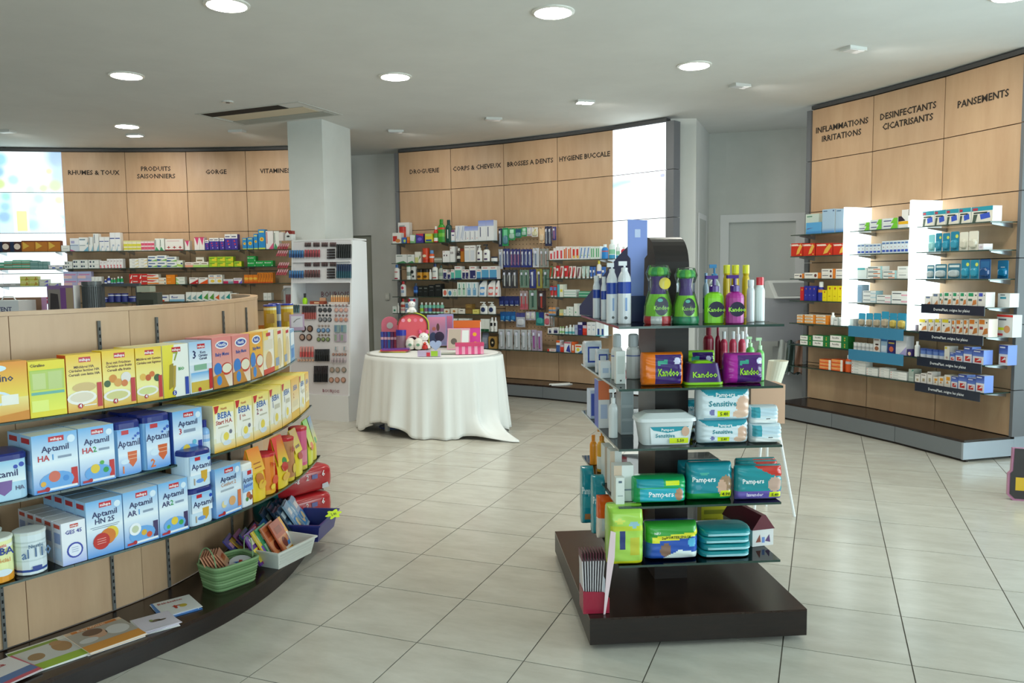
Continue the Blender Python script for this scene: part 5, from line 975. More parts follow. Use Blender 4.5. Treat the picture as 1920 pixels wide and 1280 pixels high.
sty(f'''
g1|orange yellow cereal box with dark name|box|f2a818|g 0 .4 1 1 f4d84a e8901c;g 0 0 1 .4 e89a20 f2e28a;t .5 .68 .12 2a2a4a Céralino;e .4 .4 .36 .14 dceaf4;e .4 .4 .3 .1 f2d878;r .6 .28 .85 .45 f4f0e4;e .5 .9 .2 .06 d8ecf4;p d88a20 0 0 1 0 1 .16 .5 .1 0 .2;side e8901c;top e8a83a
g2|lime yellow box showing its printed back|box|ecd81c|g .03 .1 .97 .84 f0ec50 a8c848;r .05 .48 .95 .82 b8cc60;r .1 .5 .45 .78 c8d488;r .52 .48 .9 .8 c0cf80;r .05 .4 .95 .45 6ab0a0;r .05 .1 .5 .3 e8f07a;t .25 .9 .05 4a3a10 Céralino;side f0d020;top f0dc3a
g3|yellow milk cereal box with a bowl and wheat|box|f4c81c|g 0 .35 1 1 f8ec9a f0c010;g 0 0 1 .35 e8a830 f8ec9a;{MIL}t .5 .76 .045 5a3a2a Milchbrei HA;t .5 .70 .045 5a3a2a Céréales lactées HA;t .5 .63 .045 5a3a2a Cereali con latte HA;e .48 .42 .34 .14 d8b878;e .4 .24 .42 .2 f6f0e6;e .4 .25 .34 .14 e6d8c0;r .84 .05 .98 .48 c42a2c;c .34 .1 .075 b82030;t .34 .075 .06 fff 4;r .45 .09 .8 .11 f4f0e8;side d8501c;top f0d040
g4|yellow cereal box with fruit above a bowl|box|f4cc1c|g 0 .3 1 1 faf09a f0c410;g 0 0 1 .3 e8b030 faf09a;{MIL}t .5 .76 .045 6a3a2a Brei mit Früchten;t .5 .70 .045 6a3a2a Céréales aux fruits;t .5 .63 .045 6a3a2a Cereali alla frutta;c .3 .5 .12 d88a2a;c .45 .42 .12 e0a04a;c .12 .42 .1 3a5a2a;c .7 .5 .16 e8e0d8;c .65 .4 .1 d87a3a;e .4 .2 .42 .18 f6f0e6;e .4 .2 .34 .12 d8d088;r .84 .05 .98 .48 c42a2c;c .34 .1 .075 b82030;t .34 .075 .06 fff 4;top f0d850
g5|yellow cereal box with vegetables above a bowl|box|f4d01c|g 0 .3 1 1 faf2a0 f0c810;g 0 0 1 .3 e8b030 faf2a0;{MIL}t .5 .77 .045 6a3a2a Milchbrei mit Gemüse;t .5 .70 .045 6a3a2a Céréales aux légumes;c .25 .46 .12 e8b84a;c .45 .44 .11 c85a1c;c .6 .5 .1 d8702a;c .8 .42 .13 3a5a34;e .4 .2 .42 .18 f6f0e6;e .4 .2 .34 .12 d8dc90;r .84 .05 .98 .46 c42a2c;c .34 .1 .075 b82030;t .34 .075 .06 fff 4;top f4ecb0
g6|white and yellow box with wheat ears|box|f2f2e8|g 0 0 .45 1 e0c81c f0e048;p f2f2e8 .45 0 .3 .4 .45 1;{MIL}t .5 .7 .16 9aa83a 7;p a08a2a .2 .15 .35 .2 .4 .65 .25 .62;p b89a3a .35 .12 .45 .2 .5 .6 .4 .6;t .7 .5 .06 3aa04a BIO;r .83 .02 .97 .36 2a48a8;c .4 .08 .08 2a3a98;t .4 .05 .06 fff 5;top f0ecc0
g7|pale blue cereal box with wheat field|box|dce8f2|g 0 .55 1 1 f0f6fa a8ccec;r .05 .02 .95 .22 d8b84a;g .05 .22 .95 .4 e0f0f8 6ab0e8;{MIL}t .22 .68 .15 1f2a5e 3;t .6 .76 .05 1f2a5e Korn;t .6 .7 .05 1f2a5e Céréales;t .6 .64 .05 1f2a5e Cereali;r .2 .44 .75 .55 8ab89a;r .84 .04 .98 .44 c42a2c;c .4 .06 .07 b82030;top 9ac0e0
g8|pink rice flake box with blue spots|box|e8948c|g 0 .45 1 1 e8a49a e88a84;g 0 0 1 .45 f2e8d8 e8b8a0;e .5 .85 .34 .13 f4f4f4;e .5 .85 .28 .09 2a4aa8;t .5 .82 .07 fff Nestlé;t .5 .63 .07 2a5aa8 Baby Menu;e .7 .36 .3 .2 c8402a;e .72 .37 .25 .15 ece8d0;e .25 .38 .2 .2 3a80d0;p c88a3a 0 0 .8 0 .5 .3 0 .25;e .3 .15 .13 .15 3a88d8;side e08a80;top e8948c
g9|orange yellow cereal flake box|box|f0b42c|g 0 .45 1 1 f0b83a f0a41c;g 0 0 1 .45 f4ecd8 f0d080;e .5 .85 .34 .13 f4f4f4;e .5 .85 .28 .09 2a4aa8;t .5 .82 .07 fff Nestlé;t .5 .63 .07 2a5aa8 Baby Menu;e .7 .36 .3 .2 c8402a;e .72 .37 .25 .15 e8e4d0;e .2 .42 .2 .22 3a80d0;p c88a3a 0 0 .9 0 .5 .3 0 .25;e .3 .15 .13 .15 3a88d8;top f0c050
g10|white and yellow junior cereal box|box|f0ece0|g 0 .3 .5 1 f4ecd0 ecd04a;r .3 .86 .7 .94 c4202c;r .1 .55 .9 .78 e4dcc8;e .5 .3 .3 .25 d8b078;r 0 0 1 .12 d0402c;top f0e0a0
g11|white and gold rusk box|box|efe8d4|g 0 0 .4 1 e0b83a f0e0a0;r .4 .86 .8 .94 c4202c;e .6 .4 .25 .4 d8c8a0;r .1 .1 .5 .3 8aa0c0;top f0e0a0
g12|blue and white biscuit box|box|88b4d8|r .1 .5 .9 .9 e8f0f4;r .2 .1 .8 .4 4a88c8;top a8c8e0
h1|pale blue follow-on milk box, HA with blue numeral|box|dcebf6|{apt('t .24 .55 .095 c0303a HA;t .44 .55 .095 4a9ad8 1;r .55 .56 .85 .6 8a9ab0;', 'c82a28', 'c .45 .26 .13 d8705a;c .2 .16 .06 e8b040;c .7 .2 .07 4a90d8;')}side 9cc4e6;top d8e4e8;mark b02a34
h2|pale blue follow-on milk box, HA with green numeral|box|dcebf6|{apt('t .24 .55 .095 c0303a HA;t .44 .55 .095 2a9a4a 2;r .55 .56 .85 .6 8a9ab0;', 'c82a28', 'c .42 .25 .13 e8c83a;c .62 .34 .06 5ab04a;c .72 .2 .08 2a9a48;')}side 9cc4e6;top d8e4e8;mark b02a34
h3|pale blue milk box with red numeral|box|dcebf6|{apt('t .24 .55 .11 c0303a 3;r .35 .56 .75 .62 8a9ab0;', '2a3a98', 'c .42 .25 .12 e8c83a;c .7 .35 .07 6ac0d8;c .68 .2 .06 d8889a;')}side 3a58a8;top c8d8e0
h4|pale blue AR milk box, blue numeral|box|dcebf6|{apt('t .24 .55 .095 3a3a6a AR;t .44 .55 .095 4a9ad8 1;r .55 .56 .85 .6 8a9ab0;', '3a2a5a', 'c .3 .3 .17 f0f4f8;c .3 .3 .1 c8d0b0;c .55 .2 .08 e0b030;c .7 .14 .08 d8502a;')}side 9cc4e6;top d8e4e8;mark b02a34
h5|pale blue AR milk box, green numeral|box|dcebf6|{apt('t .24 .55 .095 3a3a6a AR;t .44 .55 .095 2a9a4a 2;r .55 .56 .85 .6 8a9ab0;', '3a2a5a', 'c .5 .24 .12 e8c83a;c .28 .16 .06 5ab04a;c .72 .18 .08 3aa04a;')}side 9cc4e6;top d8e4e8;mark b02a34
h6|blue and white milk box with red and orange octagons|box|dcebf6|{APT}t .5 .70 .10 1f2a5e Aptamil;t .5 .58 .09 1f2a5e HN 25;r .1 .52 .9 .53 7a8aa0;r .15 .49 .85 .5 7a8aa0;c .66 .36 .2 e8cc40;c .56 .32 .22 d87a2a;c .38 .26 .23 c02a24;r .26 .3 .5 .31 e8b0a8;r .26 .26 .5 .27 e8b0a8;r .26 .22 .5 .23 e8b0a8;side 9cc4e6;top 9ab0c0;mark b02a34
h7|white medical box with a violet octagon ring|box|eef0f6|g 0 0 1 .4 a8b8ec eef0f6;r .36 .86 .7 .94 c83a2a;t .53 .88 .045 fff milupa;t .5 .72 .09 4a4a9a GES 45;c .52 .32 .34 3a48a8;c .52 .32 .27 e8ecf8;r .38 .38 .66 .39 8a9ac0;r .38 .33 .66 .34 8a9ac0;r .38 .28 .66 .29 8a9ac0;side d4d6e0;top ecebea;mark c04a3a
h8|pale blue milk box with moon and sun|box|dcebf6|{APT}t .5 .70 .10 1f2a5e Aptamil;t .5 .60 .075 c89878 Confort 2;r .2 .5 .7 .54 a8b4c0;c .3 .24 .1 e8d8a0;c .36 .27 .08 c8dcf0;c .62 .26 .13 e0a870;r .84 .1 .97 .44 e07a4a;{BAND}side 8ab4e4;top b8c8d4
t1|blue powder tub, orange shield low left numeral|oval|8cc0ec|g .03 .45 .97 .98 e4f0fa 6aa8e4;g .03 .02 .97 .45 5a98e0 e4f0fa;r .2 .88 .5 .97 c4202c;t .5 .62 .14 1f2a5e Aptamil;p d8622a .42 .5 .82 .5 .8 .28 .62 .16 .44 .28;r .44 .42 .8 .43 f0d0b0;r .44 .34 .8 .35 f0d0b0;e .3 .3 .18 .1 d8eaf8;t .22 .06 .15 e0702a 1;c .9 .86 .06 2a5ab8;c .78 .82 .05 2a5ab8;c .68 .77 .04 2a5ab8
t2|blue powder tub, large orange numeral under shield|oval|8cc0ec|g .03 .45 .97 .98 e4f0fa 6aa8e4;g .03 .02 .97 .45 5a98e0 e4f0fa;r .2 .88 .5 .97 c4202c;t .5 .62 .14 1f2a5e Aptamil;p d8622a .48 .5 .86 .5 .84 .28 .67 .16 .5 .28;r .5 .42 .84 .43 f0d0b0;r .5 .34 .84 .35 f0d0b0;e .34 .36 .18 .12 d8eaf8;t .26 .06 .17 e0702a 2;c .9 .86 .06 2a5ab8;c .78 .82 .05 2a5ab8;c .68 .77 .04 2a5ab8
t3|wide powder tub with violet shield|oval|b4d8ee|g .03 .45 .97 .98 eef6f8 9acce8;r .1 .88 .4 .97 c4202c;t .5 .60 .16 1f2a5e Aptamil;p 7a5a9a .36 .5 .7 .5 .68 .26 .53 .14 .38 .26;t .85 .24 .1 5a5a7a HA;c .9 .86 .06 2a4ab0;c .78 .82 .05 2a4ab0;r .06 .06 .3 .12 7a4a9a
t4|squat powder tub with gold shield|oval|cfe4f4|g .03 .4 .97 .98 f0f6fa 8ac0ec;r .25 .84 .5 .95 c4202c;t .55 .58 .17 1f2a5e Aptamil;p d8a83a .5 .5 .8 .5 .78 .24 .65 .12 .52 .24;e .45 .2 .18 .08 6a9ae0;t .2 .1 .2 b8a088 1;c .9 .84 .07 2a4ab0
t5|tall white lidded milk tub with fruit photo|oval|e8f0f6|g .03 .4 .97 .98 88b8ec d0e4f6;r .45 .84 .85 .95 c4202c;t .5 .66 .13 1f2a5e Aptamil;t .5 .52 .11 2a58b0 Junior;c .5 .3 .2 c86a3a;c .7 .22 .16 8a4a3a;c .35 .2 .13 4a8a3a;lid f0f0ea
c1|pale yellow ribbed tin with sheep sketch|can|eef0b0|cap e8ece0;b .82 .9 f4f4ea;b 0 .2 e89a28;t .5 .68 .17 1f3a8a BEBA;t .5 .5 .1 d89a5a Spécial;t .5 .86 .07 d8603a Nestlé;e .55 .25 .25 .12 dce8ee
c2|white ribbed tin with grey lettering|can|dfe9ee|cap d8dedc;b .8 .84 c4d0d4;b .7 .74 ccd8dc;b .34 .38 ccd8dc;b .08 .14 2a4a98;r .36 .12 .66 .22 2a3f8a;t .5 .68 .09 4a6a88 Nestlé;t .5 .45 .22 4a6a90 al 110
c3|orange can with red lid|can|ec8420|cap c81c2c;t .5 .72 .13 d83a1c Pro;e .62 .35 .25 .2 e0502a;b 0 .12 f2b020;e .4 .2 .2 .12 f4d040
c4|amber can with red lid and cocoa print|can|c88a5a|cap c01c2a;t .45 .72 .14 c0282a Ha;e .55 .3 .25 .25 e0c030;b .0 .1 e8c840
c5|pink can with red lid|can|e0608a|cap c01c2a;b .2 .5 e88aa0;b 0 .12 d8c848
c6|yellow tin with blue lid|can|d0a82a|cap 26389a;b .85 .95 e8e0b0;r .2 .3 .8 .7 b88a2a
c7|blue tin with blue lid|can|5a7ab8|cap 26389a;b .3 .6 d8e0e8
p1|orange and yellow bear print bag|gusset|f0cc30|g 0 .55 1 1 f0c040 e87a20;e .45 .42 .3 .25 c87a2a;e .55 .3 .3 .2 e8b83a;r .25 .62 .8 .64 a85a1c;r .25 .7 .8 .72 a85a1c;side e88024
p2|red topped yellow bag with green leaf|gusset|f0d030|g 0 .45 1 1 f0d030 d8382a;p e83a2a 0 .5 .5 1 0 1;e .6 .5 .22 .15 3a8a3a;e .5 .4 .3 .18 c8382a;e .55 .2 .35 .15 e8b020;side d83a2c
p3|beige topped yellow bag|gusset|f0d83a|g 0 .5 1 1 f0d83a c8a878;e .5 .42 .3 .15 b83a2a;r .2 .6 .8 .66 8a6a4a;side c8a070
p4|lime and yellow bag|gusset|dce040|g 0 .4 1 1 e8dc3a 6ac04a;e .5 .4 .3 .2 e86a2a;side 68b848
p5|blue and yellow bag|gusset|e0d040|g 0 .4 1 1 e0d040 3a7ac0;e .5 .45 .3 .2 4aa04a;side 3a78b8
b1|yellow infant milk box reading Start|box|f4f0d0|g 0 .3 1 1 faf8ec f4e070;r .1 .2 .94 .8 f8f6ea;g 0 0 1 .2 f0b830 f6ecc0;p c8302c .04 .98 .28 .98 .2 .84 .08 .82;t .5 .88 .05 c86a3a Nestlé;t .52 .70 .13 3a68b0 BEBA;t .5 .58 .09 b83a28 Start H.A.;r .2 .5 .7 .53 c8c4b0;c .5 .28 .2 f0f0e0;c .56 .3 .13 f0d858;e .6 .16 .2 .08 d8e4f0;c .78 .38 .07 7a7a8a;side ece4c0;top e8d868
b2|yellow infant milk box with red numeral one|box|f4f0d0|g 0 .3 1 1 faf8ec f4e070;r .1 .2 .94 .8 f8f6ea;g 0 0 1 .2 f0b830 f6ecc0;p c8302c .04 .98 .28 .98 .2 .84 .08 .82;t .5 .88 .05 c86a3a Nestlé;t .52 .70 .13 3a68b0 BEBA;t .28 .55 .12 a83a30 1;t .5 .6 .05 a83a30 H.A.;r .4 .5 .85 .53 c8c4b0;c .5 .28 .2 f0f0e0;c .56 .3 .13 f0d858;e .6 .16 .2 .08 d8e4f0;c .78 .38 .07 7a7a8a;side f0d858;top e8d868
b3|yellow infant milk box with plum numeral two|box|f4f0d0|g 0 .3 1 1 faf8ec f4e070;r .1 .2 .94 .8 f8f6ea;g 0 0 1 .2 f0b830 f6ecc0;p c8302c .04 .98 .28 .98 .2 .84 .08 .82;t .5 .88 .05 c86a3a Nestlé;t .52 .70 .13 3a68b0 BEBA;t .28 .55 .13 8a3a58 2;t .5 .6 .05 a83a30 H.A.;r .4 .5 .85 .53 c8c4b0;c .5 .28 .2 f0f0e0;c .56 .3 .13 f0d858;e .6 .16 .2 .08 d8e4f0;side f0d858;top e8d868
b4|yellow infant milk box with a blue number|box|f4f0d0|g 0 .3 1 1 faf8ec f4e070;r .1 .2 .94 .8 f8f6ea;g 0 0 1 .2 f0b830 f6ecc0;p c8302c .04 .98 .28 .98 .2 .84 .08 .82;t .52 .70 .13 3a68b0 BEBA;t .3 .55 .13 3a4a98 1;r .42 .5 .85 .6 d0ccb8;c .5 .28 .2 f0f0e0;c .56 .3 .13 f0d858;side f0d858;top e8d868
b5|orange yellow milk box with white front|box|f0c048|g 0 .2 1 1 f6ecc8 f0b848;t .52 .70 .12 3a68b0 BEBA;t .3 .52 .12 c86a2a 2;r .2 .3 .8 .45 e8d8b0;side f0b440;top f0c858
x1|small pale blue milk bottle with navy cap|bottle|8ab8e8|cap 26308a;b .2 .5 d8e8f4;b .6 .75 c8d8f0
''')
def gput(k, u0, u1, vt, key, deep=1, dep=.085, place=None, back=.008, n=1):
    z, e = ((.97, .13), (.72, .03), (.47, -.04))[k]
    for i in range(n):
        ua, ub = u0 + (u1 - u0) * i / n, u0 + (u1 - u0) * (i + 1) / n
        pa, ta = gfind(ua, z, e + back); pb, tb = gfind(ub, z, e + back); d = pb - pa; w = np.linalg.norm(d); d /= w; nrm = np.array([d[1], -d[0]]); w -= .002; p = (pa + pb) / 2
        um = (ua + ub) / 2; rg = math.hypot(*p); dd = ray(um, vt); H = CAMZ + dd[2] * rg / math.hypot(dd[0], dd[1]) - z; kind = STY[key][1]
        dd_ = min(dep, w) if kind in ('bottle', 'can') else dep
        for j in range(deep):
            q = p - nrm * (dd_ / 2 + j * (dd_ + .005)); product(key, w, dd_, H, (q[0], q[1], z + .0012), facing(nrm), place, (ua, j), 'baby food on the gondola', name=GNAME[kind])
GNAME = dict(box='cereal_box', oval='powder_tub', can='milk_tin', gusset='snack_bag', bottle='milk_bottle')
GP1, GP2, GP3 = 'top gondola shelf', 'middle gondola shelf', 'lowest gondola shelf'
for it in [(-75, 56.5, 681, 'g1'), (57.5, 127, 676, 'g2'), (128, 194.5, 664, 'g3'), (195.5, 256.5, 656, 'g4'), (257.5, 306.5, 651, 'g5', 2), (307.5, 356.5, 646, 'g6', 2), (357.5, 399.5, 640, 'g7', 2), (400.5, 436.5, 632, 'g8', 2), (437.5, 470, 628, 'g8', 2), (470.5, 494.5, 624, 'g9'), (495, 515, 619, 'g10'), (515.5, 532, 616, 'g11'), (532.5, 545, 615, 'g11'), (545.5, 553, 617, 'g12')]:
    gput(0, *it[:4], deep=it[4] if len(it) > 4 else 1, dep=.065, place=GP1)
for it in [(-50, 60, 853, 't3', 1, .16), (64, 150, 812, 'h1', 2, .09), (151, 218, 799, 'h2', 2, .09), (219, 270, 789, 't1', 2, .12), (272, 325, 776, 't2', 2, .12), (327, 382, 768, 'h3', 2, .09), (384, 400, 788, 'x1', 1, .05), (402, 442, 757, 'b1', 3, .085), (442.5, 475.5, 746, 'b2', 3, .085), (476, 506, 737, 'b3', 3, .085), (506.5, 529, 726, 'b4', 3, .085), (529.5, 547, 716, 'b4', 2, .085), (547.5, 562, 708, 'b5', 2, .085), (562.5, 573, 702, 'b4', 2, .08), (573.5, 580, 699, 'b5', 2, .08)]:
    gput(1, *it[:4], deep=it[4], dep=it[5], place=GP2)
for it in [(-28, 37, 1010, 'c1', 2, .2), (40, 100, 996, 'c2', 1, .2), (118, 164, 977, 'h7', 5, .062), (165, 233.5, 935, 'h6', 4, .075), (234.5, 299.5, 917, 'h4', 3, .085), (300.5, 355, 901, 'h5', 3, .085), (406, 454, 873, 'h8', 2, .09), (455.5, 478, 868, 't5', 1, .1), (479, 503, 841, 'p1', 1, .09), (504, 525, 849, 'c3', 1, .1), (526, 545, 818, 'p2', 1, .09), (546, 558, 819, 'c4', 1, .09), (559, 571, 805, 'p3', 1, .09), (572, 581, 800, 'c5', 1, .09), (582, 590, 787, 'p4', 1, .08), (590.5, 596, 781, 'p5', 1, .08)]:
    gput(2, *it[:4], deep=it[4], dep=it[5], place=GP3)
# two squat tubs, one on the other
z0 = .47
for v0, v1, u0, u1, zz in ((925, 990, 357, 404, z0 + .0012), (863, 925, 357, 404, None)):
    pa, ta = gfind(u0, z0, -.032); pb, tb = gfind(u1, z0, -.032); d = pb - pa; w = np.linalg.norm(d); d /= w; nrm = np.array([d[1], -d[0]]); p = (pa + pb) / 2; rg = math.hypot(*p); H = 64 * math.hypot(rg, 1) / FPX * 1.0
    zz = zz or z0 + .0025 + H; q = p - nrm * .06; product('t4', w - .004, .12, H, (q[0], q[1], zz), facing(nrm), GP3, (zz, 0), 'baby food on the gondola')
# tins round the bend
for x, y, key in ((-1.535, 5.1, 'c6'), (-1.575, 5.34, 'c7'), (-1.475, 5.27, 'c6')):
    product(key, .08, .08, .16, (x, y, 1.1212), 0.3, 'upper shelf, far gondola end', (x, 0), 'baby food on the gondola', name='milk_tin')
o = MB().box(-.045, -.004, 0, .045, .004, .1, 'c8a8c4').face([(-.035, -.0046, .02), (.035, -.0046, .02), (.035, -.0046, .09), (-.035, -.0046, .09)], 'e4dce4').tube([(-.02, -.006, .05), (0, -.006, .07), (.022, -.006, .075)], .0015, '4a5a4a', 5).build('sample_card', 'carton', None, (-1.345, 5.02, 1.1212), .2); tag(o, 'small lilac card with a branch drawing beside the yellow tins', 'card')
# ---- things on the plinth
def card_stack(name, cx, cy, z, w, h, rz, n, cols, face, label, cat, jit=.012, th=.0016):
    e = empty(name, (cx, cy, z), rz); tag(e, label, cat)
    for i in range(n):
        dx, dy, a = (rnd.uniform(-jit, jit), rnd.uniform(-jit, jit), rnd.uniform(-.08, .08)) if i < n - 1 else (0, 0, 0)
        o = MB().box(-w / 2, -h / 2, 0, w / 2, h / 2, th, cols[i % len(cols)]).build('sheet', 'carton', e, (dx, dy, i * (th + .0002)), a)
    m = MB(); face(m, w, h); m.build('cover_print', 'carton', o, (0, 0, th + .0003)); return e
def R2(m, w, h, x0, y0, x1, y1, c, k=0): m.face([(-w / 2 + x0 * w, -h / 2 + y0 * h, k * .0003), (-w / 2 + x1 * w, -h / 2 + y0 * h, k * .0003), (-w / 2 + x1 * w, -h / 2 + y1 * h, k * .0003), (-w / 2 + x0 * w, -h / 2 + y1 * h, k * .0003)], c)
def E2(m, w, h, x, y, rx, ry, c, k=1): m.face([(-w / 2 + x * w + rx * w * math.cos(a), -h / 2 + y * h + ry * h * math.sin(a), k * .0003) for a in [i * math.pi / 9 for i in range(18)]], c)
PZ = .0862
def T2(m, w, h, s, x, y, hh, c, k=2, wd=None): m.text(s, (-w / 2 + x * w, -h / 2 + y * h, k * .0003), hh * h, c, uz=(0, 1, 0), width=(wd or .9) * w)
def mag1(m, w, h): R2(m, w, h, 0, 0, 1, .28, 'e89a3a'); R2(m, w, h, 0, .28, 1, .88, 'b8b0a4', 1); E2(m, w, h, .42, .62, .16, .2, 'd8a888', 2); E2(m, w, h, .38, .72, .17, .14, '6a4632', 3); E2(m, w, h, .75, .55, .2, .2, 'e4e0dc', 2); E2(m, w, h, .2, .45, .16, .1, 'dcd8d4', 3); R2(m, w, h, .1, .88, .9, .97, 'd87a20', 2); T2(m, w, h, 'Baby Wissen', .45, .895, .06, 'f8e8d0', 4)
def mag2(m, w, h): R2(m, w, h, 0, 0, 1, .25, 'a8c83a'); R2(m, w, h, 0, .25, 1, .85, 'dcdad6', 1); E2(m, w, h, .75, .6, .15, .22, 'b88a58', 2); E2(m, w, h, .72, .78, .1, .09, 'c09060', 3); E2(m, w, h, .3, .5, .13, .14, 'a8845a', 2); R2(m, w, h, 0, .85, .8, .95, '8aa83a', 1)
def mag3(m, w, h): R2(m, w, h, 0, .0, 1, .12, 'd85a6a'); R2(m, w, h, 0, .12, 1, .35, '5a7ab0'); T2(m, w, h, 'Vita', .5, .72, .14, 'b82a34'); E2(m, w, h, .2, .5, .14, .15, '8a6a58', 2)
def mag4(m, w, h): E2(m, w, h, .5, .55, .14, .08, '6a5a4a'); E2(m, w, h, .66, .5, .12, .05, '5a4a40'); E2(m, w, h, .4, .62, .05, .07, '8a9a5a', 2); R2(m, w, h, .06, .08, .94, .1, 'c8c8cc')
def mag5(m, w, h): T2(m, w, h, 'Bébésalon', .4, .78, .1, 'b83a3a'); E2(m, w, h, .5, .48, .16, .03, 'c03a2a'); E2(m, w, h, .62, .4, .1, .1, 'd0b83a', 2); E2(m, w, h, .42, .42, .04, .12, 'c03a2a', 2)
def at_px(u, v): return atz(u, v, PZ)
q = at_px(333, 1137); card_stack('leaflet_stack', q[0], q[1], PZ, .15, .17, math.radians(40), 4, ['4a88d0', 'f0f0ee'], mag5, 'white leaflets with a dummy drawing over blue folders on the plinth', 'leaflets', .016)
q = at_px(293, 1169); card_stack('leaflet_stack', q[0], q[1], PZ, .14, .15, math.radians(42), 6, ['f2f2f0', 'e4dce8'], mag4, 'white leaflets with a small animal drawing on the plinth', 'leaflets', .008)
q = at_px(197, 1193); card_stack('magazine_stack', q[0], q[1], PZ, .21, .235, math.radians(50), 4, ['f0ece8', 'e8c8a8'], mag1, 'orange and white baby magazine with a sleeping baby cover', 'magazine', .004, .0025)
q = at_px(92, 1226); card_stack('magazine_stack', q[0], q[1], PZ, .21, .235, math.radians(50), 3, ['f0f0e8'], mag2, 'lime green and white baby magazine with toddlers on the cover', 'magazine', .004)
q = at_px(22, 1262); card_stack('magazine_stack', q[0] - .02, q[1] - .01, PZ + .0062, .15, .2, math.radians(62), 3, ['f0e8e8', 'd85a78'], mag3, 'white and pink brochures with red title at the left edge', 'brochures', .012)

def sachet(cx, cy, z, w, h, th, rz, tilt, cols, desc, place, order, grp, sty_=0):
    m = MB().box(-w / 2, -th / 2, 0, w / 2, th / 2, h, cols[0]); y = -th / 2 - .0006
    m.face([(-w * .42, y, h * .08), (w * .42, y, h * .08), (w * .42, y, h * .5), (-w * .42, y, h * .5)], cols[1]); m.face([(-w * .3, y, h * .62), (w * .3, y, h * .62), (w * .3, y, h * .82), (-w * .3, y, h * .82)], cols[2])
    m.face([(w * .22 * math.cos(a), y - .0004, h * .3 + w * .22 * math.sin(a)) for a in [i * math.pi / 6 for i in range(12)]], cols[3])
    o = m.build('sachet', 'film', None, (cx, cy, z)); o.rotation_euler = (tilt, 0, rz); note(o, desc, 'sachet', place, order, grp); return o
# green rush basket
bq = at_px(430, 1092); brz = math.radians(52)
B = empty('rush_basket', (bq[0], bq[1], PZ), brz); tag(B, 'green woven rush basket holding peach sachets on the plinth', 'basket')
bm = MB()
for r in range(9):
    z = .006 + r * .0125; k = .84 + .16 * r / 8
    pts = [(.115 * k * math.copysign(abs(math.cos(a)) ** .4, math.cos(a)), .085 * k * math.copysign(abs(math.sin(a)) ** .4, math.sin(a)), z) for a in [i * 2 * math.pi / 36 for i in range(37)]]
    bm.tube(pts, .0072, ['7a9a6a', '68895a', '86a676'][r % 3], 6, caps=False)
bm.lathe([(.0, .004), (.92, .004)], 20, sx=.1, sy=.074, sup=4, cols='5a7a4c', cap1=False); bm.build('woven_body', 'matte', B)
for s in (-1, 1): MB().tube([(.115 * s * (1 - .02 * abs(t)), .05 * math.cos(math.pi * (i / 10)), .105 + .085 * math.sin(math.pi * i / 10)) for i, t in enumerate(range(11))], .0028, '8aa87a', 6).build('handle', 'matte', B)
cz, sz = math.cos(brz), math.sin(brz)
def loc(bx, x, y, rz=brz): return bx[0] + x * math.cos(rz) - y * math.sin(rz), bx[1] + x * math.sin(rz) + y * math.cos(rz)
for i in range(7):
    x, y = loc(bq, -.065 + i * .017, .005); sachet(x, y, PZ + .035, .095, .13, .004, brz + .9, -.42 - .03 * i, ['d89a78', 'e8b89a', 'b8542a', '8a3a3a'], 'peach sachet with translucent wrap', 'in the green basket', (i, 0), 'sachets in the green basket')
x, y = loc(bq, .055, -.01); o = MB().lathe([(.045, 0), (.05, .004), (.05, .014)], 18, cols='e6e8ea').build('round_tin', 'plastic', None, (x, y, PZ + .072)); o.rotation_euler = (.25, .1, 0); MB().face([(-.03, -.01, .0148), (.02, -.03, .0148), (.035, .015, .0148)], '2a5ac0').face([(-.01, .01, .0151), (.0, -.04, .0151), (.012, -.03, .0151), (.005, .012, .0151)], 'c03a34').build('printed_lid', 'plastic', o); tag(o, 'round white tin with red and blue print in the green basket', 'tin')
MB().box(-.085, -.06, .0, .085, .06, .068, 'f0f0f0').build('base', 'matte', B, (0, 0, .012))
# white and blue plastic bins
def bin_(c, w, d, h, rz, mat, colr, label):
    e = empty('plastic_bin', (c[0], c[1], PZ), rz); tag(e, label, 'bin'); f = .86; t = .004
    m = MB(); A = [(-w / 2, -d / 2), (w / 2, -d / 2), (w / 2, d / 2), (-w / 2, d / 2)]; m.face([(x * f, y * f, .003) for x, y in A], colr); m.face([(x * f, y * f, 0) for x, y in reversed(A)], colr)
    for i in range(4):
        a, b = A[i], A[(i + 1) % 4]; q_ = lambda p, k, z: (p[0] * k, p[1] * k, z)
        m.face([q_(a, f, 0), q_(b, f, 0), q_(b, 1, h), q_(a, 1, h)], colr); m.face([q_(b, f - .04, .003), q_(a, f - .04, .003), q_(a, .97, h), q_(b, .97, h)], colr); m.face([q_(a, 1, h), q_(b, 1, h), q_(b, .97, h), q_(a, .97, h)], colr)
        m.face([q_(a, 1.05, h - .008), q_(b, 1.05, h - .008), q_(b, 1.05, h), q_(a, 1.05, h)], colr); m.face([q_(a, 1.05, h), q_(b, 1.05, h), q_(b, 1, h), q_(a, 1, h)], colr)
    m.build('tray', mat, e)
    if mat == 'plastic' and colr == 'dfe2dc':
        for k in range(4): m2 = MB(); [m2.box(-w * .42, -d * (.5 - .07 * (1 - zz)) - .002, h * zz, w * .42, -d * (.5 - .07 * (1 - zz)) + .001, h * zz + .006, 'cfd2cb') for zz in (.25 + .16 * k,)]; m2.build('rib', 'plastic', e)
    return e
wq = at_px(522, 1046); wrz = math.radians(66); bin_(wq, .28, .24, .085, wrz, 'plastic', 'dfe2dc', 'white ribbed plastic bin of sachets beside the green basket')
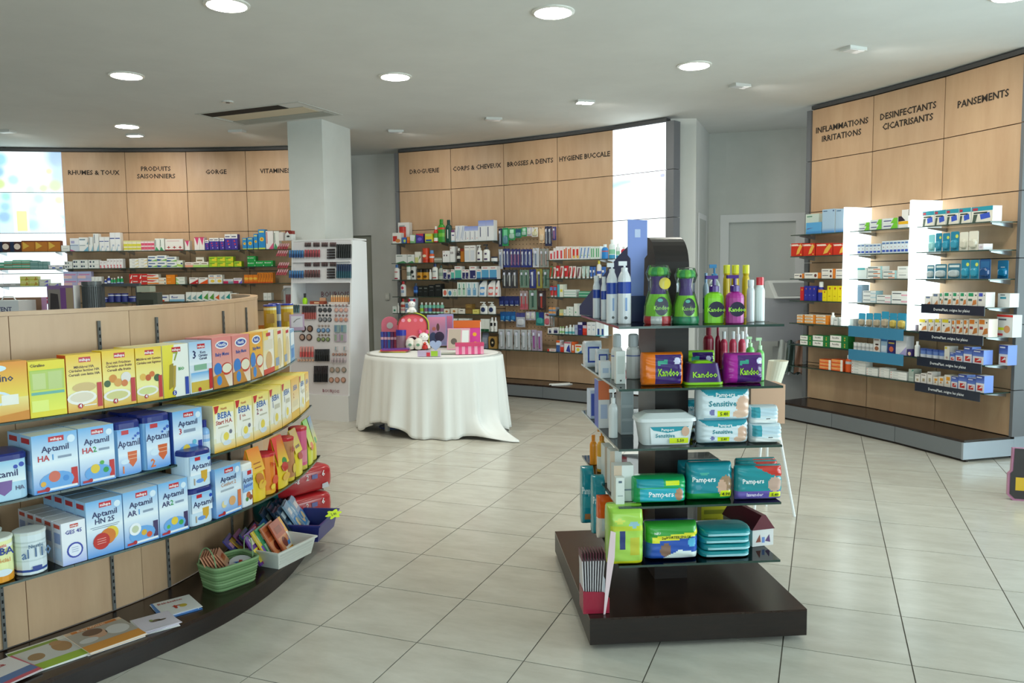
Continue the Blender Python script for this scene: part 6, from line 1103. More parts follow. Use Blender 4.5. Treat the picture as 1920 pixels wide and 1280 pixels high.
pal = [['6a3a98', 'f0d84a', 'e8e0d0', 'c8402a'], ['b83a5a', 'e0788a', 'e8d0d0', '8a2a4a'], ['e8c83a', '6a4ab0', 'e8e8d8', 'd8502a'], ['3a9a6a', 'a8d0b0', 'f0f0e0', 'e05a7a'], ['c86a3a', 'd88a5a', 'a04a2a', '7a2a1c'], ['c86a3a', 'd88a5a', 'a04a2a', '7a2a1c'], ['c05a34', 'd88a5a', 'a04a2a', '7a2a1c'], ['f0a82a', 'f0e8d8', '2a4aa8', '3a88d8']]
desc8 = ['purple and yellow sachet', 'crimson sachet', 'yellow and violet sachet', 'green sachet', 'brick red sachet', 'brick red sachet', 'brick red sachet', 'orange cereal sachet with blue logo']
for i in range(8):
    x, y = loc(wq, -.105 + i * .029, -.01 + .01 * (i % 2), wrz); sachet(x, y, PZ + .018, .12, .165, .008, wrz + .35, -.5 - .02 * (i % 3), pal[i], desc8[i], 'in the white bin', (i, 0), 'sachets in the white bin')
for i in range(10):
    c_ = [['4a4a98', '7a6ac8', 'd8a0c8', '3a98a8'], ['2a6a9a', '6ab0c8', 'e0e8e8', 'd84a8a'], ['d0a02a', 'e8d070', '4a4a9a', 'b83a3a'], ['7a3a7a', 'c87aa0', 'e8e0e0', '4aa08a'], ['3a5aa0', 'a8c0d8', 'e8e8e8', 'd8c04a'], ['2a8a7a', '6ac0a8', 'e8e8d8', 'c84a5a'], ['b83a68', 'd87a9a', 'f0e0e0', '3a5aa0'], ['4a3a8a', '8a7ac0', 'e8d870', 'd04a3a'], ['c8703a', 'e0a070', 'f0e8d8', '5a3a8a'], ['3a6ab0', '8ab0d8', 'f0f0f0', 'e0a030']][i]
    n_ = ['violet', 'teal blue', 'mustard', 'plum', 'navy blue', 'sea green', 'raspberry', 'indigo', 'copper', 'sky blue'][i]
    x, y = loc(wq, -.15 + i * .029, .055 + .02 * (i % 2), wrz); sachet(x, y, PZ + .03, .11, .15, .006, wrz + .5, -.7 - .05 * (i % 3), c_, n_ + ' sachet', 'back row of the white bin', (i, 0), 'sachets in the white bin')
uq = at_px(572, 1000); urz = math.radians(84); bin_(uq, .30, .27, .095, urz, 'plastic', '26307e', 'deep blue plastic bin of carded dummies by the red packs')
for i in range(14):
    x, y = loc(uq, -.13 + (i % 7) * .038, (.02 if i < 7 else .085) - .015 * (i % 2), urz); sachet(x, y, PZ + .025, .12, .175, .011, urz + .25, -.55 - .05 * (i % 3), [['20344a', '3a5a78', 'd8e0e4', '6a98b8'], ['28405a', '4a6a88', 'c8d4dc', '8aa8c0'], ['a8c4dc', '5a98d0', 'f0f4f4', 'e8d0a0']][2 if i in (3, 4, 5, 6) else i % 2], ['dark blue carded dummy pack', 'slate blue carded dummy pack', 'pale blue carded toy pack'][2 if i in (3, 4, 5, 6) else i % 2], 'in the blue bin', (i, 0), 'packs in the blue bin')
x, y = loc(uq, .03, -.15, urz); tg = MB().prism([(0.045 * (1 + .22 * math.cos(6 * a)) * math.cos(a), .022 * (1 + .22 * math.cos(6 * a)) * math.sin(a)) for a in [i * math.pi / 18 for i in range(36)]], -.001, .001, 'd8f01c', axis='y').text('2.40', (0, -.0016, -.007), .014, '3a4a1c').build('price_star', 'carton', None, (x, y, PZ + .1)); tg.rotation_euler = (-.6, 0, urz - .6); tag(tg, 'neon yellow star price tag on the rim of the blue bin', 'price tag')
# two red nappy packs
def soft_brick(m, w, d, h, col, puff=.02, ends=None, n=10, top=None):
    """plump wrapped pack: superellipsoid-ish block"""
    def S(a, b):
        th = (a - .5) * 2 * math.pi; ph = (b - .5) * math.pi; e1, e2 = .42, .38
        f = lambda t, e: math.copysign(abs(t) ** e, t)
        return (w / 2 * f(math.cos(ph), e1) * f(math.cos(th), e2), d / 2 * f(math.cos(ph), e1) * f(math.sin(th), e2), h / 2 + h / 2 * f(math.sin(ph), e1))
    m.grid(S, 28, 14, (lambda a, b: col) if not callable(col) else col, closed=True); return m
for i, (u, v, zz, lab) in enumerate(((560, 955, PZ, 'lower of two red wrapped nappy packs at the gondola end'), (575, 955, PZ + .151, 'upper of two red wrapped nappy packs, tucked under the lowest shelf'))):
    t = gfind(596, .47, -.04)[1] + (6.0 if i == 0 else 6.5); p = goff(.14)[int(t)]; n = -GN[int(t)]
    def rc(a, b): return '1f7a80' if a < .12 or a > .93 else ('b8262c' if b < .75 else 'c02a30')
    m = MB(); soft_brick(m, .40, .27, .152, rc); o = m.build('nappy_pack', 'film', None, (p[0], p[1], zz), facing(n) - .75); tag(o, lab, 'nappy pack', 'red nappy packs on the gondola plinth')
    f = MB(); y = -.1375; f.text('2', (.0, y, .085), .03, 'f0e0e0').text('6', (.11, y, .09), .032, 'f4e8e8').face([(.03, y, .085), (.07, y, .085), (.07, y, .11), (.03, y, .11)], '5a5a9a').face([(.1, y, .02), (.15, y, .02), (.14, y, .05), (.1, y, .045)], 'c8c4c8').text('9kg', (-.08, y, .086), .026, 'f0e0e0'); f.build('print', 'film', o)

# ---- counter hidden behind the gondola and what stands on it
cn = empty('sales_counter', (-3.0, 6.75, 0)); tag(cn, 'sales counter behind the gondola, only its top load shows', 'counter'); MB().box(-1.75, -.3, .0, .9, .3, .98).build('body', 'beech', cn); MB().box(-1.8, -.34, .981, .95, .34, 1.005).build('top', 'wenge', cn)
CZ = 1.0062
def ctr(u, y): q = aty(u, 560, y); return q[0], y
x0, y0 = ctr(16, 6.55); e = empty('carry_box', (x0, y0, CZ), -.05); tag(e, 'white breast pump carry box with handle above the gondola edge', 'box')
MB().box(-.155, -.11, 0, .155, .11, .285, 'e4e6ea', right='c4c2c0', top='d0d4d4').text('AVENT', (.02, -.1107, .20), .034, '4a4a78').face([(-.12, -.1106, .12), (.11, -.1106, .12), (.11, -.1106, .132), (-.12, -.1106, .132)], '8a8ab0').face([(-.12, -.1106, .09), (.08, -.1106, .09), (.08, -.1106, .11), (-.12, -.1106, .11)], '6a6ab0').build('carton', 'carton', e)
MB().tube([(-.06, 0, .286), (-.04, 0, .315), (.04, 0, .315), (.06, 0, .286)], .005, 'f0f0f0').build('handle', 'plastic', e)
x0, y0 = ctr(34, 6.85); o = MB().box(-.22, -.04, 0, .22, .04, .30, 'a8836a', right='b088b0').build('cardboard_box', 'carton', None, (x0, y0, CZ)); tag(o, 'plain brown cardboard box behind the white carry box', 'box')
x0, y0 = ctr(120, 6.6); o = MB().box(-.107, -.05, 0, .107, .05, .40, '8a6a9a', right='efefef').face([(-.10, -.0508, .05), (.0, -.0508, .05), (.0, -.0508, .37), (-.10, -.0508, .37)], '8a807c').face([(-.085 + .035, -.0512, .16), (-.01, -.0512, .18), (-.02, -.0512, .33), (-.08, -.0512, .34), (-.09, -.0512, .2)], '3c3436').face([(.0, -.0509, .02), (.045, -.0509, .02), (.045, -.0509, .38), (.0, -.0509, .38)], '7a4a8a').face([(.046, -.0509, .02), (.104, -.0509, .02), (.104, -.0509, .38), (.046, -.0509, .38)], 'a08c72').build('photo_box', 'carton', None, (x0, y0, CZ)); tag(o, 'dark photo box with a purple stripe above the gondola edge', 'box')
x0, y0 = ctr(173, 6.62); m = MB().lathe([(.07, 0), (.07, .40), (.076, .402), (.076, .43)], 28, cols='55585a')
for k in range(28): a = 2 * math.pi * k / 28; m.box(.0705 * math.cos(a) - .003, .0705 * math.sin(a) - .003, .02, .0705 * math.cos(a) + .003, .0705 * math.sin(a) + .003, .39, '4a4d4f')
o = m.build('ribbed_bin', 'plastic', None, (x0, y0, CZ)); tag(o, 'dark grey ribbed cylinder standing above the gondola edge', 'container')
x0, y0 = ctr(226, 6.8); o = empty('open_frame_stand', (x0, y0, CZ)); tag(o, 'open dark grey frame stand in front of the blue bottles', 'frame')
for a in ((-.165, 0, -.14, .41), (.14, 0, .17, .41), (-.14, .385, .14, .41), (-.14, 0, .14, .02)): MB().box(a[0], -.02, a[1], a[2], .02, a[3], '4c5054').build('bar', 'plastic', o)
x0, y0 = ctr(281, 6.8); o = empty('cash_register', (x0, y0, CZ)); tag(o, 'dark olive till display with a pale lid beside the frame', 'till')
MB().box(-.085, -.05, 0, .085, .05, .33, '4a4c42').build('body', 'plastic', o); MB().box(-.08, -.06, .335, .03, .05, .385, 'a8ac98').build('lid', 'plastic', o); MB().box(-.07, -.053, .12, .05, -.051, .27, '35382e').face([(-.0, -.0536, .15), (.03, -.0536, .15), (.025, -.0536, .2)], 'd8dcd8').build('screen', 'film', o)

# ================================================================== display island
IA = math.radians(4.2); IX = np.array([math.cos(IA), math.sin(IA)]); IY = np.array([-math.sin(IA), math.cos(IA)]); IO = np.array([.288, 3.0])
def ipt(x, y): return IO + IX * x + IY * y
IB = ipt(.4325, .53)
I = empty('display_island', (*IB, 0), IA); tag(I, 'square dark wood display tower with five glass shelves', 'display tower')
MB().box(-.4325, -.53, .022, .4325, .53, .12).build('base', 'wengefront', I); MB().box(-.38, -.47, 0, .38, .47, .022).build('toe_kick', 'board', I); MB().box(-.4325, -.53, .1201, .4325, .53, .128).build('base_top', 'wenge', I)
arch = [(-.155, .128), (.155, .128)] + [(.155 * math.cos(a), 1.475 + .135 * math.sin(a)) for a in [i * math.pi / 16 for i in range(17)]]
MB().prism(arch, -.072, .072, 'fff', axis='x').build('post', 'wengefront', I, (-.012, -.005, 0))
IZ = [1.247, 1.0, .76, .525, .285]
for z in IZ:
    m = MB(); x0, x1, y0, y1 = -.292, .374, -.405, .52
    m.face([(x0, y0, 0), (x1, y0, 0), (x1, y1, 0), (x0, y1, 0)], 'fff'); m.face([(x0, y1, -.009), (x1, y1, -.009), (x1, y0, -.009), (x0, y0, -.009)], 'fff')
    for a, b in (((x0, y0), (x1, y0)), ((x1, y0), (x1, y1)), ((x1, y1), (x0, y1)), ((x0, y1), (x0, y0))): m.face([(*a, -.009), (*b, -.009), (*b, 0), (*a, 0)], 'fff', mi=1)
    s = m.build('glass_shelf', ['glass', 'glassedge'], I, (0, 0, z)); MB().box(-.1, -.18, -.016, .08, .18, -.0095, '8a9094').build('shelf_clamp', 'steel', s)
KD = 'T .61 .30 .22 .5 a8e02a Kandoo;'
sty(f'''
k1|white sun milk bottle with blue shoulders|pump|eceef2|capf .84;capw .6;b .58 .8 2a48a8;cap eef0f4;r .45 .25 .6 .5 8aa8d8;c .5 .12 .12 5a5a5a
k2|slim white bottle with blue band|bottle|e8ecf0|capf .86;capw .7;b .55 .78 2a48a8;cap f2f4f4
k4|lime pump soap bottle with purple pump|pump|8edc28|capf .66;cap 4a2080;e .5 .45 .42 .4 241c3c;t .5 .38 .13 a8e848 Kandoo
k5|magenta pump soap bottle with purple pump|pump|b02a90|capf .66;cap 4a2080;e .5 .45 .42 .4 241c3c;t .5 .38 .13 a8e848 Kandoo
k6|milky white bottle with clear cap|bottle|dfe4e4|capf .86;capw .8;cap e4eaec
k7|white bottle with red cap|bottle|e6eeea|capf .82;capw .75;cap d83a44
k8|yellow oil bottle with lemon cap|bottle|d8b81c|capf .84;capw .92;cap ece83a;b .2 .5 c89a18
k9|clear bottle with sky blue pump|pump|c8d4dc|cap 4a98d8
k10|clear bottle with blue label|bottle|a8b8c8|cap 8aa8c8;b .3 .6 3a5aa0
m1|white wipes pack with blue framed window|pouch|dde2ea|r .18 .2 .82 .8 3a52b0;r .28 .28 .72 .72 e8ecf4
m2|small white carton|box|e6eaee|r .2 .3 .8 .6 b8c8e0
m3|tall white carton with fine print|box|e6ebe8|r .15 .3 .85 .85 d0d8d4;c .5 .1 .1 444
m4|white bottle with a clear domed cap|spray|e2e2e0|cap b8bec0;b .68 .72 6a7ab0
m5|orange wipes pack with purple label|pouch|f07a18|r .3 .04 .92 .94 3a1c6a;{KD}c .82 .75 .1 d8d8f0;p 3aa088 .36 .62 .6 .68 .58 .8 .36 .76
m6|lime wipes pack with purple label|pouch|9ad82a|r .3 .04 .92 .94 3a1c6a;{KD}c .78 .7 .1 d8d8f0;p 3aa088 .28 .62 .5 .68 .48 .8 .28 .76
m7|magenta wipes pack with purple label|pouch|b0209a|r .3 .04 .96 .94 4a1c6a;{KD}c .88 .75 .1 d8d8f0;p 3aa088 .36 .62 .6 .68 .58 .8 .36 .76
m9|dark red shampoo bottle|bottle|a01838|cap 981838
m10|pink bottle with clear white cap|bottle|c83a58|cap e4e6ea;b .3 .6 d85a74
m11|lime green pump bottle|pump|7ad068|cap c0e8b8
m12|amber pump bottle|pump|e0b028|cap f0e8d0
m13|white capped clear bottle|bottle|e0e0e4|cap f2f2f2
n1|tall blue and white carton|box|c8d4ec|r .1 .1 .5 .9 4a5ec0;r .55 .2 .9 .5 e8ecf4
n2|orange banded white carton|box|e8e4e4|r 0 .6 1 1 e0703a;r .2 .2 .8 .5 b8c4e0;side 4a5ec0
n3|tall white bottle with white pump|pump|e8eaea|cap eef0f0
n4|tall carton covered in grey fine print|box|b8bec0|r .06 .05 .94 .3 a0a8ac;r .06 .36 .94 .6 a4acb0;r .06 .66 .94 .94 a4acb0
n6|stacked wipes pack with teal top and baby photo|pouch|e0ecf2|p 2a9aac 0 .98 1 .98 .85 .78 .5 .68 .15 .78;t .5 .73 .12 f4fafa Pampers;t .45 .44 .17 2a8a98 Sensitive;e .85 .45 .22 .3 e0b8a0;e .8 .2 .26 .12 e4c0a8;r .34 .12 .6 .3 dcec1c;t .48 .16 .1 3a4a1c 5.40;c .25 .25 .09 7a7ab0;r .1 .04 .5 .08 8ab4cc
n7|pale wipes pack lying with a tape strip|pouch|d8e8ee|r .02 .4 .3 .95 3aa0b0;r .5 .3 .65 .36 222;r .3 .5 .9 .9 c4dce8;r 0 0 1 .3 f0f2f0
n8|large plain beige box|box|d8ae90|
o1|slim orange bottle|bottle|ea921c|cap e88a18
o2|amber pump lotion bottle|pump|e8a838|cap e08a18;b .1 .5 f0ece0
o3|white skin care carton with beige corner|box|e6e8e4|r 0 0 .4 1 d8c0a8;r .5 .3 .9 .34 7a8a98;side cfd6d4
o4|small white carton with a dark logo|box|e0e6e0|r .3 .8 .7 .88 5a6a7a;r .2 .3 .8 .34 a8b4b0
o5|flat green and teal wipes pack lying down|pouch|1fa860|r .1 .12 .92 .62 2ab0c4;t .5 .3 .2 f0f8f8 Pampers;e .84 .36 .16 .24 b88a6a;r .6 .72 .85 .9 dcec1c;r .05 .66 .55 .95 1f9aa8
o6|teal wipes pack with father and child photo|pouch|1b8f9e|r 0 0 1 .2 1f9a4a;t .34 .52 .13 f4fafa Pampers;e .82 .42 .2 .26 a8886a;e .74 .36 .13 .2 d8b098;r .7 .1 .96 .26 dcec1c;t .83 .13 .09 3a4a1c 4.90;e .34 .74 .12 .04 4ab0a0;c .22 .38 .08 4a98a8
o7|teal and violet wipes pack with a red corner|pouch|1c8f98|r 0 0 1 .26 6a5ab0;p c8362a .4 .98 1 .98 1 .66 .75 .74;t .36 .5 .13 f4fafa Pampers;t .4 .12 .1 e8e0f4 lavender;e .82 .46 .2 .22 c8a898;r .7 .08 .96 .24 dcec1c;t .83 .11 .09 3a4a1c 5.40
q1|teal nappy pack at the island edge|pouch|1f8e9c|r .1 .3 .9 .5 3aa0a8;t .5 .55 .12 e0f0f0 Pampers;r .2 .1 .8 .2 b87a4a
q3|orange and white pack in clear wrap|pouch|e8ddd0|r 0 .5 1 1 e8601c;r .25 .2 .75 .5 d8dcd8
q4|lime training pants pack in clear wrap|pouch|9ed048|r .1 .1 .9 .9 b0dc5a;p 2a3a78 .3 .3 .46 .3 .44 .62 .3 .62;r .05 .62 .95 .7 c8d83a;e .3 .78 .14 .06 d8e058;e .7 .72 .14 .08 9ac8d0;r .6 .2 .85 .5 c8c840;r 0 0 1 .1 dce02a
q5|blue and green wipes double pack with yellow swoosh|pouch|2a58b8|p 3aa03a 0 .5 1 .66 1 1 0 1;p ece83a .1 .66 .9 .78 1 .9 1 .7 .6 .58 .1 .52;t .6 .62 .07 2a2a1c VORTEILSPACK;t .33 .6 .07 2a2a1c 2er;t .2 .74 .06 f0f8e8 NEU;e .36 .3 .16 .18 8a6a5a;p e8f4f0 .3 .06 1 .06 1 .22 .6 .3;c .85 .5 .12 5ab8e0
q6|flat teal wipes pack in a pile|pouch|1a9098|r .1 .15 .95 .5 a8dce4;r 0 0 1 .14 2a7a78
q7|yellow box with dark print|box|c8c02a|r .1 .5 .9 .7 8a8a1c;r .1 .15 .6 .3 a8a01c
''')
def iput(k, u0, u1, vt, vb, key, dep=.09, place='', name=None, back=0.0, turn=0.0, grp=None, lift=0.0, tilt=0.0):
    z = IZ[k]; pa, pb = atz(u0, vb, z)[:2], atz(u1, vb, z)[:2]; p = (pa + pb) / 2; w = np.linalg.norm(pb - pa); kind = STY[key][1]
    if back: p = p + IY * back; sc = np.linalg.norm(p) / np.linalg.norm((pa + pb) / 2); w *= sc; um = (u0 + u1) / 2; d0 = ray(um, vb); p = d0[:2] / np.linalg.norm(d0[:2]) * np.linalg.norm(p)
    rg = np.linalg.norm(p); dd = ray((u0 + u1) / 2, vt); H = CAMZ + dd[2] * rg / np.linalg.norm(dd[:2]) - z - lift
    d_ = min(dep, w) if kind in ('bottle', 'pump', 'spray', 'can') else dep; nrm = np.array([math.sin(IA + turn), -math.cos(IA + turn)]); q = p - nrm * d_ / 2
    return product(key, w, d_, H, (q[0], q[1], z + .0012 + lift), IA + turn, place, (u0, lift), grp or 'goods on the display island', name=name, tilt=tilt)
P1, P2, P3, P4, P5 = 'island top shelf', 'island second shelf', 'island third shelf', 'island fourth shelf', 'island lowest shelf'
for a in [(1113, 1127, 517, 597, 'k2'), (1128, 1139, 519, 600, 'k2'), (1139, 1160, 493, 607, 'k1'), (1161, 1186, 490, 608, 'k1'), (1324, 1362, 517, 607, 'k4'), (1364, 1400, 516, 607, 'k5'), (1402, 1417, 525, 604, 'k6'), (1418, 1437, 520, 603, 'k7'), (1357, 1371, 497, 598, 'k8', .06, .10), (1373, 1388, 497, 598, 'k8', .06, .10), (1393, 1407, 497, 598, 'k8', .06, .10), (1331, 1353, 496, 598, 'k9', .06, .12), (1319, 1330, 512, 602, 'k10', .05, .03)]:
    iput(0, *a[:5], dep=a[5] if len(a) > 5 else .06, back=a[6] if len(a) > 6 else 0, place=P1)
for a in [(1096, 1130, 640, 690, 'm1', .07), (1118, 1144, 655, 700, 'm1', .05), (1126, 1145, 678, 709, 'm2', .05), (1177, 1204, 627, 711, 'm4', .07), (1211, 1233, 626, 700, 'm4', .06, .06), (1148, 1170, 627, 712, 'm4', .06), (1155, 1173, 659, 720, 'm3', .035), (1205, 1285, 662, 724, 'm5', .085), (1279, 1343, 658, 706, 'm6', .06), (1361, 1434, 663, 720, 'm7', .085),
          (1321, 1341, 612, 697, 'm9', .05, .12), (1342, 1352, 613, 697, 'm9', .05, .12), (1352, 1366, 622, 697, 'm10', .05, .1), (1369, 1383, 622, 697, 'm10', .05, .1), (1386, 1400, 622, 697, 'm10', .05, .1), (1379, 1390, 611, 690, 'm13', .04, .2), (1394, 1405, 611, 690, 'm13', .04, .2), (1401, 1417, 632, 700, 'm11', .05, .03), (1418, 1436, 634, 714, 'm11', .05)]:
    iput(1, *a[:5], dep=a[5], back=a[6] if len(a) > 6 else 0, place=P2)
for a in [(1107, 1122, 733, 785, 'n1', .1), (1122, 1143, 714, 803, 'n2', .1), (1143, 1160, 731, 822, 'n3', .05), (1164, 1188, 731, 815, 'n4', .1), (1311, 1408, 788, 833, 'n6', .1), (1411, 1470, 797, 832, 'n7', .1), (1406, 1473, 722, 795, 'n8', .12)]:
    iput(2, *a[:5], dep=a[5], place=P3)
o = iput(2, 1309, 1410, 727, 833, 'n6', dep=.1, place=P3, lift=.0955); o = iput(2, 1409, 1463, 763, 830, 'n7', dep=.1, place=P3, lift=.074)
iput(2, 1286, 1308, 750, 818, 'n6', dep=.09, place=P3, back=.05)
for a in [(1107, 1121, 817, 872, 'o1', .05), (1121, 1139, 805, 886, 'o2', .05), (1134, 1150, 838, 905, 'o3', .09), (1144, 1166, 846, 922, 'o3', .07), (1151, 1188, 873, 940, 'o3', .06), (1155, 1171, 896, 946, 'o4', .035), (1189, 1291, 898, 946, 'o5', .13), (1290, 1377, 870, 939, 'o6', .085), (1379, 1470, 874, 938, 'o7', .06)]:
    iput(3, *a[:5], dep=a[5], place=P4)
iput(3, 1275, 1355, 866, 925, 'o6', dep=.09, place=P4, back=.03); iput(3, 1381, 1462, 866, 924, 'o7', dep=.06, place=P4, back=.005); iput(3, 1381, 1458, 861, 914, 'o7', dep=.06, place=P4, back=.02)
for a in [(1092, 1116, 878, 985, 'q1', .1), (1112, 1138, 895, 1005, 'q1', .1), (1121, 1152, 932, 1012, 'q3', .08), (1142, 1210, 953, 1064, 'q4', .14), (1192, 1240, 951, 1010, 'q3', .07, .16), (1212, 1313, 984, 1052, 'q5', .12), (1314, 1366, 944, 995, 'q7', .06, .1)]:
    iput(4, *a[:5], dep=a[5], back=a[6] if len(a) > 6 else 0, place=P5)
for i in range(4): iput(4, 1314 + (i % 2) * 3, 1412 + (i % 2) * 2, 1046 - 13 * (i + 1), 1046, 'q6', dep=.16, place=P5, lift=.0285 * i)
# bell-shaped foam soap gift packs
def bell(u0, u1, vt, vb, basecols, sticker, lab, order, back=0):
    z = IZ[0]; pa, pb = atz(u0, vb, z)[:2], atz(u1, vb, z)[:2]; p = (pa + pb) / 2 + IY * back; w = np.linalg.norm(pb - pa); r = w / 2; H = (vb - vt) * np.linalg.norm(p) / FPX; q = p + IY * r
    e = empty('soap_gift_pack', (q[0], q[1], z + .0012), IA); tag(e, lab, 'soap pack', 'goods on the display island')
    MB().lathe([(r * .8, .008), (r * .92, H * .12), (r * .86, H * .32), (r * .62, H * .5)], 20, cols='8ee02c').build('bottle_body', 'plastic', e)
    MB().lathe([(r * .58, H * .5), (r * .42, H * .66), (r * .5, H * .8)], 18, cols='4a2a78').build('collar', 'plastic', e)
    m = MB()
    for k in range(8): a = 2 * math.pi * k / 8; m.lathe([(0, H * .79), (r * .3, H * .83), (r * .34, H * .88), (r * .2, H * .94), (0, H * .96)], 10, cx=r * .42 * math.cos(a), cy=r * .42 * math.sin(a), cols='2fa04a' if k % 2 else '6cc83a')
    m.lathe([(r * .5, H * .84), (r * .3, H * .95), (0, H * .97)], 12, cols='2a9a48'); m.build('flower_cap', 'plastic', e)
    m = MB(); m.grid(lambda a, b: (r * (1.0 + .05 * math.sin(math.pi * b)) * math.cos(2 * math.pi * a), r * (1.0 + .05 * math.sin(math.pi * b)) * math.sin(2 * math.pi * a), H * .13 * b), 24, 4, lambda a, b: basecols[int(a * 8) % 2], closed=True); m.build('base_ring', 'plastic', e)
    f = MB(); y = -r * .93; f.face([(r * .5 * math.cos(a), y, H * .3 + H * .16 * math.sin(a)) for a in [i * math.pi / 8 for i in range(16)]], '241c3c').text('Kandoo', (0, y - .0006, H * .24), H * .07, 'a8e848', width=r * 1.1).face([(r * .2 * math.cos(a) - r * .1, y - .0004, H * .4 + H * .03 * math.sin(a)) for a in [i * math.pi / 5 for i in range(10)]], '58b0a0')
    if sticker: f.face([(r * .3 + r * .42 * math.cos(a), -r * .66, H * .68 + r * .42 * math.sin(a)) for a in [i * math.pi / 10 for i in range(20)]], 'f0d41c')
    f.build('label', 'film', e)
    MB().lathe([(r * 1.06, .002), (r * 1.0, H * .3), (r * .72, H * .55), (r * .72, H * .72), (r * .92, H * .86), (r * .7, H * .985), (r * .3, H)], 20, cols='fff', cap0=False).build('clear_wrap', 'clearwrap', e)
bell(1214, 1268, 498, 608, ('d02a30', 'f0eeea'), 1, 'wrapped lime soap bottle with green flower cap and red and white base', 0)
bell(1268, 1317, 504, 608, ('1f8a5a', '259a66'), 0, 'wrapped lime soap bottle with green flower cap and green base', 1)
bell(1243, 1288, 512, 600, ('1f8a5a', '259a66'), 0, 'wrapped lime soap bottle half hidden between the two front ones', 2, back=.075)
# purple wipes tub, white Sensitive tub
def taper(m, w0, d0, w1, d1, z0, z1, col, sup=6, n=28): m.grid(lambda a, b: (lambda ca, sa, e: ((w0 + (w1 - w0) * b) / 2 * math.copysign(abs(ca) ** e, ca), (d0 + (d1 - d0) * b) / 2 * math.copysign(abs(sa) ** e, sa), z0 + (z1 - z0) * b))(math.cos(2 * math.pi * a), math.sin(2 * math.pi * a), 2 / sup), n, 3, lambda a, b: col, closed=True); return m
def capf(m, w, d, z, col, sup=6, n=28):
    e = 2 / sup; m.face([(w / 2 * math.copysign(abs(math.cos(a)) ** e, math.cos(a)), d / 2 * math.copysign(abs(math.sin(a)) ** e, math.sin(a)), z) for a in [2 * math.pi * i / n for i in range(n)]], col); return m
def ispot(k, u0, u1, vt, vb):
    z = IZ[k]; pa, pb = atz(u0, vb, z)[:2], atz(u1, vb, z)[:2]; p = (pa + pb) / 2; return p, np.linalg.norm(pb - pa), (vb - vt) * np.linalg.norm(p) / FPX, z + .0012
p, w_, h_, z = ispot(1, 1286, 1360, 679, 722); q = p + IY * .055; e = empty('wipes_tub', (q[0], q[1], z), IA); tag(e, 'purple wipes tub with lime base rim between orange and magenta packs', 'tub', 'goods on the display island')
m = taper(MB(), w_ * .97, .1, w_ * .78, .08, .008, h_ * .9, '3c1a66'); capf(m, w_ * .78, .08, h_ * .9, '3c1a66'); m.text('Kandoo', (0, -.0508, h_ * .32), h_ * .24, 'a8e02a', uz=(0, .105, .995)); m.build('body', 'plastic', e)
m = taper(MB(), w_ * 1.0, .108, w_ * 1.0, .108, 0, .010, '9ade20'); capf(m, w_, .108, .010, '9ade20'); m.build('base_rim', 'plastic', e); m = taper(MB(), w_ * .55, .06, w_ * .35, .04, h_ * .9, h_, '8ed01c'); capf(m, w_ * .35, .04, h_, '8ed01c'); m.build('lid', 'plastic', e)
p, w_, h_, z = ispot(2, 1198, 1308, 774, 836); q = p + IY * .068; e = empty('wipes_tub', (q[0], q[1], z), IA); tag(e, 'frosted white lidded wipes tub with teal label and price sticker', 'tub', 'goods on the display island')
m = taper(MB(), w_ * .84, .1, w_ * .97, .125, 0, h_ * .74, 'd8dcdc'); capf(m, w_ * .84, .1, 0.0, 'd8dcdc'); m.build('body', 'plastic', e)
m = taper(MB(), w_ * 1.06, .135, w_ * 1.04, .133, h_ * .72, h_ * .82, 'e0e4e4'); m = taper(m, w_ * 1.04, .133, w_ * .7, .085, h_ * .82, h_ * .97, 'dfe4e4'); capf(m, w_ * .7, .085, h_ * .97, 'e2e6e6'); m.build('lid', 'plastic', e)
f = MB(); W = w_ * .62; x0 = -.0; y = -.0575; f.face([(-W * .45, y + .004, h_ * .04), (W * .55, y + .004, h_ * .04), (W * .6, y - .003, h_ * .56), (-W * .5, y - .003, h_ * .56)], 'eef4f6').face([(-W * .5, y - .004, h_ * .57), (W * .6, y - .004, h_ * .57), (W * .45, y - .0025, h_ * .46), (0, y - .002, h_ * .38), (-W * .4, y - .0025, h_ * .46)], '2a9aac').text('Pampers', (0, y - .0045, h_ * .44), h_ * .08, 'f4fafa').text('Sensitive', (-.01, y - .003, h_ * .24), h_ * .12, '2a8a98').face([(W * .05, y - .003, h_ * .06), (W * .58, y - .003, h_ * .06), (W * .58, y - .004, h_ * .22), (W * .05, y - .004, h_ * .22)], 'dcec1c').text('5.50', (W * .36, y - .0048, h_ * .10), h_ * .09, '3a4a1c').face([(W * .5 + W * .11 * math.cos(a), y - .0042, h_ * .42 + W * .14 * math.sin(a)) for a in [i * math.pi / 6 for i in range(12)]], 'd8b098'); f.build('label', 'film', e)
# house shaped box
p, w_, h_, z = ispot(4, 1398, 1443, 950, 1024); q = p + IY * .12; e = empty('house_box', (q[0], q[1], z), IA + .2); tag(e, 'white carton shaped like a house with a maroon roof on lowest island shelf', 'box', 'goods on the display island'); w_ *= 1.0
MB().box(-w_ / 2, -.12, 0, w_ / 2, .12, h_ * .42, 'dcdad8').face([(-w_ * .35, -.1206, h_ * .1), (-w_ * .1, -.1206, h_ * .1), (-w_ * .15, -.1206, h_ * .3)], '8a4a3a').face([(w_ * .1, -.1206, h_ * .12), (w_ * .35, -.1206, h_ * .08), (w_ * .3, -.1206, h_ * .28)], '5a3a6a').face([(-w_ * .05, -.1208, h_ * .08), (w_ * .08, -.1208, h_ * .08), (w_ * .08, -.1208, h_ * .22), (-w_ * .05, -.1208, h_ * .22)], '6a8ac8').build('carton', 'carton', e)
MB().prism([(-w_ / 2 - .004, h_ * .42), (w_ / 2 + .004, h_ * .42), (w_ * .1, h_ * .78), (-w_ * .1, h_ * .78)], -.124, .124, '5e1626').build('roof', 'carton', e)
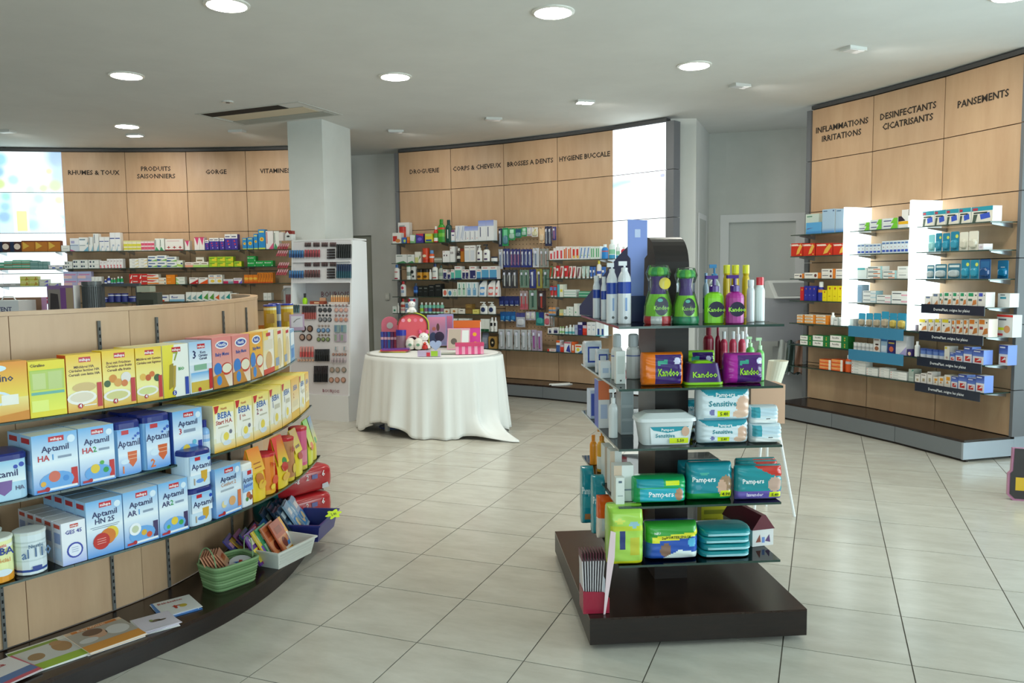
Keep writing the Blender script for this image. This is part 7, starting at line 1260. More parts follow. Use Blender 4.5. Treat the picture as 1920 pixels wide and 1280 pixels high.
# blue sun care display
def plane_hit(u, v, a, b):           # ray meets the upright plane through floor points a, b
    d = ray(u, v); n = np.array([-(b - a)[1], (b - a)[0]]); t = (a - CAM[:2]) @ n / (d[:2] @ n); return CAM + d * t
za = IZ[0]; A0 = atz(1088, 590, za)[:2]; A1 = atz(1194, 601, za)[:2]; ex = (A1 - A0) / np.linalg.norm(A1 - A0); pts = []
for u, v in ((1088, 574), (1160, 481), (1193, 446), (1194, 470)): h = plane_hit(u, v, A0, A1); pts.append(((h[:2] - A0) @ ex, h[2] - za))
Ln = np.linalg.norm(A1 - A0); D0 = empty('sun_care_display', (A0[0], A0[1], za + .0012), math.atan2(ex[1], ex[0])); tag(D0, 'navy cardboard sun care display with a tall pale blue header', 'display')
MB().prism([(0, 0), (Ln, 0), (Ln, pts[2][1]), pts[1], pts[0]], -.004, .004, '1c2a5e').build('side_panel', 'carton', D0)
MB().box(Ln, -.006, 0, Ln + .05, .006, .11, '1a2656').build('foot', 'carton', D0)
hb = plane_hit(1206, 545, A0, A1)[2] - za; ht = plane_hit(1206, 414, A0, A1)[2] - za; hx = (plane_hit(1206, 480, A0, A1)[:2] - A0) @ ex; hm_ = plane_hit(1206, 485, A0, A1)[2] - za
HD = MB().prism([(-.026, .0), (.026, .0), (.03, hm_ - .1), (.042, hm_ - .085), (.042, ht - .1), (-.042, ht - .096), (-.042, hm_ - .085), (-.03, hm_ - .1)], -.004, .004, '8a9ee0').face([(-.012, -.0046, ht * .6), (.012, -.0046, ht * .6), (.012, -.0046, ht * .68), (-.012, -.0046, ht * .68)], 'c8d4f4').build('header_card', 'carton', D0, (hx + .012, -.035, .10)); HD.rotation_euler = (0, 0, IA - math.atan2(ex[1], ex[0]))
MB().box(-.03, -.02, 0, .03, .02, .11, '1a2656').build('header_foot', 'carton', D0, (hx + .012, -.035, 0), IA - math.atan2(ex[1], ex[0]))
# leaflet holder on the base
LH = atz(1118, 1150, .128); e = empty('leaflet_holder', (LH[0], LH[1], .1295), IA); tag(e, 'red and grey leaflet holder full of brochures on the island base', 'leaflet holder')
MB().prism([(-.052, 0), (.052, 0), (.052, .06), (.03, .085), (-.052, .09)], -.003, .0, '9a1c38').prism([(-.052, 0), (-.048, 0), (-.048, .09), (-.052, .09)], -.0, .09, '8a1832').build('red_front', 'plastic', e)
MB().prism([(-.052, 0), (.052, 0), (.052, .1), (.035, .145), (0, .16), (-.052, .16)], .088, .091, 'b8bcc0').build('grey_back', 'plastic', e)
MB().box(-.052, 0, 0, .052, .09, .003, '8a1832').build('floor_plate', 'plastic', e)
for i in range(9):
    o = MB().box(-.0014, -.04, 0, .0014, .04, .235, 'e6e2e4', left='d8d4d8').box(-.0016, -.0404, .205, .0016, .0404, .2352, '5a1c30').build('brochure', 'carton', None, (0, 0, 0)); x, y = loc((LH[0], LH[1]), -.044 + i * .0078, .045, IA); o.location = (x, y, .1335); o.rotation_euler = (0, .015 * (i - 3), IA); note(o, 'white brochure with a plum header', 'brochure', 'in the red leaflet holder', (i, 0), 'brochures in the red holder')
x, y = loc((LH[0], LH[1]), .03, -.012, IA); o = MB().prism([(-.004, 0), (.004, 0), (.045, .22), (.05, .32), (.028, .33), (.012, .2)], -.001, .001, 'd8c0c4').build('folded_leaflet', 'carton', None, (x, y, .1295), IA + .3); tag(o, 'tall pale pink folded leaflet leaning out of the red holder', 'leaflet')

# ================================================================== white clothed table and its toys
TC = np.array((-.74, 7.53)); TA = math.radians(-17)
tb = empty('round_table', (TC[0], TC[1], 0), TA); tag(tb, 'oval table hidden under a white cloth', 'table')
MB().lathe([(1, .70), (1, .728)], 40, sx=.655, sy=.475, cols='c8c8c4').build('table_top', 'plastic', tb)
for x, y in ((-.4, -.2), (.4, -.2), (.4, .2), (-.4, .2)): MB().lathe([(.026, 0), (.026, .70)], 12, cx=x, cy=y, cols='dcdedc').build('leg', 'plastic', tb)
rr = random.Random(3); ph = [rr.uniform(0, 6.28) for _ in range(6)]
def cloth(a, b):
    t = 2 * math.pi * a
    if b < .25:
        k = b / .25; return (.663 * k * math.cos(t), .483 * k * math.sin(t), .7305)
    k = (b - .25) / .75; f = k ** .8
    fold = .03 * math.sin(17 * t + ph[0] + .5 * k) + .02 * math.sin(29 * t + ph[1] + 1.1 * k) + .018 * math.sin(7 * t + ph[2]) + .012 * math.sin(43 * t + ph[5])
    tr = math.exp(-((t - 5.72) / .15) ** 2); rx = 1 + .07 * f + f * fold * 1.25 + tr * max(0, k - .72) * 2.3 + .05 * f * math.exp(-((t - 3.4) / .35) ** 2)
    hem = .05 + .075 * math.exp(-((t - 4.3) / .28) ** 2) + .035 * math.sin(4 * t + ph[3]) + .015 * math.sin(9 * t + ph[4]) - .05 * math.exp(-((t - 5.1) / .5) ** 2) - .04 * math.exp(-((t - 3.4) / .4) ** 2)
    z = .7305 - (.7305 - max(.008, hem)) * (k ** .95) - (.006 if k > 0 else 0); z *= 1 - .8 * tr * min(1, max(0, (k - .62) / .2))
    return (.668 * rx * math.cos(t), .488 * rx * math.sin(t), max(.006, z))
cl = MB().grid(cloth, 160, 30, lambda a, b: 'e9eae6', closed=True).build('tablecloth', plain('white_cotton', 'e8e9e6', .85, 0, .2), None, (TC[0], TC[1], 0), TA); tag(cl, 'long white cloth draped to the floor over the oval table', 'tablecloth')
sm = cl.modifiers.new('thickness', 'SOLIDIFY'); sm.thickness = .003; sm.offset = 1
q = atz(740, 805, 0); o = MB().lathe([(.05, 0), (.11, .004), (.125, .022)], 24, cols='8a98b8').lathe([(.125, .018), (.13, .022), (.125, .026)], 24, cols='3a58b0', cap0=False, cap1=False).build('blue_rimmed_dish', 'plastic', None, (q[0] - .03, q[1] + .06, 0)); tag(o, 'blue rimmed dish on the floor under the tablecloth hem', 'dish')
q = atz(812, 823, 0); o = MB().box(-.045, -.02, 0, .045, .03, .11, 'dadcd8').face([(-.008, -.0206, .025), (.008, -.0206, .025), (.008, -.0206, .04), (-.008, -.0206, .04)], '3a3a3a').build('table_foot_box', 'plastic', None, (q[0], q[1] + .03, 0)); tag(o, 'small white box showing under the front of the tablecloth', 'box')
TZ = .7355
def tpl(u, v): return atz(u, v, TZ)
def tspan(u0, u1, vt, vb): pa, pb = tpl(u0, vb), tpl(u1, vb); p = (pa + pb) / 2; return p, np.linalg.norm(pb - pa), (vb - vt) * np.linalg.norm(p[:2]) / FPX
def tthing(name, lab, cat, u0, u1, vt, vb, build, rz=0.0, grp='toys and gifts on the white table'):
    p, w, h = tspan(u0, u1, vt, vb); e = empty(name, (p[0], p[1], TZ), rz); tag(e, lab, cat, grp); build(e, w, h); return e
def arch_poly(w, h, k=.5): r = w / 2; return [(-r, 0), (r, 0)] + [(r * math.cos(a), h - r * k + r * k * math.sin(a)) for a in [i * math.pi / 12 for i in range(13)]]
def back_pack(e, w, h):
    MB().prism(arch_poly(w, h, .75), 0, .13, 'd0565a', side='6a5a30').build('body', 'fabric', e); MB().prism(arch_poly(w * .9, h * .93, .75), -.012, 0, 'd8606a').build('front_panel', 'fabric', e)
    ol = arch_poly(w, h, .75)[1:]; MB().tube([(x * 1.0, -.002, z) for x, z in ol], .006, '5a5040', 6).build('piping', 'fabric', e); MB().tube([(x * 1.04, .05, z + .004) for x, z in ol[:9]], .007, 'd0d848', 6).build('piping', 'fabric', e)
    m = MB(); [m.face([(.018 * math.cos(a) - w * .3 + k * w * .2, -.0128, h * .82 + .018 * math.sin(a)) for a in [i * math.pi / 5 for i in range(10)]], ['e89ab0', 'f0c0a0', 'e87a90', 'e8a0b8'][k]) for k in range(4)]; tag(m.build('flower_trim', 'fabric', e), kind='stuff')
    MB().prism(arch_poly(w * .36, h * .36, 1), -.02, -.0125, '3a2030').prism(arch_poly(w * .44, h * .4, 1), -.0125, -.012, 'e8b0b8').build('pocket', 'fabric', e)
    for s, c in ((1, 'd8d84a'), (-1, '4a4030')): MB().tube([(s * w * .5 * math.cos(a), .06, h * .55 + h * .46 * math.sin(a)) for a in [i * math.pi / 20 for i in range(2, 10)]], .009, c).build('strap', 'fabric', e)
tthing('backpack', 'coral pink child backpack with round top and yellow piping', 'backpack', 747, 802, 588, 655, back_pack, .05)
def plush(e, s, body='efece8', ear='d8708a', bow=None):
    MB().lathe([(0, 0), (.05 * s, .012 * s), (.055 * s, .05 * s), (.03 * s, .09 * s), (0, .095 * s)], 16, cols=body).build('body', 'fabric', e)
    m = MB(); m.lathe([(0, .085 * s), (.042 * s, .1 * s), (.052 * s, .13 * s), (.035 * s, .165 * s), (0, .175 * s)], 16, cols=body); m.build('head', 'fabric', e)
    for k in (-1, 1): MB().lathe([(0, .16 * s), (.018 * s, .165 * s), (.016 * s, .195 * s), (0, .205 * s)], 10, cx=k * .036 * s, cols=ear).build('ear', 'fabric', e); MB().lathe([(0, .01 * s), (.022 * s, .02 * s), (.018 * s, .045 * s), (0, .05 * s)], 10, cx=k * .05 * s, cy=-.04 * s, cols=body).build('paw', 'fabric', e)
    m = MB(); [m.lathe([(0, .133 * s), (.005 * s, .138 * s), (0, .143 * s)], 6, cx=k * .018 * s, cy=-.048 * s, cols='222') for k in (-1, 1)]; m.build('eyes', 'plastic', e)
tthing('plush_toy', 'small white plush toy with dark red ears sitting on the backpack', 'plush toy', 764, 787, 565, 590, lambda e, w, h: (plush(e, .7, ear='8a2038'), setattr(e, 'location', (e.location[0], e.location[1], e.location[2]))))
bpk = bpy.data.objects['backpack']; pt_ = bpy.data.objects['plush_toy']; pt_.location = (bpk.location[0] - .01, bpk.location[1] + .06, TZ + [c for c in bpk.children][0].dimensions[2] + .0)
tthing('plush_toy', 'white and pink plush toy beside the backpack', 'plush toy', 786, 804, 610, 655, lambda e, w, h: plush(e, .95, ear='e0608a'))
def pict(c1, c2, blobs, frame='a8a0d0'):
    def f(e, w, h):
        MB().box(-w / 2, 0, 0, w / 2, .012, h, frame).build('board', 'carton', e); m = MB(); D = {'d': [('g', .06, .05, .94, .93, c1, c2)] + [('e', *b) for b in blobs]}; decals(m, D, w, h, 0); m.build('cover_print', 'carton', e)
    return f
tthing('picture_book', 'violet framed picture folder standing upright mid table', 'folder', 802, 838, 590, 648, pict('8a98c8', 'e890b0', [(.3, .25, .2, .3, '4a5a80'), (.62, .3, .25, .25, '3a3050'), (.35, .55, .1, .1, 'c8786a'), (.55, .6, .08, .2, '6a4a4a')]), -.05)
o = tthing('picture_book', 'second violet folder half hidden behind the first', 'folder', 822, 850, 589, 644, pict('4a5a98', 'e07a98', [(.6, .3, .2, .3, '3a3458')]), -.05); o.location[1] += .05
tthing('gift_box', 'big pink and orange gift box with yellow flowers', 'gift box', 852, 901, 601, 652, lambda e, w, h: (MB().box(-w / 2, 0, 0, w / 2, .08, h * .74, 'd8409a').face([(w * .28 + .02 * math.cos(a), -.0006, h * .5 + .02 * math.sin(a)) for a in [i * math.pi / 5 for i in range(10)]], 'f0b02a').face([(w * .3 + .022 * math.cos(a), -.0006, h * .15 + .022 * math.sin(a)) for a in [i * math.pi / 5 for i in range(10)]], 'f0b82a').build('carton', 'carton', e), MB().box(-w / 2 - .003, -.004, h * .74, w / 2 + .003, .084, h, 'd8661c').build('lid', 'carton', e), MB().box(w / 2 - .002, -.005, 0, w / 2 + .004, -.001, h * .96, 'f0f0f0').build('ribbon', 'film', e)))
o = tthing('gift_card', 'leaning pink and green striped gift card set', 'card', 838, 880, 616, 655, lambda e, w, h: (MB().box(-w / 2, 0, 0, w / 2, .006, h * 1.05, 'd8a0b0').build('board', 'carton', e), MB().face([(-w * .45, -.0006, h * .05), (w * .1, -.0006, h * .05), (w * .1, -.0006, h), (-w * .45, -.0006, h)], 'b8a898').face([(w * .15, -.0007, h * .15), (w * .45, -.0007, h * .15), (w * .45, -.0007, h * .95), (w * .15, -.0007, h * .95)], 'e0e4e2').face([(-w * .2 + w * .14 * math.cos(a), -.001, h * .4 + h * .16 * math.sin(a)) for a in [i * math.pi / 6 for i in range(12)]], '5a5048').build('print', 'carton', e)), -.1); o.rotation_euler[0] = -.3
tthing('gift_box', 'low pink striped gift box at the front right of the table', 'gift box', 855, 907, 643, 664, lambda e, w, h: ([MB().box(-w / 2 + w * k / 9, 0, 0, -w / 2 + w * (k + 1) / 9 - .0002, .1, h * .72, 'd84a80' if k % 2 else 'e8a0b8').build('stripe_panel', 'carton', e) for k in range(9)], MB().box(-w / 2 - .003, -.003, h * .72, w / 2 + .003, .103, h, 'd0406e').build('lid', 'carton', e)), .08)
tthing('round_lunch_bag', 'round topped pink bag with a grey picture at the table edge', 'bag', 717, 747, 594, 652, lambda e, w, h: (MB().prism(arch_poly(w, h, .9), 0, .05, 'd8788c').build('body', 'fabric', e), MB().prism([(.032 * math.cos(a), h * .72 + .032 * math.sin(a)) for a in [i * math.pi / 8 for i in range(16)]], -.004, 0, 'b8b0b0').build('picture_disc', 'film', e)), .2)
for i, c in enumerate(('3a4a98', '4a3a88', '2a5a9a', '5a2a5a', '8a2a48')):
    tthing('drinking_beaker', f'{["blue", "violet", "sky blue", "plum", "crimson"][i]} child beaker in the row left of the backpack', 'beaker', 714 + i * 6.4, 720.4 + i * 6.4, 622, 654, lambda e, w, h, c=c: (MB().lathe([(w * .42, 0), (w * .48, h)], 14, cols=[c]).build('cup', 'plastic', e), MB().lathe([(w * .49, h * .55), (w * .49, h * .7)], 14, cols='c8a0b0', cap0=False, cap1=False).build('band', 'plastic', e)))
tthing('pencil_pot', 'blue topped picture pot with pencils in front of the backpack', 'pot', 744, 764, 618, 655, lambda e, w, h: (MB().lathe([(w * .5, 0), (w * .5, h * .72)], 16, cols='8a6a78').build('pot', 'plastic', e), MB().lathe([(w * .52, h * .72), (w * .52, h)], 16, cols='24309a').build('lid', 'plastic', e)))
for i, (u, lab) in enumerate(((770, 'white egg shaped bank, nearer of the pair'), (785, 'white egg shaped bank beside its twin'))): tthing('egg_bank', lab + ' on the white table', 'ornament', u - 9, u + 9, 633, 656, lambda e, w, h: (MB().lathe([(0, 0), (w * .36, h * .1), (w * .5, h * .45), (w * .42, h * .8), (w * .2, h * .97), (0, h)], 18, cols='e8e4d8').build('shell', 'plastic', e), MB().face([(w * .18 * math.cos(a), -w * .5, h * .45 + h * .12 * math.sin(a)) for a in [k * math.pi / 5 for k in range(10)]], '6a9a7a').build('painted_leaf', 'plastic', e)))
tthing('heart_tin', 'pale blue heart shaped tin in the middle of the table front', 'tin', 806, 828, 636, 660, lambda e, w, h: MB().prism([(w * .5 * (math.sin(t) ** 3), h * .55 + h * .5 * (13 * math.cos(t) - 5 * math.cos(2 * t) - 2 * math.cos(3 * t) - math.cos(4 * t)) / 17) for t in [-i * 2 * math.pi / 24 for i in range(24)]], 0, .02, 'a8b8dc').build('heart', 'plastic', e))
tthing('toy_figure', 'small red toy beside the egg banks', 'toy', 790, 804, 640, 656, lambda e, w, h: (MB().lathe([(0, 0), (w * .4, h * .2), (w * .3, h * .6), (0, h * .7)], 12, cols='c8302a').build('body', 'plastic', e), MB().lathe([(0, h * .6), (w * .25, h * .75), (0, h)], 12, cols='d84a3a').build('head', 'plastic', e)))
tthing('craft_box', 'long low lilac and green craft box at the table front edge', 'box', 783, 825, 653, 668, lambda e, w, h: (MB().box(-w / 2, 0, 0, w / 2, .05, h * .7, 'c8b8d4', right='d8d0e0').face([(w * .1, -.0006, .002), (w * .4, -.0006, .002), (w * .4, -.0006, h * .68), (w * .1, -.0006, h * .68)], 'a8d040').build('carton', 'carton', e), MB().box(-w * .1, -.002, .001, w * .06, 0, h * .5, 'd83a4a').build('label', 'carton', e)), -.1)
for i, (c, lab) in enumerate((('d8c83a', 'yellow'), ('b84a7a', 'magenta'), ('d0343a', 'red'), ('6a3a98', 'purple'))): q = tpl(738, 660); o = MB().box(-.13, -.07, 0, .13, .07, .006, c).build('exercise_book', 'carton', None, (q[0] + .012 * (i % 2), q[1] + .06, TZ + .0005 + i * .0068), -.2 + .12 * i); tag(o, f'{lab} exercise book in the flat pile at the table left', 'book', 'exercise books on the white table')
q = tpl(842, 664); o = MB().box(-.1, -.05, 0, .1, .05, .006, 'a8b0a0').build('notebook', 'carton', None, (q[0], q[1] + .05, TZ + .0005), .05); tag(o, 'thin grey green notebook lying before the striped gift box', 'notebook')

# ================================================================== cosmetics stand
SA = np.array((-.923, .385)); SBk = np.array((.385, .923)); SR = np.array((-1.636, 7.93)); SW, SD = .74, .40; SO = SR + SW * SA; srz = math.atan2(-.385, .923)
S = empty('cosmetics_stand', (SO[0], SO[1], 0), srz); tag(S, 'tall white cosmetics stand in front of the pillar', 'display stand')
def ys(z): return .02 + .13 * (z - .26) / 1.57
MB().box(0, -.005, 0, SW, SD, .26, 'e6e6e6').build('base', 'plastic', S)
prof = [(ys(.26), .261), (SD, .261), (SD, 1.80), (ys(1.83), 1.83)]
for x, n in ((0, 'side_panel'), (SW - .018, 'side_panel')): MB().prism(prof, x, x + .018, 'e4e5e6', axis='x').build(n, 'plastic', S)
MB().prism([(ys(.261), .261), (ys(.261) + .03, .261), (ys(1.16) + .03, 1.16), (ys(1.16), 1.16)], .0185, SW - .0185, 'd9d4d6', axis='x').build('lower_panel', 'plastic', S)
MB().prism([(ys(1.40), 1.40), (ys(1.40) + .03, 1.40), (ys(1.81) + .03, 1.81), (ys(1.81), 1.81)], .0185, SW - .0185, 'd9d6d8', axis='x').build('upper_panel', 'plastic', S)
MB().box(.0185, ys(1.16) - .01, 1.1605, SW - .0185, SD - .03, 1.17, 'e0dede').build('niche_shelf', 'plastic', S); nb = MB().box(.0185, SD - .07, 1.1705, SW - .0185, SD - .03, 1.3995, 'c9c6c9').build('niche_back', 'plastic', S)
MB().text('BOURJOIS', (SW * .52, SD - .0706, 1.24), .055, '7a2a3e', bold=.0).build('brand_lettering', 'matte', nb)
MB().box(.0, ys(1.81), 1.812, SW, SD, 1.83, 'e0e0e0').build('top_board', 'plastic', S); MB().box(.0185, ys(1.40) - .012, 1.388, SW - .0185, ys(1.4) + .03, 1.3995, 'e2e0e2').build('ledge', 'plastic', S); MB().box(.0185, ys(1.6) - .02, 1.598, SW - .0185, ys(1.6) - .001, 1.606, 'e2e0e2').build('ledge', 'plastic', S)
MB().text('BOURJOIS', (.52, ys(.29) - .006, .285), .032, '8a2a3e', bold=.0).build('brand_lettering', 'matte', S)
NRM = np.array([-SBk[0] * 1.57, -SBk[1] * 1.57, .13]); NRM /= np.linalg.norm(NRM); P0 = np.array([*(SO + SBk * ys(.26)), .26]); TL = -math.atan2(.13, 1.57)
def onface(u, v): d = ray(u, v); return CAM + d * ((P0 - CAM) @ NRM / (d @ NRM))
_cm = {}
def cmesh(kind, a, b, c1, c2):
    k = (kind, round(a, 3), round(b, 3), c1, c2)
    if k not in _cm:
        m = MB()
        if kind == 'tube':   # upright lipstick: sleeve and cap
            m.lathe([(a / 2, 0), (a / 2, b * .5)], 8, cy=-a * .55, cols=c1).lathe([(a * .44, b * .5), (a * .44, b)], 8, cy=-a * .55, cols=c2)
        elif kind == 'disc':
            m.lathe([(a / 2, 0), (a / 2, .008), (a * .42, .010)], 14, cols=c1).lathe([(a * .36, .0101), (a * .3, .0112)], 14, cols=c2); m.v = [(x, -z, y) for x, y, z in m.v]; m.f = [tuple(reversed(f)) for f in m.f]
        elif kind == 'lying': m.box(-a / 2, -.012, 0, a / 2, 0, b, c1).box(-a / 2, -.0125, b * .1, -a * .2, -.0005, b * .9, c2)
        elif kind == 'pal': m.box(-a / 2, -.012, -b / 2, a / 2, 0, b / 2, c1).face([(-a * .42, -.0126, -b * .4), (0, -.0126, -b * .4), (0, -.0126, b * .4), (-a * .42, -.0126, b * .4)], c2)
        _cm[k] = m.mesh('cosmetic', 'plastic')
    return _cm[k]
CN = dict(tube=('lipstick_tube', 'lipstick'), disc=('powder_compact', 'compact'), lying=('cosmetic_pencil', 'pencil'), pal=('eyeshadow_palette', 'palette'))
def cos(kind, us, v, wpx, hpx, c1, c2, desc, place, lean=0.0):
    k_ = 8.05 / FPX
    for i, u in enumerate(us):
        p = onface(u, v); o = add(CN[kind][0], cmesh(kind, wpx * k_, hpx * k_, c1, c2), None, p + NRM * .002, srz); o.rotation_euler = (TL, 0, srz)
        if lean: o.rotation_euler = (TL, lean, srz)
        note(o, desc, CN[kind][1], place, (u, -v), 'make-up on the cosmetics stand')
lsp = lambda a, b, n: [a + (b - a) * (i + .5) / n for i in range(n)]
for dv, pl in ((0, 'upper tray of cosmetics stand'), (38, 'second tray of cosmetics stand')):
    cos('tube', lsp(518, 538, 5), 480 + dv * .93, 3.2, 12, 'b84a58', 'd8a0a8', 'slanting rose lip pencil, front row', pl, .5); cos('tube', lsp(520, 540, 5), 467 + dv * .93, 3.2, 12, 'a83a48', 'd8a0a8', 'slanting rose lip pencil, back row', pl, .5)
    cos('tube', lsp(543, 571, 6), 483 + dv, 4.3, 14, '1f4a80', '3a7ab0', 'short blue lipstick tube', pl); cos('tube', lsp(572, 602, 6), 482 + dv, 4.3, 14, '7a2430' if dv == 0 else '4a2a2a', 'a84048' if dv == 0 else '6a3a38', 'short dark red lipstick tube', pl)
    for a in (572, 588, 603.5, 619): cos('tube', lsp(a, a + 12.5, 4), 462.5 + dv * .97, 2.8, 8, '3a2626', '5a3838', 'tiny brown lip tube', pl)
    for r in range(4): cos('lying', [621.5], 485 - r * 5 + dv * .97, 17, 3.4, '2a2426', '4a4244', 'lying black eye pencil', pl)
    cos('tube', lsp(632, 660, 7), 484 + dv * .98, 4.2, 26, '1a1c1e' if dv == 0 else '1c4a58', '141414' if dv == 0 else '1a2c50', 'tall black mascara tube' if dv == 0 else 'tall teal mascara tube', pl)
PLc = 'lower panel of cosmetics stand'
cos('tube', lsp(547, 563, 4), 586, 3.6, 15, '4a6a70', '2a4a50', 'teal lip tube', PLc); cos('tube', lsp(567, 594, 8), 598, 3.3, 25, 'a8504a', '3a2a2c', 'slim gloss tube with dark cap', PLc)
for (x0, x1), c1, c2, d in (((597, 623), '2a2c30', '4a4c50', 'charcoal'), ((627, 654), 'b08a88', 'd8a898', 'rose')):
    for v, vd in ((581, 572.5), (599, 591)): cos('disc', lsp(x0, x1, 3), v, 8.6, 8, c1, c2 if v < 590 else ('8a8c90' if d == 'charcoal' else 'c89078'), f'{d} round powder compact', PLc); cos('disc', lsp(x0, x1, 4), vd, 4.2, 4, '6a5a58' if d == 'rose' else '3a3a3c', c1, f'tiny {d} tester dot', PLc)
cos('disc', [569, 582], 616, 13, 8, '2a1c1c', '8a6a5a', 'large brown compact', PLc); cos('disc', [567.5, 580.5], 632, 13, 8, '3a2a28', 'b09080', 'large taupe compact', PLc)
cos('disc', lsp(594, 620, 3), 619, 8.6, 8, '3a5a78', '7aa0c8', 'blue eyeshadow compact', PLc); cos('disc', lsp(594, 620, 3), 636, 8.6, 8, '4a5240', '8a9a68', 'olive eyeshadow compact', PLc); cos('disc', lsp(596, 620, 4), 610.5, 4, 4, '8a7a70', 'a89a90', 'tiny beige tester dot', PLc); cos('disc', lsp(596, 620, 4), 628, 4, 4, '6a5a50', '8a7a6a', 'tiny brown tester dot', PLc)
cos('pal', [633, 645], 616, 11.5, 14, '8aa0a0', '6a88a0', 'square sea grey palette', PLc); cos('pal', [633, 645], 633, 11.5, 14, 'b0a0b0', '8aa088', 'square lilac palette', PLc)
cos('tube', lsp(563, 590, 5), 669, 4.6, 20, 'c8504e', 'd89088', 'coral lip tube', PLc); cos('disc', lsp(558, 590, 6), 675, 5, 4, 'c89a80', 'd8b098', 'small peach blusher pot', PLc); cos('tube', lsp(591, 619, 8), 677, 3.6, 23, '17181a', '232427', 'tall black eyeliner', PLc)
cos('disc', lsp(623, 651, 5), 664, 5.2, 4, '8a6a60', 'b08a7a', 'small tan pot', PLc); cos('tube', lsp(622, 651, 5), 679, 4.6, 9, 'a89aa0', 'c8b8bc', 'short pearl polish bottle', PLc); cos('pal', [632, 648], 653, 6, 8, 'c8c0c0', '8aa0a8', 'tiny grey palette', PLc)
cos('tube', lsp(589, 616, 8), 716, 3.4, 31, '1a1a1e', '2a2226', 'long black eyeliner', PLc); cos('disc', [623.5, 634, 645.5], 693, 10.5, 8, '7a7a70', 'b0988a', 'mixed round blusher', PLc); cos('disc', [622, 633, 644.5], 712, 10.5, 8, '8a6a58', 'c89a88', 'mixed round highlighter', PLc)
# niche contents
def niche(u, v=567): d = ray(u, v); a = SO + SBk * .16; n = SBk; t = (a @ n) / (d[:2] @ n); p = CAM + d * t; return p[0], p[1]
x, y = niche(541); e = empty('lipstick_case', (x, y, 1.1712), srz); tag(e, 'arched clear case of red lipsticks in the stand niche', 'display case'); MB().prism(arch_poly(.15, .17, .9), -.02, .03, 'fff').build('clear_case', 'acrylic', e); MB().box(-.085, .031, 0, .085, .036, .19, 'd8d4d6').build('back_card', 'plastic', e)
for i in range(5): MB().lathe([(.008, .003), (.008, .07), (.006, .1)], 8, cx=-.03 + i * .019, cy=.005, cols='a02030').build('lipstick', 'plastic', e)
x, y = niche(572); o = MB().lathe([(.022, 0), (.026, .02), (.026, .05), (.012, .065)], 14, cols='a8e01c').lathe([(.012, .065), (.012, .11)], 10, cols='2a2426').build('nail_polish_bottle', 'plastic', None, (x, y, 1.1712)); tag(o, 'neon green polish bottle with black cap in the stand niche', 'bottle')
x, y = niche(597); o = MB().box(-.085, -.03, 0, .085, .03, .03, '9a4a34', top='a85a40').face([(-.03, -.0306, .006), (.03, -.0306, .006), (.03, -.0306, .022), (-.03, -.0306, .022)], 'd8b08a').build('gift_set', 'carton', None, (x, y, 1.1712), srz); tag(o, 'flat reddish brown gift set in the stand niche', 'box')
x, y = niche(606); o = MB().box(-.03, -.022, 0, .03, .022, .034, 'b88868').build('small_carton', 'carton', None, (x, y + .0, 1.2022), srz + .4); tag(o, 'small tan carton standing on the brown gift set', 'box')
x, y = niche(638); o = MB().box(-.115, -.04, 0, .115, .04, .022, 'd8c8c0').build('sample_tray', 'plastic', None, (x, y, 1.1712), srz); tag(o, 'pale tray under the orange foundation bottles', 'tray')
for i in range(8): xx, yy = loc((x, y), -.1 + i * .0285, 0, srz); o = MB().lathe([(.011, 0), (.011, .045), (.009, .05)], 10, cols='d89a60').lathe([(.009, .05), (.009, .068)], 8, cols='e0c8a0').build('foundation_bottle', 'plastic', None, (xx, yy, 1.1942)); note(o, 'orange foundation bottle', 'bottle', 'tray in the stand niche', (i, 0), 'make-up on the cosmetics stand')
# on top of the stand
for u0, u1, vt, lab, c, ct in ((515, 524, 433, 'slim white and pink carton on top of cosmetics stand', 'f0e8e4', None), (526, 541, 437, 'white carton with a dark oval on top of cosmetics stand', 'dcdedc', '2a2a2a')):
    p = onface((u0 + u1) / 2, 447); w_ = (u1 - u0) * 8.2 / FPX; h_ = (449 - vt) * 8.2 / FPX; m = MB().box(-w_ / 2, 0, 0, w_ / 2, .07, h_, c)
    if ct: m.face([(w_ * .25 * math.cos(a), -.0006, h_ * .65 + h_ * .15 * math.sin(a)) for a in [i * math.pi / 6 for i in range(12)]], ct)
    o = m.build('carton', 'carton', None, (p[0] + SBk[0] * .06, p[1] + SBk[1] * .06, 1.8312), srz); tag(o, lab, 'box')
    if ct: MB().box(-w_ / 2, .01, h_, w_ / 2, .06, h_ + .035, '8a2a24').prism([(-w_ / 2, h_), (w_ * .1, h_), (-w_ * .2, h_ + .03)], .008, .0095, 'f0f0ee').build('maroon_flap', 'carton', o)

# ================================================================== terminal by the far door, bucket, right edge
T0 = aty(1472, 640, 8.75); e = empty('information_terminal', (T0[0] + .04, 8.75, 0), .1); tag(e, 'grey information terminal with sloping white screen by the far door', 'terminal')
MB().box(-.13, -.1, 0, .13, .12, .62, 'a9abac').build('pedestal', 'plastic', e); MB().box(-.42, -.12, .70, .19, .08, 1.16, 'a6a7ae').build('cabinet', 'plastic', e)
MB().prism([(-.17, 1.161), (.1, 1.161), (.1, 1.34), (.03, 1.35)], -.24, .19, 'eceeea', axis='x').build('screen_housing', 'plastic', e); m = MB(); m.face([(-.2, -.1725 + .02, 1.185), (.15, -.1725 + .02, 1.185), (.15, -.012, 1.325), (-.2, -.012, 1.325)], 'a8aaa8'); m.build('screen', 'film', e); MB().box(-.1, -.125, .62, .1, .05, .70, '9a9ca0').build('neck', 'plastic', e)
MB().box(-.36, -.1225, .9, -.28, -.1205, .915, '1c1c1c').build('slot', 'plastic', e)
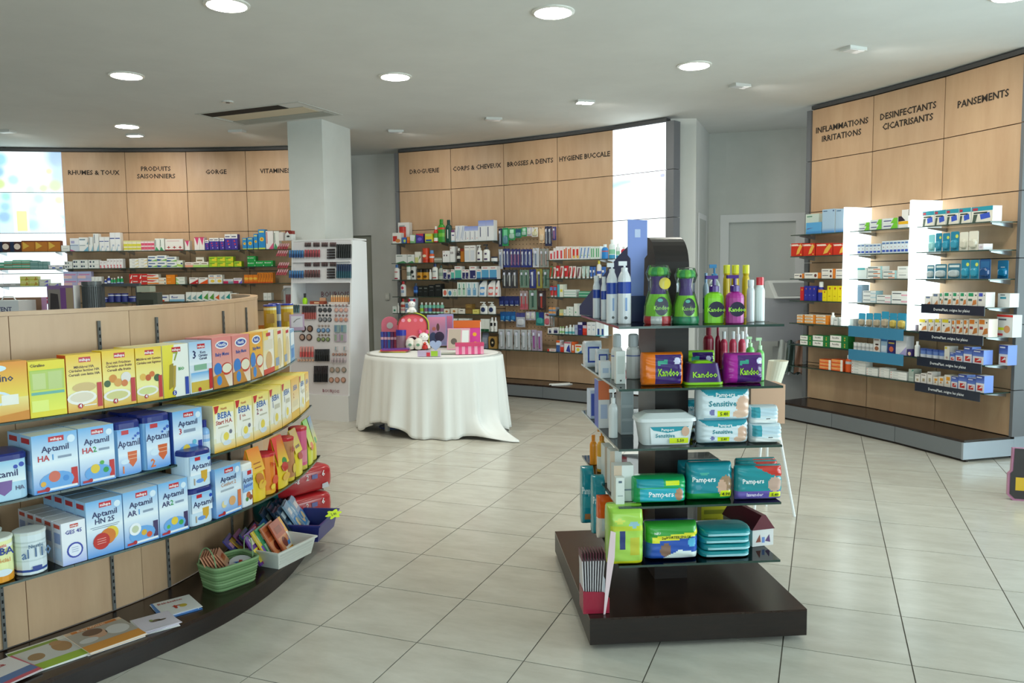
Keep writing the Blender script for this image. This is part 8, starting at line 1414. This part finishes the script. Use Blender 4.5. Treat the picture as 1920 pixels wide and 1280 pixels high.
for i, (dx, c, lab) in enumerate(((-.1, 'b8bcb8', 'clear grey'), (-.02, '3a4a44', 'dark green'), (.06, '8a6a58', 'brown'), (.13, 'd0d4d4', 'pale'))):
    def bag(a, b, s): return ((a - .5) * (.12 + .05 * b) * (1 + .1 * math.sin(9 * a + i)), s * (.004 + .03 * math.sin(math.pi * min(.98, max(.02, a))) * b) + .008 * math.sin(14 * a + 3 * b + i), -.34 * b + .02 * math.sin(7 * a))
    m = MB(); [m.grid(lambda a, b, s=s: bag(a, b, s), 10, 8, lambda a, b: c) for s in (-1, 1)]; o = m.build('hanging_bag', 'film', None, (T0[0] + .04 + dx, 8.75 - .17 - .035 * i, .70), .1); tag(o, f'{lab} plastic bag hanging under the grey terminal', 'bag', 'bags hanging from the terminal')
q = aty(1440, 740, 4.75); e = empty('white_bucket_stand', (q[0], 4.75, 0), .0); tag(e, 'cream tapered bucket on thin white legs behind the island', 'bucket')
b0 = aty(1427, 760, 4.75)[2]; b1 = aty(1452, 676, 4.75)[2]
m = MB().lathe([(.035, b0), (.058, b1), (.054, b1), (.032, b0 + .01)], 20, cols='e8e4d0', cap1=False); m.v = [(x + (z - b0) * .22, y, z) for x, y, z in m.v]; m.build('bucket', 'plastic', e)
for dx, dy in ((-.08, -.08), (.1, -.06), (.03, .1)): MB().tube([(dx * .3, dy * .3, b0 + .01), (dx * 1.4, dy * 1.4, 0)], .009, 'eceeee').build('leg', 'plastic', e)
# dark pink-edged stand cut by the right picture edge
q = atz(1912, 950, 0); e = empty('floor_display', (q[0] + .30, q[1] + .05, 0), -.35); tag(e, 'dark standing display with pink edge and yellow print, cut by the right edge', 'floor display')
hh = aty(1916, 850, q[1])[2]
pol = [(-.30, .03), (-.27, 0), (.27, 0), (.3, .03), (.3, hh * .5), (.28, hh * .55), (.28, hh), (-.28, hh), (-.285, hh * .55), (-.3, hh * .5)]
MB().prism(pol, 0, .04, 'b87a9a').build('pink_edge', 'plastic', e); MB().prism([(x * .965, .012 + z * .965) for x, z in pol], -.004, 0, '2a2426').build('face', 'film', e); MB().box(-.26, -.006, hh * .2, .2, -.0045, hh * .45, 'd8b020').build('yellow_print', 'film', e); MB().box(-.2, .041, 0, .2, .2, .03, '3a3a3a').build('foot', 'plastic', e)
settle()
